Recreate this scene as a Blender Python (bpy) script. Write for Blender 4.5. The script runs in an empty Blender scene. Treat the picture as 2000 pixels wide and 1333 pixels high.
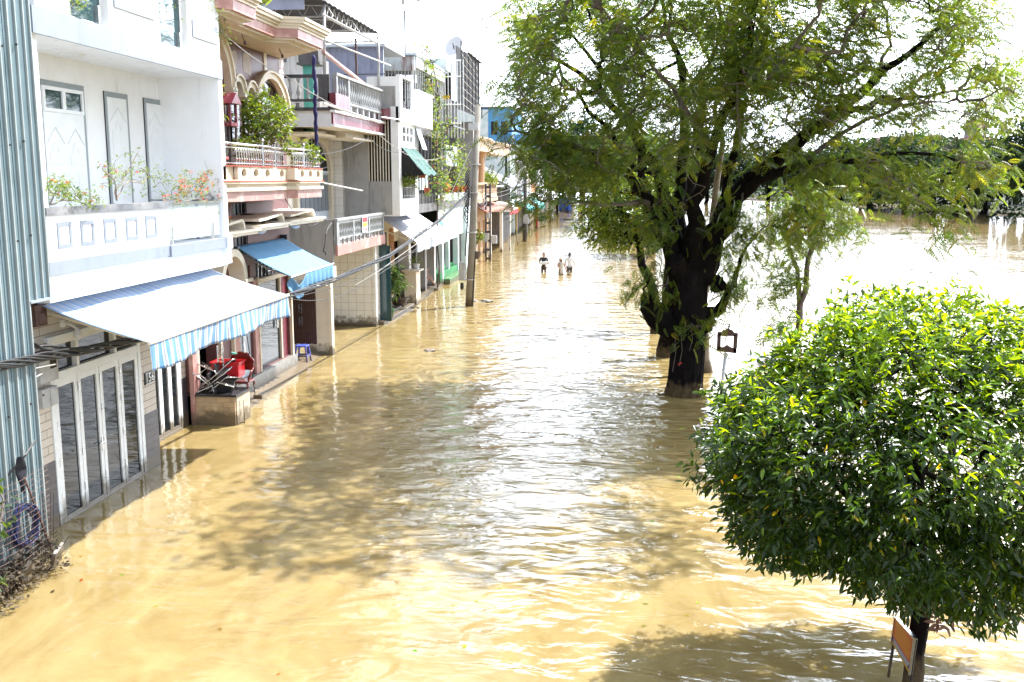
import bpy, bmesh, math, random
import numpy as np
from mathutils import Vector, Matrix, Euler
from mathutils import noise as mnoise
R = math.radians
SC = bpy.context.scene
COL = SC.collection
random.seed(7); np.random.seed(7)

# ---------------------------------------------------------------- camera, sky, sun, exposure
CAM_H = 5.5
PITCH = math.atan(316/1944.0)
YAW = math.atan(215/1944.0*math.cos(PITCH))
cam_d = bpy.data.cameras.new('camera'); cam = bpy.data.objects.new('camera', cam_d); COL.objects.link(cam)
cam.location = (0, 0, CAM_H); cam.rotation_euler = (R(90)-PITCH, 0, YAW)
cam_d.sensor_width = 36; cam_d.lens = 1944/2000*36; cam_d.clip_end = 6000; cam_d.clip_start = 0.1
SC.camera = cam
SUN_EL = R(57); SUN_DIR = Vector((0.74*math.cos(SUN_EL), 0.67*math.cos(SUN_EL), math.sin(SUN_EL))).normalized()
SKY_BASE, SKY_LOBE = 7.0, 50.0
world = bpy.data.worlds.new('World'); SC.world = world; world.use_nodes = True
wn = world.node_tree; wn.nodes.clear()
w_out = wn.nodes.new('ShaderNodeOutputWorld'); w_bg = wn.nodes.new('ShaderNodeBackground'); w_sky = wn.nodes.new('ShaderNodeTexSky')
w_sky.sky_type = 'NISHITA'; w_sky.sun_disc = False; w_sky.sun_elevation = SUN_EL; w_sky.sun_rotation = math.atan2(0.74, 0.67)
w_sky.air_density = 1.2; w_sky.dust_density = 4.5; w_sky.ozone_density = 1.0
# thin white cloud veil over the sky, plus a low bright lobe added ahead to glare off the water
def _wn(kind, **kw):
    n = wn.nodes.new(kind)
    for k, v in kw.items(): setattr(n, k, v)
    return n
def _wm(op, a, b=None, c=None):
    n = _wn('ShaderNodeMath', operation=op)
    for i, x in enumerate((a, b, c)):
        if x is None: continue
        if isinstance(x, (int, float)): n.inputs[i].default_value = x
        else: wn.links.new(x, n.inputs[i])
    return n.outputs[0]
w_tc = _wn('ShaderNodeTexCoord'); w_nz = _wn('ShaderNodeTexNoise'); w_nz.inputs['Scale'].default_value = 2.4; w_nz.inputs['Detail'].default_value = 6
w_sp = _wn('ShaderNodeSeparateXYZ'); w_dp = _wn('ShaderNodeVectorMath', operation='DOT_PRODUCT'); w_dp.inputs[1].default_value = (math.sin(R(20)), math.cos(R(20)), 0)
wn.links.new(w_tc.outputs['Generated'], w_nz.inputs['Vector']); wn.links.new(w_tc.outputs['Generated'], w_sp.inputs[0]); wn.links.new(w_tc.outputs['Generated'], w_dp.inputs[0])
_q = _wm('DIVIDE', _wm('SUBTRACT', w_sp.outputs['Z'], 0.24), 0.33); _g = _wm('EXPONENT', _wm('MULTIPLY', _wm('MULTIPLY', _q, _q), -1))
_lobe = _wm('MULTIPLY', _g, _wm('POWER', _wm('MAXIMUM', w_dp.outputs['Value'], 0), 4.0))
_cl = _wm('ADD', _wm('MULTIPLY', w_nz.outputs['Fac'], 0.9), 0.55)
_side = _wm('MULTIPLY_ADD', _wm('MAXIMUM', w_sp.outputs['X'], 0), 1.15, 0.82)        # sky brightened on the river side, added to fill the shaded facades
_lum = _wm('MULTIPLY', _wm('ADD', _wm('MULTIPLY', _lobe, SKY_LOBE), _wm('MULTIPLY', _side, SKY_BASE)), _cl)
w_col = _wn('ShaderNodeCombineXYZ'); wn.links.new(_wm('MULTIPLY', _lum, 0.90), w_col.inputs[0]); wn.links.new(_wm('MULTIPLY', _lum, 0.985), w_col.inputs[1]); wn.links.new(_wm('MULTIPLY', _lum, 1.12), w_col.inputs[2])
w_mx = _wn('ShaderNodeMixRGB'); w_mx.inputs['Fac'].default_value = 0.85
wn.links.new(w_sky.outputs['Color'], w_mx.inputs['Color1']); wn.links.new(w_col.outputs[0], w_mx.inputs['Color2'])
wn.links.new(w_mx.outputs['Color'], w_bg.inputs['Color']); wn.links.new(w_bg.outputs[0], w_out.inputs[0])
w_bg.inputs['Strength'].default_value = 0.085
sun_d = bpy.data.lights.new('sun', 'SUN'); sun_d.energy = 5.0; sun_d.angle = R(0.5); sun_d.color = (1, 0.965, 0.91)
sun = bpy.data.objects.new('sun', sun_d); COL.objects.link(sun)
sun.rotation_euler = (-SUN_DIR).to_track_quat('-Z', 'Y').to_euler(); sun.location = (20, 20, 40)
SC.view_settings.view_transform = 'Standard'; SC.view_settings.look = 'None'; SC.view_settings.gamma = 1; SC.view_settings.use_curve_mapping = False
SC.view_settings.exposure = 1.26

# ---------------------------------------------------------------- pixel rays of the calibrated camera (to read off where things stand)
_F = Vector((-math.sin(YAW)*math.cos(PITCH), math.cos(YAW)*math.cos(PITCH), -math.sin(PITCH)))
_R = Vector((math.cos(YAW), math.sin(YAW), 0)); _U = _R.cross(_F)
def _ray(x, y): return _F*1944 + _R*(x-1000) + _U*(666.5-y)
def atX(x, y, X): d = _ray(x, y); return Vector((0, 0, CAM_H)) + d*(X/d.x)
def atY(x, y, Y): d = _ray(x, y); return Vector((0, 0, CAM_H)) + d*(Y/d.y)
def atZ(x, y, Z=0): d = _ray(x, y); return Vector((0, 0, CAM_H)) + d*((Z-CAM_H)/d.z)

# ---------------------------------------------------------------- materials
def new_mat(name):
    m = bpy.data.materials.new(name); m.use_nodes = True
    nt = m.node_tree; return m, nt, nt.nodes['Principled BSDF']
def tide(N, L, geo, col):
    """brown mud line left by the flood just above the water"""
    sp = N.new('ShaderNodeSeparateXYZ'); L.new(geo.outputs['Position'], sp.inputs[0]); nz = N.new('ShaderNodeTexNoise'); nz.inputs['Scale'].default_value = 5; nz.inputs['Detail'].default_value = 5; L.new(geo.outputs['Position'], nz.inputs['Vector'])
    m = N.new('ShaderNodeMath'); m.operation = 'MULTIPLY_ADD'; m.inputs[1].default_value = -0.75; L.new(nz.outputs['Fac'], m.inputs[0]); L.new(sp.outputs['Z'], m.inputs[2])
    r = N.new('ShaderNodeMapRange'); r.inputs['From Min'].default_value = -0.22; r.inputs['From Max'].default_value = 0.02; r.inputs['To Min'].default_value = 0.88; r.inputs['To Max'].default_value = 0; L.new(m.outputs[0], r.inputs['Value'])
    x = N.new('ShaderNodeMixRGB'); x.inputs['Color2'].default_value = (0.11, 0.08, 0.045, 1); L.new(r.outputs['Result'], x.inputs['Fac']); L.new(col, x.inputs['Color1']); return x.outputs['Color']
def mat(name, col, rough=0.7, var=0.12, scale=3.0, bump=0.0, bscale=40.0, metal=0.0, stain=None, stain_amt=0.5, stain_scale=1.5, streak=False, spec=None, dark=0.75):
    """painted / cement / metal surface with mottling, optional weather stains"""
    m, nt, b = new_mat(name); N, L = nt.nodes, nt.links
    tc = N.new('ShaderNodeNewGeometry')
    nz = N.new('ShaderNodeTexNoise'); nz.inputs['Scale'].default_value = scale; nz.inputs['Detail'].default_value = 5; nz.inputs['Roughness'].default_value = 0.6
    L.new(tc.outputs['Position'], nz.inputs['Vector'])
    mr = N.new('ShaderNodeMapRange'); mr.inputs['From Min'].default_value = 0.3; mr.inputs['From Max'].default_value = 0.7
    mr.inputs['To Min'].default_value = 1-var; mr.inputs['To Max'].default_value = 1+var
    L.new(nz.outputs['Fac'], mr.inputs['Value'])
    mx = N.new('ShaderNodeMixRGB'); mx.blend_type = 'MULTIPLY'; mx.inputs['Fac'].default_value = 1; mx.inputs['Color1'].default_value = (*col, 1)
    L.new(mr.outputs['Result'], mx.inputs['Color2']); out = mx.outputs['Color']
    if stain:
        n2 = N.new('ShaderNodeTexNoise'); n2.inputs['Scale'].default_value = stain_scale; n2.inputs['Detail'].default_value = 8; n2.inputs['Roughness'].default_value = 0.65
        if streak:
            mp = N.new('ShaderNodeMapping'); mp.inputs['Scale'].default_value = (3, 3, 0.5); L.new(tc.outputs['Position'], mp.inputs['Vector']); L.new(mp.outputs['Vector'], n2.inputs['Vector'])
        else: L.new(tc.outputs['Position'], n2.inputs['Vector'])
        r2 = N.new('ShaderNodeMapRange'); r2.inputs['From Min'].default_value = 0.66-stain_amt*0.3; r2.inputs['From Max'].default_value = 0.78-stain_amt*0.2; L.new(n2.outputs['Fac'], r2.inputs['Value'])
        m2 = N.new('ShaderNodeMixRGB'); m2.inputs['Color2'].default_value = (*stain, 1); L.new(out, m2.inputs['Color1'])
        sc = N.new('ShaderNodeMath'); sc.operation = 'MULTIPLY'; sc.inputs[1].default_value = dark; L.new(r2.outputs['Result'], sc.inputs[0]); L.new(sc.outputs[0], m2.inputs['Fac']); out = m2.outputs['Color']
    out = tide(N, L, tc, out)
    L.new(out, b.inputs['Base Color'])
    b.inputs['Roughness'].default_value = rough; b.inputs['Metallic'].default_value = metal
    if spec is not None: b.inputs['Specular IOR Level'].default_value = spec
    if bump:
        n3 = N.new('ShaderNodeTexNoise'); n3.inputs['Scale'].default_value = bscale; n3.inputs['Detail'].default_value = 3; L.new(tc.outputs['Position'], n3.inputs['Vector'])
        bp = N.new('ShaderNodeBump'); bp.inputs['Strength'].default_value = bump; bp.inputs['Distance'].default_value = 0.02; L.new(n3.outputs['Fac'], bp.inputs['Height']); L.new(bp.outputs['Normal'], b.inputs['Normal'])
    return m
def grid_mat(name, col, line, sy, sz, w=0.03, axis='YZ', rough=0.4, var=0.08, offset=0.0, col2=None):
    """tiles or boards: joint lines every sy, sz metres; bricks when offset"""
    m, nt, b = new_mat(name); N, L = nt.nodes, nt.links
    g = N.new('ShaderNodeNewGeometry'); sp = N.new('ShaderNodeSeparateXYZ'); L.new(g.outputs['Position'], sp.inputs[0])
    cb = N.new('ShaderNodeCombineXYZ'); L.new(sp.outputs[axis[0]], cb.inputs[0]); L.new(sp.outputs[axis[1]], cb.inputs[1])
    br = N.new('ShaderNodeTexBrick'); br.offset = offset; br.inputs['Scale'].default_value = 1.0
    br.inputs['Brick Width'].default_value = sy; br.inputs['Row Height'].default_value = sz; br.inputs['Mortar Size'].default_value = w; br.inputs['Mortar Smooth'].default_value = 0.1
    c2 = col2 or tuple(c*(1-var) for c in col)
    br.inputs['Color1'].default_value = (*col, 1); br.inputs['Color2'].default_value = (*c2, 1); br.inputs['Mortar'].default_value = (*line, 1)
    L.new(cb.outputs[0], br.inputs['Vector'])
    nz = N.new('ShaderNodeTexNoise'); nz.inputs['Scale'].default_value = 4; nz.inputs['Detail'].default_value = 6; L.new(g.outputs['Position'], nz.inputs['Vector'])
    mr = N.new('ShaderNodeMapRange'); mr.inputs['From Min'].default_value = 0.3; mr.inputs['From Max'].default_value = 0.7; mr.inputs['To Min'].default_value = 1-var; mr.inputs['To Max'].default_value = 1+var*0.5; L.new(nz.outputs['Fac'], mr.inputs['Value'])
    mx = N.new('ShaderNodeMixRGB'); mx.blend_type = 'MULTIPLY'; mx.inputs['Fac'].default_value = 1; L.new(br.outputs['Color'], mx.inputs['Color1']); L.new(mr.outputs['Result'], mx.inputs['Color2'])
    L.new(tide(N, L, g, mx.outputs['Color']), b.inputs['Base Color']); b.inputs['Roughness'].default_value = rough
    bp = N.new('ShaderNodeBump'); bp.inputs['Strength'].default_value = 0.4; bp.inputs['Distance'].default_value = 0.01; bp.invert = True
    L.new(br.outputs['Fac'], bp.inputs['Height']); L.new(bp.outputs['Normal'], b.inputs['Normal'])
    return m
def leaf_mat(name, col, tcol, rough=0.35, trans=0.45, spec=0.5):
    m, nt, b = new_mat(name); N, L = nt.nodes, nt.links
    at = N.new('ShaderNodeAttribute'); at.attribute_name = 'tint'
    mx = N.new('ShaderNodeMixRGB'); mx.blend_type = 'MULTIPLY'; mx.inputs['Fac'].default_value = 1; mx.inputs['Color1'].default_value = (*col, 1); L.new(at.outputs['Color'], mx.inputs['Color2'])
    L.new(mx.outputs['Color'], b.inputs['Base Color']); b.inputs['Roughness'].default_value = rough; b.inputs['Specular IOR Level'].default_value = spec
    tr = N.new('ShaderNodeBsdfTranslucent'); m2 = N.new('ShaderNodeMixRGB'); m2.blend_type = 'MULTIPLY'; m2.inputs['Fac'].default_value = 1; m2.inputs['Color1'].default_value = (*tcol, 1)
    L.new(at.outputs['Color'], m2.inputs['Color2']); L.new(m2.outputs['Color'], tr.inputs['Color'])
    ms = N.new('ShaderNodeMixShader'); ms.inputs[0].default_value = trans; L.new(b.outputs[0], ms.inputs[1]); L.new(tr.outputs[0], ms.inputs[2])
    L.new(ms.outputs[0], N['Material Output'].inputs['Surface'])
    return m
def glass_mat(name, col=(0.012, 0.015, 0.018), rough=0.03, ior=1.4):
    m, nt, b = new_mat(name); N, L = nt.nodes, nt.links
    b.inputs['Base Color'].default_value = (*col, 1); b.inputs['Roughness'].default_value = rough; b.inputs['IOR'].default_value = ior
    g = N.new('ShaderNodeNewGeometry'); nz = N.new('ShaderNodeTexNoise'); nz.inputs['Scale'].default_value = 1.3; L.new(g.outputs['Position'], nz.inputs['Vector'])
    bp = N.new('ShaderNodeBump'); bp.inputs['Strength'].default_value = 0.12; bp.inputs['Distance'].default_value = 0.02; L.new(nz.outputs['Fac'], bp.inputs['Height']); L.new(bp.outputs['Normal'], b.inputs['Normal'])
    return m
M = {}
M['white'] = mat('white_paint', (0.84, 0.86, 0.89), 0.6, 0.04, 2.0, bump=0.1, stain=(0.50, 0.52, 0.52), stain_amt=0.3, streak=True, dark=0.45)
M['white_metal'] = mat('white_frame', (0.78, 0.81, 0.84), 0.35, 0.05)
M['marble'] = mat('grey_marble', (0.25, 0.285, 0.345), 0.4, 0.06, 2.0, stain=(0.19, 0.22, 0.28), stain_amt=0.42, stain_scale=1.1, streak=True, dark=0.6)
M['greytrim'] = mat('grey_trim', (0.27, 0.31, 0.34), 0.5, 0.08)
M['cap'] = mat('dark_coping', (0.12, 0.13, 0.15), 0.5, 0.25, 8, stain=(0.35, 0.35, 0.36), stain_amt=0.6)
M['boards'] = grid_mat('cream_board_tiles', (0.62, 0.56, 0.50), (0.16, 0.12, 0.09), 1.3, 0.135, 0.006, offset=0.5, var=0.07)
M['dado'] = grid_mat('slate_tiles', (0.065, 0.06, 0.075), (0.015, 0.015, 0.02), 0.5, 0.125, 0.005, offset=0.5, var=0.2, rough=0.3)
M['glass'] = glass_mat('dark_glass')
M['glass_teal'] = glass_mat('teal_glass', (0.02, 0.055, 0.065), 0.03, 1.5)
M['shed'] = mat('teal_metal_sheet', (0.15, 0.215, 0.25), 0.42, 0.12, 1.5, metal=0.3, stain=(0.06, 0.09, 0.1), stain_amt=0.2, streak=True)
M['shed_rib'] = mat('bright_metal_rib', (0.36, 0.41, 0.42), 0.35, 0.1, metal=0.3)
M['pink'] = mat('dusty_pink_render', (0.14, 0.058, 0.057), 0.5, 0.1, 2.5, bump=0.15, stain=(0.2, 0.09, 0.08), stain_amt=0.35, dark=0.6)
M['pinkpale'] = mat('pale_pink_paint', (0.44, 0.225, 0.205), 0.5, 0.1, 3, stain=(0.7, 0.52, 0.47), stain_amt=0.5)
M['cream'] = mat('cream_plaster', (0.66, 0.58, 0.455), 0.55, 0.06, 3, bump=0.1, stain=(0.45, 0.36, 0.25), stain_amt=0.25)
M['creamwhite'] = mat('cream_white_plaster', (0.76, 0.70, 0.60), 0.55, 0.06, 3)
M['peel'] = mat('peeled_white_patch', (0.50, 0.43, 0.42), 0.7, 0.15, 6)
M['maroon'] = mat('maroon_tile', (0.14, 0.02, 0.035), 0.4, 0.2, 4, stain=(0.45, 0.28, 0.30), stain_amt=0.5, streak=True)
M['conc'] = mat('weathered_concrete', (0.15, 0.147, 0.152), 0.85, 0.3, 2.0, bump=0.4, bscale=25, stain=(0.13, 0.125, 0.13), stain_amt=0.55, streak=True)
M['concdark'] = mat('blackened_concrete', (0.075, 0.072, 0.078), 0.9, 0.4, 2.5, bump=0.5, bscale=20, stain=(0.04, 0.04, 0.045), stain_amt=0.8, streak=True)
M['concpale'] = mat('pale_grey_render', (0.36, 0.355, 0.355), 0.8, 0.1, 1.5, bump=0.25, bscale=30, stain=(0.2, 0.19, 0.185), stain_amt=0.55, streak=True, dark=0.75)
M['whitetile'] = grid_mat('cream_square_tiles', (0.80, 0.78, 0.76), (0.42, 0.40, 0.37), 0.3, 0.3, 0.007, 'XZ', 0.25, 0.06)
M['whitetile_y'] = grid_mat('cream_square_tiles_side', (0.80, 0.78, 0.76), (0.42, 0.40, 0.37), 0.3, 0.3, 0.007, 'YZ', 0.25, 0.06)
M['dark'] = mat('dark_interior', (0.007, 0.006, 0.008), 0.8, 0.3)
M['darkbrown'] = mat('dark_wood', (0.06, 0.028, 0.022), 0.4, 0.25, 8)
M['redwood'] = mat('polished_red_wood', (0.13, 0.018, 0.012), 0.18, 0.3, 9)
M['greydoor'] = mat('grey_steel_door', (0.19, 0.21, 0.24), 0.4, 0.1, metal=0.2)
M['bluegrey'] = mat('pale_blue_steel', (0.50, 0.56, 0.63), 0.45, 0.08)
M['steel'] = mat('stainless_steel', (0.6, 0.6, 0.6), 0.22, 0.08, metal=0.9)
M['rail'] = mat('painted_grey_balusters', (0.30, 0.315, 0.33), 0.6, 0.12, 6, stain=(0.2, 0.2, 0.2), stain_amt=0.4)
M['iron'] = mat('black_iron', (0.022, 0.021, 0.024), 0.45, 0.3, 10)
M['wire'] = mat('black_cable', (0.02, 0.02, 0.022), 0.5, 0.2)
M['wirepale'] = mat('grey_cable', (0.3, 0.3, 0.29), 0.6, 0.2)
M['pole'] = mat('concrete_pole', (0.24, 0.225, 0.20), 0.85, 0.14, 3, bump=0.4, bscale=30, stain=(0.18, 0.165, 0.15), stain_amt=0.5, streak=True)
M['boxgrey'] = mat('grey_meter_box', (0.44, 0.45, 0.47), 0.5, 0.12, 5, stain=(0.2, 0.09, 0.05), stain_amt=0.3)
M['greybal'] = mat('weathered_grey_balusters', (0.33, 0.34, 0.36), 0.7, 0.15, 6, stain=(0.13, 0.13, 0.14), stain_amt=0.4)
M['blue'] = mat('sky_blue_canvas', (0.12, 0.29, 0.50), 0.7, 0.08, 3, bump=0.2, bscale=8)
M['green_net'] = mat('green_canvas', (0.022, 0.09, 0.075), 0.7, 0.2, 8)
M['sheet'] = mat('grey_metal_roofing', (0.33, 0.345, 0.40), 0.35, 0.1, 3, metal=0.3)
M['lavender'] = mat('lavender_metal_wall', (0.27, 0.29, 0.40), 0.45, 0.12, 2.5, stain=(0.15, 0.16, 0.22), stain_amt=0.4, streak=True)
M['rust'] = mat('white_fascia_with_rust', (0.52, 0.56, 0.58), 0.6, 0.1, 3, stain=(0.18, 0.06, 0.03), stain_amt=0.45, stain_scale=1.2, streak=True, dark=0.9)
M['turq'] = mat('turquoise_paint', (0.13, 0.5, 0.42), 0.6, 0.12, 4)
M['peach'] = mat('peach_plaster', (0.47, 0.30, 0.18), 0.6, 0.07, 2)
M['peachlight'] = mat('light_peach_plaster', (0.56, 0.42, 0.29), 0.6, 0.06, 2)
M['orange'] = mat('orange_render', (0.45, 0.22, 0.11), 0.8, 0.15, 3, stain=(0.25, 0.14, 0.1), stain_amt=0.5)
M['terra'] = grid_mat('terracotta_roof_tiles', (0.40, 0.17, 0.12), (0.12, 0.05, 0.04), 0.25, 0.2, 0.02, 'YX', 0.8, 0.2)
M['bluewall'] = mat('bright_blue_wall', (0.10, 0.33, 0.62), 0.65, 0.08, 1, stain=(0.2, 0.42, 0.66), stain_amt=0.4)
M['greenpaint'] = mat('green_painted_steps', (0.03, 0.22, 0.07), 0.5, 0.15, 4)
M['paleblue'] = mat('pale_blue_panel', (0.55, 0.66, 0.70), 0.6, 0.08, 1.5, stain=(0.75, 0.78, 0.78), stain_amt=0.7)
M['tealcanvas'] = mat('teal_canvas', (0.03, 0.27, 0.25), 0.6, 0.1)
M['stone'] = grid_mat('sandstone_cladding', (0.55, 0.40, 0.24), (0.30, 0.22, 0.14), 0.30, 0.105, 0.004, 'XZ', 0.7, 0.22, 0.5, (0.42, 0.32, 0.21))
M['stone_y'] = grid_mat('sandstone_cladding_side', (0.6, 0.5, 0.38), (0.30, 0.22, 0.14), 0.30, 0.105, 0.004, 'YZ', 0.7, 0.2, 0.5)
M['paver'] = grid_mat('wet_pale_paving', (0.62, 0.52, 0.40), (0.32, 0.25, 0.17), 0.3, 0.15, 0.008, 'XY', 0.35, 0.15, 0.5)
M['step'] = mat('wet_grey_step', (0.24, 0.235, 0.22), 0.4, 0.2, 5)
M['red'] = mat('red_plastic', (0.55, 0.012, 0.02), 0.3, 0.06)
M['bluestool'] = mat('blue_plastic', (0.07, 0.10, 0.52), 0.35, 0.05)
M['greenpl'] = mat('green_plastic', (0.01, 0.13, 0.04), 0.35, 0.05)
M['purple'] = mat('indigo_cloth', (0.016, 0.012, 0.09), 0.8, 0.2, 12)
M['bamboo'] = grid_mat('brown_bamboo_screen', (0.13, 0.055, 0.035), (0.035, 0.015, 0.012), 0.045, 30, 0.012, 'XZ', 0.6, 0.3, 0, (0.09, 0.035, 0.025))
M['terrapot'] = mat('terracotta_pot', (0.42, 0.09, 0.05), 0.7, 0.12)
M['brownpot'] = mat('brown_glazed_pot', (0.07, 0.045, 0.04), 0.3, 0.15)
M['bark'] = mat('dark_wet_bark', (0.007, 0.0055, 0.006), 0.9, 0.5, 5, bump=1.0, bscale=18, stain=(0.03, 0.025, 0.022), stain_amt=0.25, streak=True, spec=0.12)
M['barkgrey'] = mat('grey_bark', (0.12, 0.098, 0.088), 0.85, 0.35, 5, bump=0.6, bscale=20)
M['barkpale'] = mat('pale_bark', (0.24, 0.20, 0.165), 0.85, 0.3, 5, bump=0.6, bscale=20)
M['skin'] = mat('skin', (0.42, 0.24, 0.17), 0.55, 0.05)
M['hair'] = mat('black_hair', (0.012, 0.010, 0.010), 0.5, 0.2)
M['blackcloth'] = mat('black_cloth', (0.014, 0.014, 0.022), 0.85, 0.15)
M['whitecloth'] = mat('white_cloth', (0.72, 0.73, 0.76), 0.85, 0.05)
M['pinkseat'] = mat('dusty_pink_vinyl', (0.42, 0.10, 0.10), 0.4, 0.1)
M['yellow'] = mat('yellow_sign_paint', (0.75, 0.45, 0.02), 0.4, 0.05)
M['redpaint'] = mat('red_sign_paint', (0.5, 0.02, 0.03), 0.4, 0.08)
M['debris'] = mat('brown_debris', (0.03, 0.024, 0.016), 0.9, 0.4, 10)
M['tarp'] = mat('royal_blue_tarpaulin', (0.05, 0.12, 0.5), 0.5, 0.15)
M['hose'] = mat('blue_hose', (0.012, 0.018, 0.08), 0.4, 0.1)
M['rusty'] = mat('rusty_steel', (0.10, 0.055, 0.045), 0.7, 0.3, 12)
M['palewall'] = mat('pale_far_wall', (0.34, 0.33, 0.325), 0.8, 0.15, 1, stain=(0.18, 0.17, 0.17), stain_amt=0.4, streak=True)
M['roofpink'] = mat('faded_pink_roof', (0.22, 0.10, 0.10), 0.8, 0.12, 1)
L_POINC = leaf_mat('feathery_leaf', (0.025, 0.055, 0.014), (0.31, 0.43, 0.022), 0.4, 0.40)
L_BROAD = leaf_mat('broad_glossy_leaf', (0.013, 0.038, 0.007), (0.20, 0.31, 0.010), 0.25, 0.28, 0.55)
L_SHRUB = leaf_mat('shrub_leaf', (0.05, 0.10, 0.012), (0.35, 0.45, 0.02), 0.35, 0.35, 0.5)
L_FAR = leaf_mat('far_leaf', (0.014, 0.030, 0.015), (0.06, 0.12, 0.03), 0.6, 0.25, 0.3)
L_VINE = leaf_mat('vine_leaf', (0.10, 0.17, 0.035), (0.35, 0.45, 0.06), 0.5, 0.4, 0.3)
L_FLOWER = leaf_mat('flower_petal', (0.75, 0.10, 0.10), (0.7, 0.15, 0.12), 0.6, 0.4, 0.2)

# ---------------------------------------------------------------- mesh builder
WO = {}                                            # world origin of every object built
class MB:
    def __init__(s): s.v = []; s.f = []; s.smooth = False
    def box(s, x0, x1, y0, y1, z0, z1):
        if x0 > x1: x0, x1 = x1, x0
        if y0 > y1: y0, y1 = y1, y0
        if z0 > z1: z0, z1 = z1, z0
        n = len(s.v)
        s.v += [(x0,y0,z0),(x1,y0,z0),(x1,y1,z0),(x0,y1,z0),(x0,y0,z1),(x1,y0,z1),(x1,y1,z1),(x0,y1,z1)]
        s.f += [(n,n+3,n+2,n+1),(n+4,n+5,n+6,n+7),(n,n+1,n+5,n+4),(n+1,n+2,n+6,n+5),(n+2,n+3,n+7,n+6),(n+3,n,n+4,n+7)]; return s
    def obox(s, c, d, rot):
        """box of size d about c turned by Euler rot"""
        E = Euler(rot).to_matrix(); n = len(s.v); c = Vector(c)
        for z in (-.5, .5):
            for x, y in ((-.5,-.5),(.5,-.5),(.5,.5),(-.5,.5)): s.v.append(tuple(c + E @ Vector((x*d[0], y*d[1], z*d[2]))))
        s.f += [(n,n+3,n+2,n+1),(n+4,n+5,n+6,n+7),(n,n+1,n+5,n+4),(n+1,n+2,n+6,n+5),(n+2,n+3,n+7,n+6),(n+3,n,n+4,n+7)]; return s
    def quad(s, a, b, c, d): n = len(s.v); s.v += [tuple(a), tuple(b), tuple(c), tuple(d)]; s.f.append((n,n+1,n+2,n+3)); return s
    def tube(s, pts, r, n=6, cap=True):
        pts = [Vector(p) for p in pts]; rs = r if isinstance(r, (list, tuple)) else [r]*len(pts)
        base = len(s.v); up = None
        for i, p in enumerate(pts):
            t = (pts[min(i+1, len(pts)-1)] - pts[max(i-1, 0)])
            t = t.normalized() if t.length > 1e-9 else Vector((0, 0, 1))
            if up is None: up = Vector((0, 0, 1)) if abs(t.z) < 0.9 else Vector((1, 0, 0))
            a = t.cross(up).normalized(); b = t.cross(a).normalized(); up = a.cross(t)
            for k in range(n):
                an = 2*math.pi*k/n; s.v.append(tuple(p + (a*math.cos(an) + b*math.sin(an))*rs[i]))
        for i in range(len(pts)-1):
            for k in range(n):
                k2 = (k+1) % n; s.f.append((base+i*n+k, base+i*n+k2, base+(i+1)*n+k2, base+(i+1)*n+k))
        if cap: s.f.append(tuple(base+k for k in range(n))[::-1]); s.f.append(tuple(base+(len(pts)-1)*n+k for k in range(n)))
        return s
    def lathe(s, c, prof, n=12):
        """prof: list of (radius, z) about centre c"""
        return s.tube2([(Vector((c[0], c[1], c[2]+z)), r) for r, z in prof], n)
    def tube2(s, pr, n):
        base = len(s.v)
        for p, r in pr:
            for k in range(n): an = 2*math.pi*k/n; s.v.append((p.x+r*math.cos(an), p.y+r*math.sin(an), p.z))
        for i in range(len(pr)-1):
            for k in range(n):
                k2 = (k+1) % n; s.f.append((base+i*n+k, base+i*n+k2, base+(i+1)*n+k2, base+(i+1)*n+k))
        s.f.append(tuple(base+k for k in range(n))[::-1]); s.f.append(tuple(base+(len(pr)-1)*n+k for k in range(n)))
        return s
    def prism(s, poly, axis, a, b):
        """extrude 2D polygon: axis 'x' poly=(y,z); 'y' poly=(x,z); 'z' poly=(x,y)"""
        n = len(s.v); k = len(poly)
        def P(p, t): return {'x': (t, p[0], p[1]), 'y': (p[0], t, p[1]), 'z': (p[0], p[1], t)}[axis]
        s.v += [P(p, a) for p in poly] + [P(p, b) for p in poly]
        s.f.append(tuple(n+i for i in range(k))[::-1]); s.f.append(tuple(n+k+i for i in range(k)))
        for i in range(k): j = (i+1) % k; s.f.append((n+i, n+j, n+k+j, n+k+i))
        return s
    def ring(s, x0, x1, yc, zc, ri, ro, a0=0, a1=180, n=16, sz=1.0):
        """arch band in the YZ plane, from x0 to x1"""
        for i in range(n):
            t0, t1 = R(a0+(a1-a0)*i/n), R(a0+(a1-a0)*(i+1)/n)
            s.prism([(yc+ri*math.cos(t0), zc+ri*sz*math.sin(t0)), (yc+ro*math.cos(t0), zc+ro*sz*math.sin(t0)), (yc+ro*math.cos(t1), zc+ro*sz*math.sin(t1)), (yc+ri*math.cos(t1), zc+ri*sz*math.sin(t1))], 'x', x0, x1)
        return s
    def grid(s, fn, nu, nv):
        b = len(s.v)
        for i in range(nu+1):
            for j in range(nv+1): s.v.append(tuple(fn(i/nu, j/nv)))
        for i in range(nu):
            for j in range(nv): a = b+i*(nv+1)+j; s.f.append((a, a+1, a+nv+2, a+nv+1))
        return s
    def wallx(s, x0, x1, y0, y1, z0, z1, holes=()):
        """wall across YZ with rectangular openings (ya,yb,za,zb)"""
        ys = sorted({y0, y1} | {h[0] for h in holes} | {h[1] for h in holes}); zs = sorted({z0, z1} | {h[2] for h in holes} | {h[3] for h in holes})
        ys = [y for y in ys if y0 <= y <= y1]; zs = [z for z in zs if z0 <= z <= z1]
        for a, b in zip(ys, ys[1:]):
            run = None
            for c, d in zip(zs, zs[1:]):
                my, mz = (a+b)/2, (c+d)/2; hole = any(h[0] < my < h[1] and h[2] < mz < h[3] for h in holes)
                if hole:
                    if run: s.box(x0, x1, a, b, run[0], run[1]); run = None
                else: run = (run[0], d) if run else (c, d)
            if run: s.box(x0, x1, a, b, run[0], run[1])
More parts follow.
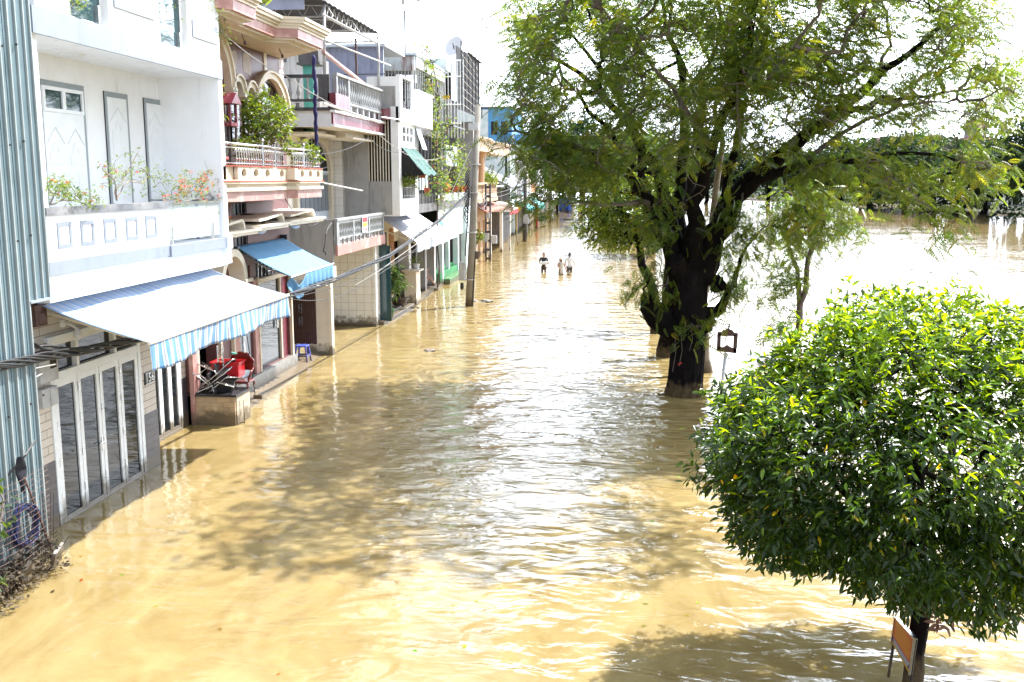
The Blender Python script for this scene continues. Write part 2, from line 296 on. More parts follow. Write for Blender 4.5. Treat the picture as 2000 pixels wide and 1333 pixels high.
        return s
    def wally(s, y0, y1, x0, x1, z0, z1, holes=()):
        t = MB().wallx(y0, y1, x0, x1, z0, z1, holes); n = len(s.v)
        s.v += [(v[1], v[0], v[2]) for v in t.v]; s.f += [tuple(n+i for i in f[::-1]) for f in t.f]; return s
def mk(name, mb, material, parent=None, origin=None, bevel=0.0, smooth=False, solid=0.0):
    if parent is not None: o3 = WO[parent.name]
    elif origin is not None: o3 = Vector(origin)
    else:
        a = np.array(mb.v); o3 = Vector(((a[:,0].min()+a[:,0].max())/2, (a[:,1].min()+a[:,1].max())/2, a[:,2].min()))
    me = bpy.data.meshes.new(name); me.from_pydata([(x-o3.x, y-o3.y, z-o3.z) for x, y, z in mb.v], [], mb.f); me.validate()
    me.materials.append(material); o = bpy.data.objects.new(name, me); COL.objects.link(o); WO[o.name] = o3
    if parent is not None: o.parent = parent
    else: o.location = o3
    if smooth or mb.smooth: me.shade_smooth()
    if solid: md = o.modifiers.new('solid', 'SOLIDIFY'); md.thickness = solid; md.offset = 0
    if bevel: md = o.modifiers.new('bevel', 'BEVEL'); md.width = bevel; md.segments = 2; md.limit_method = 'ANGLE'
    return o
def mks(name, mb, material, parent=None, **kw):
    """like mk, but every separate piece becomes its own object"""
    par = list(range(len(mb.v)))
    def find(i):
        while par[i] != i: par[i] = par[par[i]]; i = par[i]
        return i
    for f in mb.f:
        r0 = find(f[0])
        for k in f[1:]: par[find(k)] = r0
    comp = {}
    for i in range(len(mb.v)): comp.setdefault(find(i), []).append(i)
    gs = [[c, np.array([mb.v[i] for i in c])] for c in comp.values()]; gs = [[c, a.min(0), a.max(0)] for c, a in gs]; ch = True
    while ch:
        ch = False
        for i in range(len(gs)):
            for j in range(i+1, len(gs)):
                if np.all(gs[i][1] <= gs[j][2]+.012) and np.all(gs[j][1] <= gs[i][2]+.012):
                    gs[i] = [gs[i][0]+gs[j][0], np.minimum(gs[i][1], gs[j][1]), np.maximum(gs[i][2], gs[j][2])]; gs.pop(j); ch = True; break
            if ch: break
    out = []
    for c, _, _ in gs:
        st = set(c); mp = {v: k for k, v in enumerate(c)}; m2 = MB(); m2.v = [mb.v[i] for i in c]; m2.f = [tuple(mp[k] for k in f) for f in mb.f if f[0] in st]; out.append(mk(name, m2, material, parent, **kw))
    return out[0]
def tag(o, label=None, cat=None, group=None, kind=None):
    if label: o['label'] = label
    if cat: o['category'] = cat
    if group: o['group'] = group
    if kind: o['kind'] = kind
    return o
def thing(name, label, cat, loc, group=None):
    o = bpy.data.objects.new(name, None); COL.objects.link(o); o.location = loc; o.empty_display_size = 0.2; WO[o.name] = Vector(loc)
    return tag(o, label, cat, group)
def tree_copy(o, loc, label=None, rotz=None, scale=None):
    def cp(a, p):
        c = a.copy(); COL.objects.link(c)
        if p is not None: c.parent = p
        for ch in list(a.children): cp(ch, c)
        return c
    c = cp(o, None); c.location = loc
    if label: c['label'] = label
    if rotz is not None: c.rotation_euler.z = rotz
    if scale is not None: c.scale = scale if isinstance(scale, (tuple, list)) else (scale,)*3
    WO[c.name] = Vector(loc); return c
def part_copy(o, off):
    """copy of a part (with its own pieces) shifted inside its thing"""
    c = o.copy(); COL.objects.link(c); c.parent = o.parent; c.location = o.location + Vector(off); WO[c.name] = WO[o.name]
    for ch in list(o.children): d = ch.copy(); COL.objects.link(d); d.parent = c
    return c
def text_mesh(name, s, size, material, parent, loc, rot, depth=0.004):
    cu = bpy.data.curves.new(name, 'FONT'); cu.body = s; cu.size = size; cu.extrude = depth; cu.align_x = 'CENTER'; cu.align_y = 'CENTER'; cu.resolution_u = 3
    t = bpy.data.objects.new(name+'_curve', cu); COL.objects.link(t)
    me = bpy.data.meshes.new_from_object(t.evaluated_get(bpy.context.evaluated_depsgraph_get())); bpy.data.objects.remove(t)
    me.materials.clear(); me.materials.append(material); o = bpy.data.objects.new(name, me); COL.objects.link(o)
    o.parent = parent; o.location = Vector(loc) - WO[parent.name]; o.rotation_euler = rot; WO[o.name] = WO[parent.name]; return o

# ---------------------------------------------------------------- foliage
def norm(a): return a / np.maximum(np.linalg.norm(a, axis=1, keepdims=True), 1e-9)
T_LEAF = (np.array([(0,0,0),(0.33,0.16,0.05),(0.33,-0.16,0.05),(0.7,0.13,0.02),(0.7,-0.13,0.02),(1,0,-0.10),(0.33,0,-0.0),(0.7,0,-0.03)], float),
          [(0,6,1),(0,2,6),(6,7,3,1),(6,2,4,7),(7,5,3),(7,4,5)])
T_CARD = (np.array([(0,0,0),(0.5,0.30,0.08),(1,0,0),(0.5,-0.30,-0.06)], float), [(0,3,2,1)])
def _pinnate(n=8, droop=0.28):
    v, f = [], []
    for i in range(n):
        t = 0.14+0.84*i/(n-1); z = -droop*t*t; L = 0.23*math.sin(math.pi*min(0.97, t*0.85+0.12))**0.6
        for sgn in (1, -1):
            b = len(v); v += [(t, 0, z), (t+0.06, sgn*L*0.5, z-0.02), (t+0.06, sgn*L, z-0.10), (t-0.045, sgn*L*0.5, z-0.02)]
            f.append((b, b+1, b+2, b+3) if sgn > 0 else (b, b+3, b+2, b+1))
    b = len(v); v += [(0, .008, 0), (0, -.008, 0), (1, -.004, -droop), (1, .004, -droop)]; f.append((b, b+1, b+2, b+3))
    return np.array(v, float), f
T_PINN = _pinnate()
T_PINN5 = _pinnate(5, 0.2)
def leaves(name, P, Dr, size, tmpl, material, parent=None, tint=None, up_mix=0.7, origin=None):
    """one mesh of leaves: P base points, Dr directions, size per leaf"""
    P = np.asarray(P, float); Dr = norm(np.asarray(Dr, float)); n = len(P); T, F = tmpl; k = len(T)
    upv = norm(np.random.normal(0, 1-up_mix*0.6, (n, 3)) + np.array([0, 0, up_mix*1.5]))
    Y = norm(np.cross(upv, Dr)); Z = np.cross(Dr, Y); S = np.asarray(size, float).reshape(-1, 1)*np.ones((n, 1))
    V = P[:, None, :] + (T[None, :, 0:1]*Dr[:, None, :] + T[None, :, 1:2]*Y[:, None, :] + T[None, :, 2:3]*Z[:, None, :])*S[:, None, :]
    o3 = WO[parent.name] if parent is not None else Vector(origin if origin is not None else (P[:,0].mean(), P[:,1].mean(), P[:,2].min()))
    V = V.reshape(-1, 3) - np.array(o3)
    fl = np.array([len(f) for f in F]); fi = np.concatenate([np.array(f) for f in F])
    loops = (fi[None, :] + (np.arange(n)*k)[:, None]).ravel(); tot = np.tile(fl, n); start = np.concatenate([[0], np.cumsum(tot)[:-1]])
    me = bpy.data.meshes.new(name); me.vertices.add(len(V)); me.vertices.foreach_set('co', V.ravel()); me.loops.add(len(loops)); me.loops.foreach_set('vertex_index', loops)
    me.polygons.add(len(tot)); me.polygons.foreach_set('loop_start', start); me.polygons.foreach_set('loop_total', tot); me.update(calc_edges=True)
    if tint is None: tint = np.clip(np.random.normal(1, 0.18, (n, 1))*np.array([[1, 1, 1]]) + np.random.normal(0, 0.12, (n, 1))*np.array([[1.6, 0.4, 0.3]]), 0.3, 2.2)
    ca = me.color_attributes.new('tint', 'FLOAT_COLOR', 'POINT'); c4 = np.ones((n, k, 4)); c4[:, :, :3] = np.asarray(tint)[:, None, :]; ca.data.foreach_set('color', c4.ravel())
    me.materials.append(material); o = bpy.data.objects.new(name, me); COL.objects.link(o); WO[o.name] = o3
    if parent is not None: o.parent = parent
    else: o.location = o3
    return o
class Skel:
    """branch skeleton: hand placed limbs, then twigs grown to the leaf points"""
    def __init__(s): s.p = []; s.par = []; s.r = []; s.fixed = []
    def limb(s, pts, start=None, sub=3):
        """pts: [(Vector, radius)]"""
        last = start
        for i, (p, r) in enumerate(pts):
            p = Vector(p)
            if last is None or i == 0 and start is None: s.p.append(p); s.par.append(-1 if last is None else last); s.r.append(r); last = len(s.p)-1; continue
            q = s.p[last]; r0 = s.r[last] if i > 0 else r
            for k in range(1, sub+1):
                t = k/sub; j = Vector((random.gauss(0, 1), random.gauss(0, 1), random.gauss(0, 1)))*(0.04*(p-q).length if k < sub else 0)
                s.p.append(q.lerp(p, t)+j); s.par.append(last); s.r.append(r0+(r-r0)*t); last = len(s.p)-1
        return last
    def grow(s, targets, sag=0.0, lo=0, wig=0.07, minr=0.006, expo=0.5):
        nodes = [np.array(p) for p in s.p]; base = len(s.p); tips = []
        A = np.array(targets); C = np.array([nodes[i] for i in range(lo, base)])
        order = np.argsort([np.min(np.linalg.norm(C-a, axis=1)) for a in A])
        buf = np.zeros((base+len(A)*5, 3)); buf[:base] = np.array(nodes); cnt = base
        for i in order:
            a = A[i]; d = np.linalg.norm(buf[lo:cnt]-a, axis=1); j = int(np.argmin(d))+lo; q = s.p[j]; a = Vector(a); L = (a-q).length
            seg = 2 if L < 0.5 else 4; last = j
            for k in range(1, seg+1):
                t = k/seg; w = math.sin(math.pi*t); j3 = Vector((random.gauss(0, 1), random.gauss(0, 1), random.gauss(0, 1)))*wig*L*w*0.6
                pt = q.lerp(a, t) + Vector((0, 0, sag*L*w)) + j3
                s.p.append(pt); s.par.append(last); s.r.append(0.0); last = len(s.p)-1; buf[cnt] = pt; cnt += 1
                if cnt >= len(buf): buf = np.vstack([buf, np.zeros((2000, 3))])
            tips.append(last)
        w = [0]*len(s.p)
        for t in tips: w[t] += 1
        for i in range(len(s.p)-1, base-1, -1):
            s.r[i] = minr*(max(w[i], 1)**expo)
            if s.par[i] >= base: w[s.par[i]] += w[i]
        return tips
    def mesh(s, mb, n=5, rmin=0.0, rmax=9, thin=3):
        kids = {}
        for i, q in enumerate(s.par): kids.setdefault(q, []).append(i)
        done = set()
        for i in range(len(s.p)):
            if i in done or s.par[i] < 0: continue
            ch = [s.par[i], i]; rr = [min(s.r[s.par[i]], s.r[i]*1.25+0.002), s.r[i]]; done.add(i); c = i
            while True:
                nx = [k for k in kids.get(c, []) if k not in done]
                if not nx: break
                c = max(nx, key=lambda k: s.r[k]); done.add(c); ch.append(c); rr.append(s.r[c])
            if max(rr) < rmin or max(rr) > rmax: continue
            mb.tube([s.p[k] for k in ch], rr, n if max(rr) > 0.03 else thin, cap=False)
        return mb
def rnd_dir(n, zlo=-0.6, zhi=0.8):
    a = np.random.uniform(0, 2*np.pi, n); z = np.random.uniform(zlo, zhi, n); r = np.sqrt(np.maximum(0, 1-z*z)); return np.stack([r*np.cos(a), r*np.sin(a), z], 1)
def spray(tips, per, spread, out_c=None, outw=0.6, droop=0.0, zlo=-0.7, zhi=0.6):
    T = np.repeat(np.array(tips), per, axis=0); n = len(T); D_ = rnd_dir(n, zlo, zhi)
    if out_c is not None: D_ = norm(D_ + outw*norm(T-np.array(out_c)))
    D_[:, 2] -= droop; D_ = norm(D_)
    return T + np.random.normal(0, spread, (n, 3)), D_

# ================================================================ SETTING
def water_material():
    m, nt, b = new_mat('muddy_flood_water'); N, L = nt.nodes, nt.links
    g = N.new('ShaderNodeNewGeometry')
    def noise(scale, detail=3, mapsc=None, rough=0.5, dist=0.0):
        n = N.new('ShaderNodeTexNoise'); n.inputs['Scale'].default_value = scale; n.inputs['Detail'].default_value = detail; n.inputs['Roughness'].default_value = rough; n.inputs['Distortion'].default_value = dist
        if mapsc:
            mp = N.new('ShaderNodeMapping'); mp.inputs['Scale'].default_value = mapsc; mp.inputs['Rotation'].default_value = (0, 0, 0.25); L.new(g.outputs['Position'], mp.inputs['Vector']); L.new(mp.outputs['Vector'], n.inputs['Vector'])
        else: L.new(g.outputs['Position'], n.inputs['Vector'])
        return n.outputs['Fac']
    def math_(op, a, b_=None):
        n = N.new('ShaderNodeMath'); n.operation = op
        for i, x in enumerate((a, b_)):
            if x is None: continue
            if isinstance(x, (int, float)): n.inputs[i].default_value = x
            else: L.new(x, n.inputs[i])
        return n.outputs[0]
    def rng(v, a, b_, c, d):
        n = N.new('ShaderNodeMapRange'); n.inputs['From Min'].default_value = a; n.inputs['From Max'].default_value = b_; n.inputs['To Min'].default_value = c; n.inputs['To Max'].default_value = d; L.new(v, n.inputs['Value']); return n.outputs['Result']
    # silt colour
    mx = N.new('ShaderNodeMixRGB'); mx.inputs['Color1'].default_value = (0.24, 0.174, 0.072, 1); mx.inputs['Color2'].default_value = (0.31, 0.242, 0.112, 1)
    L.new(rng(noise(0.4, 7, (1.6, .8, 1), 0.62, 2.2), 0.36, 0.64, 0, 1), mx.inputs['Fac']); L.new(mx.outputs['Color'], b.inputs['Base Color'])
    b.inputs['Roughness'].default_value = 0.02; b.inputs['IOR'].default_value = 1.37
    b.inputs['Subsurface Weight'].default_value = 1.0; b.inputs['Subsurface Radius'].default_value = (0.42, 0.40, 0.34); b.inputs['Subsurface Scale'].default_value = 1.0
    # wavelets: stronger in the open street, calmer beside the houses
    sp = N.new('ShaderNodeSeparateXYZ'); L.new(g.outputs['Position'], sp.inputs[0])
    calm = rng(sp.outputs['X'], -8.0, -3.5, 0.22, 1.0); patch = rng(noise(0.18, 2), 0.35, 0.65, 0.6, 1.25)
    h = math_('ADD', math_('MULTIPLY', noise(1.2, 2, (0.8, 1.45, 1), 0.45, 0.6), 1.15), math_('MULTIPLY', noise(3.4, 2, (0.8, 1.4, 1), 0.5, 0.7), 0.24))
    h = math_('ADD', h, math_('MULTIPLY', noise(11, 2, None, 0.5), 0.03))
    far = math_('MULTIPLY', rng(sp.outputs['Y'], 80, 200, 1.0, 0.35), math_('MULTIPLY', rng(sp.outputs['X'], 8, 40, 1.0, 0.5), rng(sp.outputs['Y'], 8, 19, 0.6, 1.0)))
    h = math_('MULTIPLY', h, math_('MULTIPLY', math_('MULTIPLY', calm, patch), far))
    bp = N.new('ShaderNodeBump'); bp.inputs['Strength'].default_value = 1.0; bp.inputs['Distance'].default_value = WAVE; L.new(h, bp.inputs['Height']); L.new(bp.outputs['Normal'], b.inputs['Normal'])
    return m
WAVE = 0.11
HAZE = 0.0
mw = water_material()
b = MB(); b.quad((-700, -60, 0), (900, -60, 0), (900, 2500, 0), (-700, 2500, 0)); tag(mk('water', b, mw, origin=(0, 0, 0)), kind='structure')
# wooded land behind the river and at the far end of the street
m_land = mat('dark_green_bank', (0.02, 0.03, 0.015), 0.95, 0.3, 0.3)
b = MB()
_bk = [(-60, 520), (5, 330), (30, 245), (43, 198), (54, 141), (78, 92), (130, 40), (260, -40)]
def bank(u, v):
    q = u*(len(_bk)-1); i = min(int(q), len(_bk)-2); f = q-i; x = _bk[i][0]*(1-f)+_bk[i+1][0]*f; y = _bk[i][1]*(1-f)+_bk[i+1][1]*f
    return (x+v*v*420, y+v*v*420, -0.5+0.6*min(1, v*6)+0.12*math.sin(u*37+v*9)+1.5*v)
b.grid(bank, 40, 8); tag(mk('riverbank', b, m_land, smooth=True), kind='structure')
# paving in front of the pink house, just breaking the surface
b = MB()
def pave(u, v):
    y = 21.2+v*9.0; xo = -8.55-0.55*v; x = -9.7+(xo+9.7)*u; return (x, y, 0.16-0.2*u**1.3-0.05*v+0.012*math.sin(v*9+u*3))
b.grid(pave, 8, 24); tag(mk('pavement', b, M['paver'], smooth=True), kind='structure')

# ================================================================ METAL SHED at the left edge
t = thing('metal_shed', 'teal corrugated metal shed wall with bright ribs, filling the left edge of the picture', 'shed', (-8.7, 12.0, 0))
b = MB(); b.wallx(-9.2, -8.3, 9.5, 13.13, -0.6, 9.5); b.box(-8.5, -8.3, 13.13, 13.66, 3.80, 9.5); mk('wall', b, M['shed'], t)
b = MB(); y = 13.10
while y > 9.6: b.box(-8.3, -8.265, y, y+0.028, -0.6, 9.5); y -= 0.21
for y in (13.29, 13.48, 13.635): b.box(-8.3, -8.27, y, y+0.022, 3.80, 9.5)
mk('rib', b, M['shed_rib'], t)
b = MB(); y = 12.96
while y > 9.6: b.box(-8.3, -8.29, y, y+0.04, -0.6, 9.5); b.box(-8.3, -8.29, y+0.06, y+0.09, -0.6, 9.5); y -= 0.21
mk('fluting', b, M['shed'], t)
b = MB()
for z in (2.3, 4.6, 5.9, 7.2):
    for k in range(9):
        y = 9.9+k*0.42+0.1*(k % 2); b.lathe((-8.262, y, z+0.06*(k % 3)), [(0.0, -0.018), (0.018, -0.01), (0.018, 0.01), (0, 0.018)], 6)
mk('screw', b, M['iron'], t)
b = MB(); b.box(-9.2, -8.25, 13.12, 13.70, 3.765, 3.80); mk('sill_flashing', b, M['greytrim'], t)

# ================================================================ WHITE HOUSE no 156
WH = thing('white_house', 'white three storey house with grey marble bands, striped awning and number 156', 'house', (-9.6, 17.4, 0))
b = MB(); b.wallx(-9.3, -8.9, 13.05, 18.0, -0.8, 3.7, [(14.45, 17.42, -0.9, 2.98)])
b.box(-9.72, -9.3, 17.7, 18.0, -0.8, 3.7)
b.wallx(-10.0, -9.7, 18.0, 21.1, -0.8, 3.7, [(19.3, 20.8, -0.9, 2.6)])
mk('ground_wall', b, M['boards'], WH)
b = MB(); b.box(-9.1, -8.886, 13.05, 14.44, -0.8, 1.08); b.box(-9.1, -8.886, 17.43, 18.006, -0.8, 1.1); b.box(-9.71, -8.9, 18.0, 18.012, -0.8, 1.1)
b.box(-9.8, -9.685, 20.82, 21.12, -0.8, 1.1); b.box(-9.8, -9.685, 18.02, 19.28, -0.8, 1.1); mks('tiled_dado', b, M['dado'], WH)
pl = mk('number_plate', MB().box(-8.9, -8.875, 17.56, 17.92, 1.66, 1.88), M['iron'], WH)
text_mesh('house_number', '156', 0.24, M['white'], pl, (-8.872, 17.74, 1.77), (R(90), 0, R(90)))
WO['house_number'] = WO[pl.name]
b = MB(); b.box(-8.874, -8.868, 17.575, 17.905, 1.865, 1.875); b.box(-8.874, -8.868, 17.575, 17.905, 1.665, 1.675); mk('plate_border', b, M['white'], pl)
# folding door
b = MB(); X0, X1 = -9.05, -8.875
b.box(X0, X1, 14.45, 14.56, -0.8, 2.98); b.box(X0, X1, 17.32, 17.43, -0.8, 2.98); b.box(X0, X1, 14.56, 17.32, 2.90, 2.98); b.box(X0, X1, 14.56, 17.32, 2.33, 2.47)
b.box(X0, X1, 15.27, 15.34, 2.47, 2.90); b.box(X0, X1, 16.50, 16.57, 2.47, 2.90); b.box(X0, -8.84, 14.4, 17.5, 2.98, 3.06); b.box(X0, X1, 14.56, 17.32, -0.8, 0.03)
df = mk('door_frame', b, M['white_metal'], WH, bevel=0.008)
for ya, yb in ((14.56, 15.27), (15.34, 16.5), (16.57, 17.32)): mk('transom_pane', MB().box(-8.99, -8.97, ya, yb, 2.47, 2.90), M['glass'], df)
lw = (17.32-14.56)/4
for k in range(4):
    y0 = 14.56+k*lw+0.008; y1 = y0+lw-0.016; b = MB(); s = 0.095
    b.box(-8.95, -8.885, y0, y0+s, 0.0, 2.33); b.box(-8.95, -8.885, y1-s, y1, 0.0, 2.33); b.box(-8.95, -8.885, y0+s, y1-s, 2.22, 2.33); b.box(-8.95, -8.885, y0+s, y1-s, 0.0, 0.08)
    lf = mk('door_leaf', b, M['white_metal'], WH, bevel=0.006)
    mk('pane', MB().box(-8.93, -8.912, y0+s, y1-s, 0.08, 2.22), M['glass'], lf)
    b = MB()
    for z in (0.35, 0.95, 1.55, 2.05): b.box(-8.885, -8.868, y0-0.012, y0+0.012, z, z+0.13)
    mk('hinge', b, M['steel'], lf)
    if k == 1: mk('handle', MB().box(-8.885, -8.87, y1-0.07, y1-0.03, 0.85, 1.1).box(-8.87, -8.845, y1-0.17, y1-0.04, 1.0, 1.02), M['steel'], lf)
# second door, set back
b = MB(); b.box(-9.85, -9.68, 19.3, 19.4, -0.8, 2.6); b.box(-9.85, -9.68, 20.72, 20.8, -0.8, 2.6); b.box(-9.85, -9.68, 19.4, 20.72, 2.5, 2.6); b.box(-9.85, -9.66, 19.4, 20.72, -0.8, 0.04)
d2 = mk('door_frame', b, M['white_metal'], WH)
for k in range(3):
    y0 = 19.4+k*0.44; y1 = y0+0.43; b = MB(); b.box(-9.76, -9.69, y0, y0+0.075, 0.04, 2.5); b.box(-9.76, -9.69, y1-0.075, y1, 0.04, 2.5); b.box(-9.76, -9.69, y0+0.075, y1-0.075, 0.04, 0.1); b.box(-9.76, -9.69, y0+0.075, y1-0.075, 2.4, 2.5)
    lf = mk('door_leaf', b, M['white_metal'], WH); mk('pane', MB().box(-9.74, -9.72, y0+0.075, y1-0.075, 0.1, 2.4), M['glass'], lf)
b = MB(); b.box(-12, -9.9, 13.86, 21.1, -0.8, 12.0) ; mk('core_wall', b, M['white'], WH)
# first floor slab and parapet
YA, YB, YJ = 13.72, 20.5, 17.65
mk('balcony_slab', MB().box(-9.6, -8.33, YA, YB-0.03, 3.70, 4.10).box(-9.6, -9.58, YA, YB, 4.28, 4.3), M['white'], WH)
b = MB(); b.box(-9.6, -8.29, YA-0.02, YJ, 4.10, 4.30); b.box(-9.6, -8.26, YJ, YB-0.25, 4.08, 4.285); mk('marble_band', b, M['marble'], WH)
b = MB(); b.box(-9.6, -8.22, YB-0.25, YB, 4.05, 4.32); b.box(-9.6, -8.25, YB-0.24, YB-0.01, 3.74, 4.05); mk('band_corner', b, M['white'], WH)
b = MB(); b.box(-8.48, -8.3, YA, YJ, 4.30, 4.98); mk('parapet', b, M['white'], WH)
b = MB(); b.box(-8.56, -8.27, YA-0.02, YJ+0.02, 4.98, 5.09); mk('coping', b, M['cap'], WH)
for ya, yb in ((13.98, 14.37), (14.63, 15.02), (15.33, 15.74), (16.06, 16.47), (16.76, 17.18)):
    b = MB(); z0, z1, w = 4.48, 4.87, 0.06
    b.box(-8.31, -8.285, ya, yb, z0, z0+w); b.box(-8.31, -8.285, ya, yb, z1-w, z1); b.box(-8.31, -8.285, ya, ya+w, z0+w, z1-w); b.box(-8.31, -8.285, yb-w, yb, z0+w, z1-w)
    mk('panel_frame', b, M['marble'], WH)
gm, gnt, gb = new_mat('clear_balustrade_glass'); gb.inputs['Base Color'].default_value = (0.85, 0.93, 0.92, 1); gb.inputs['Roughness'].default_value = 0.02; gb.inputs['Alpha'].default_value = 0.28; gb.inputs['IOR'].default_value = 1.6
gl = mk('glass_panel', MB().box(-8.40, -8.388, YJ+0.03, YB-0.22, 4.36, 5.02), gm, WH)
b = MB()
for y in (17.95, 18.05, 19.75, 19.85): b.box(-8.42, -8.36, y-0.03, y+0.03, 4.285, 4.62) if y in (17.95, 19.85) else None
mk('glass_clamp', b, M['steel'], gl)
mk('hand_rail', MB().box(-8.43, -8.36, YJ, YB-0.2, 5.02, 5.06), M['steel'], gl)
# recessed first floor wall
mk('upper_wall', MB().wallx(-9.9, -9.6, 13.85, 21.1, 4.3, 7.56).box(-9.6, -8.3, YB-0.2, YB, 4.32, 7.56).box(-9.6, -8.4, 13.86, 13.98, 4.3, 7.56), M['white'], WH)
def panel_door(y0, y1, z0, z1, transom):
    b = MB(); w = 0.10; b.box(-9.6, -9.575, y0, y0+w*0.01, z0, z1); b.box(-9.6, -9.578, y1-w, y1, z0, z1); b.box(-9.6, -9.578, y0, y1-w, z1-w, z1)
    if not transom: b.box(-9.6, -9.578, y0, y0+w*0.7, z0, z1-w)
    sr = mk('door_surround', b, M['greytrim'], WH)
    ya, yb, zt = y0+(0.0 if transom else 0.07)+0.01, y1-w, z1-w; b = MB(); b.box(-9.6, -9.56, ya, yb, z0, zt if not transom else 6.62)
    n = 2 if transom else 1; ww = (yb-ya)/n
    for k in range(n):
        a = ya+k*ww+0.05; c = a+ww-0.10; zz = (6.45 if transom else zt-0.1)
        for (p, q, r_, s_) in ((a, (a+c)/2-0.02, z0+0.1, z0+0.75), ((a+c)/2+0.02, c, z0+0.1, z0+0.75), (a, (a+c)/2-0.02, z0+0.85, z0+1.35), ((a+c)/2+0.02, c, z0+0.85, z0+1.35)):
            b.box(-9.56, -9.553, p, q, r_, s_)
        b.box(-9.56, -9.553, a+0.06, c-0.06, z0+1.45, zz-0.5); b.ring(-9.56, -9.553, (a+c)/2, zz-0.5, 0.06, 0.13, 0, 180, 8, 1.5)
        b.tube([(-9.552, a, zz-0.35), (-9.552, (a+c)/2, zz-0.08), (-9.552, c, zz-0.35)], 0.008, 4)
    dr = mk('shutter_door', b, M['white_metal'], WH, bevel=0.006)
    if transom:
        b = MB(); b.box(-9.6, -9.54, ya, yb, 6.62, 6.68); b.box(-9.6, -9.54, ya, yb, 6.98, zt); b.box(-9.6, -9.54, ya, ya+0.06, 6.68, 6.98); b.box(-9.6, -9.54, yb-0.06, yb, 6.68, 6.98); b.box(-9.6, -9.54, (ya+yb)/2-0.05, (ya+yb)/2+0.05, 6.68, 6.98)
        tf = mk('transom_window', b, M['white_metal'], WH)
        mk('pane', MB().box(-9.58, -9.57, ya+0.06, (ya+yb)/2-0.05, 6.68, 6.98), M['glass_teal'], tf); mk('pane', MB().box(-9.58, -9.57, (ya+yb)/2+0.05, yb-0.06, 6.68, 6.98), M['glass_teal'], tf)
panel_door(15.95, 17.32, 4.3, 7.14, True); panel_door(18.02, 18.92, 4.3, 7.12, False); panel_door(19.58, 20.42, 4.3, 7.12, False)
mk('ceiling_light', MB().box(-9.3, -8.95, 16.1, 16.3, 7.525, 7.56), M['white_metal'], WH)
# roof slab with marble fascia and parapet above
mk('roof_slab', MB().box(-12, -8.33, 13.85, 20.48, 7.56, 7.9), M['white'], WH)
mk('marble_fascia', MB().box(-8.33, -8.28, YA, YB, 7.545, 7.92).box(-9.7, -8.33, YB-0.02, YB, 7.545, 7.92), M['marble'], WH)
b = MB(); b.box(-8.52, -8.31, 13.85, 14.75, 7.92, 9.1); b.box(-8.52, -8.31, 15.95, 17.75, 7.92, 9.1); b.box(-8.52, -8.31, 18.95, 20.48, 7.92, 9.1); b.box(-8.56, -8.28, 13.82, 14.78, 9.1, 9.2); b.box(-8.56, -8.28, 15.92, 17.78, 9.1, 9.2); b.box(-8.56, -8.28, 18.92, 20.5, 9.1, 9.2); b.box(-9.7, -8.52, 20.3, 20.48, 7.92, 9.1)
mks('roof_parapet', b, M['white'], WH)
b = MB(); b.box(-8.31, -8.285, 16.12, 17.55, 8.28, 8.62); b.box(-8.31, -8.285, 19.15, 20.35, 8.22, 8.55); b.box(-8.31, -8.285, 14.0, 14.6, 8.3, 8.62); mks('marble_panel', b, M['marble'], WH)
for ya, yb in ((14.75, 15.95), (17.75, 18.95)):
    g2 = mk('roof_glass_panel', MB().box(-8.46, -8.44, ya+0.04, yb-0.04, 7.98, 9.0), M['glass_teal'], WH)
    b = MB(); b.box(-8.47, -8.38, ya+0.10, ya+0.17, 7.92, 8.35); b.box(-8.47, -8.38, yb-0.20, yb-0.13, 7.92, 8.25); b.box(-8.45, -8.43, ya, yb, 9.0, 9.04); mk('glass_clamp', b, M['steel'], g2)
mk('attic_wall', MB().box(-12, -10.2, 13.9, 20.4, 7.9, 12), M['white'], WH)
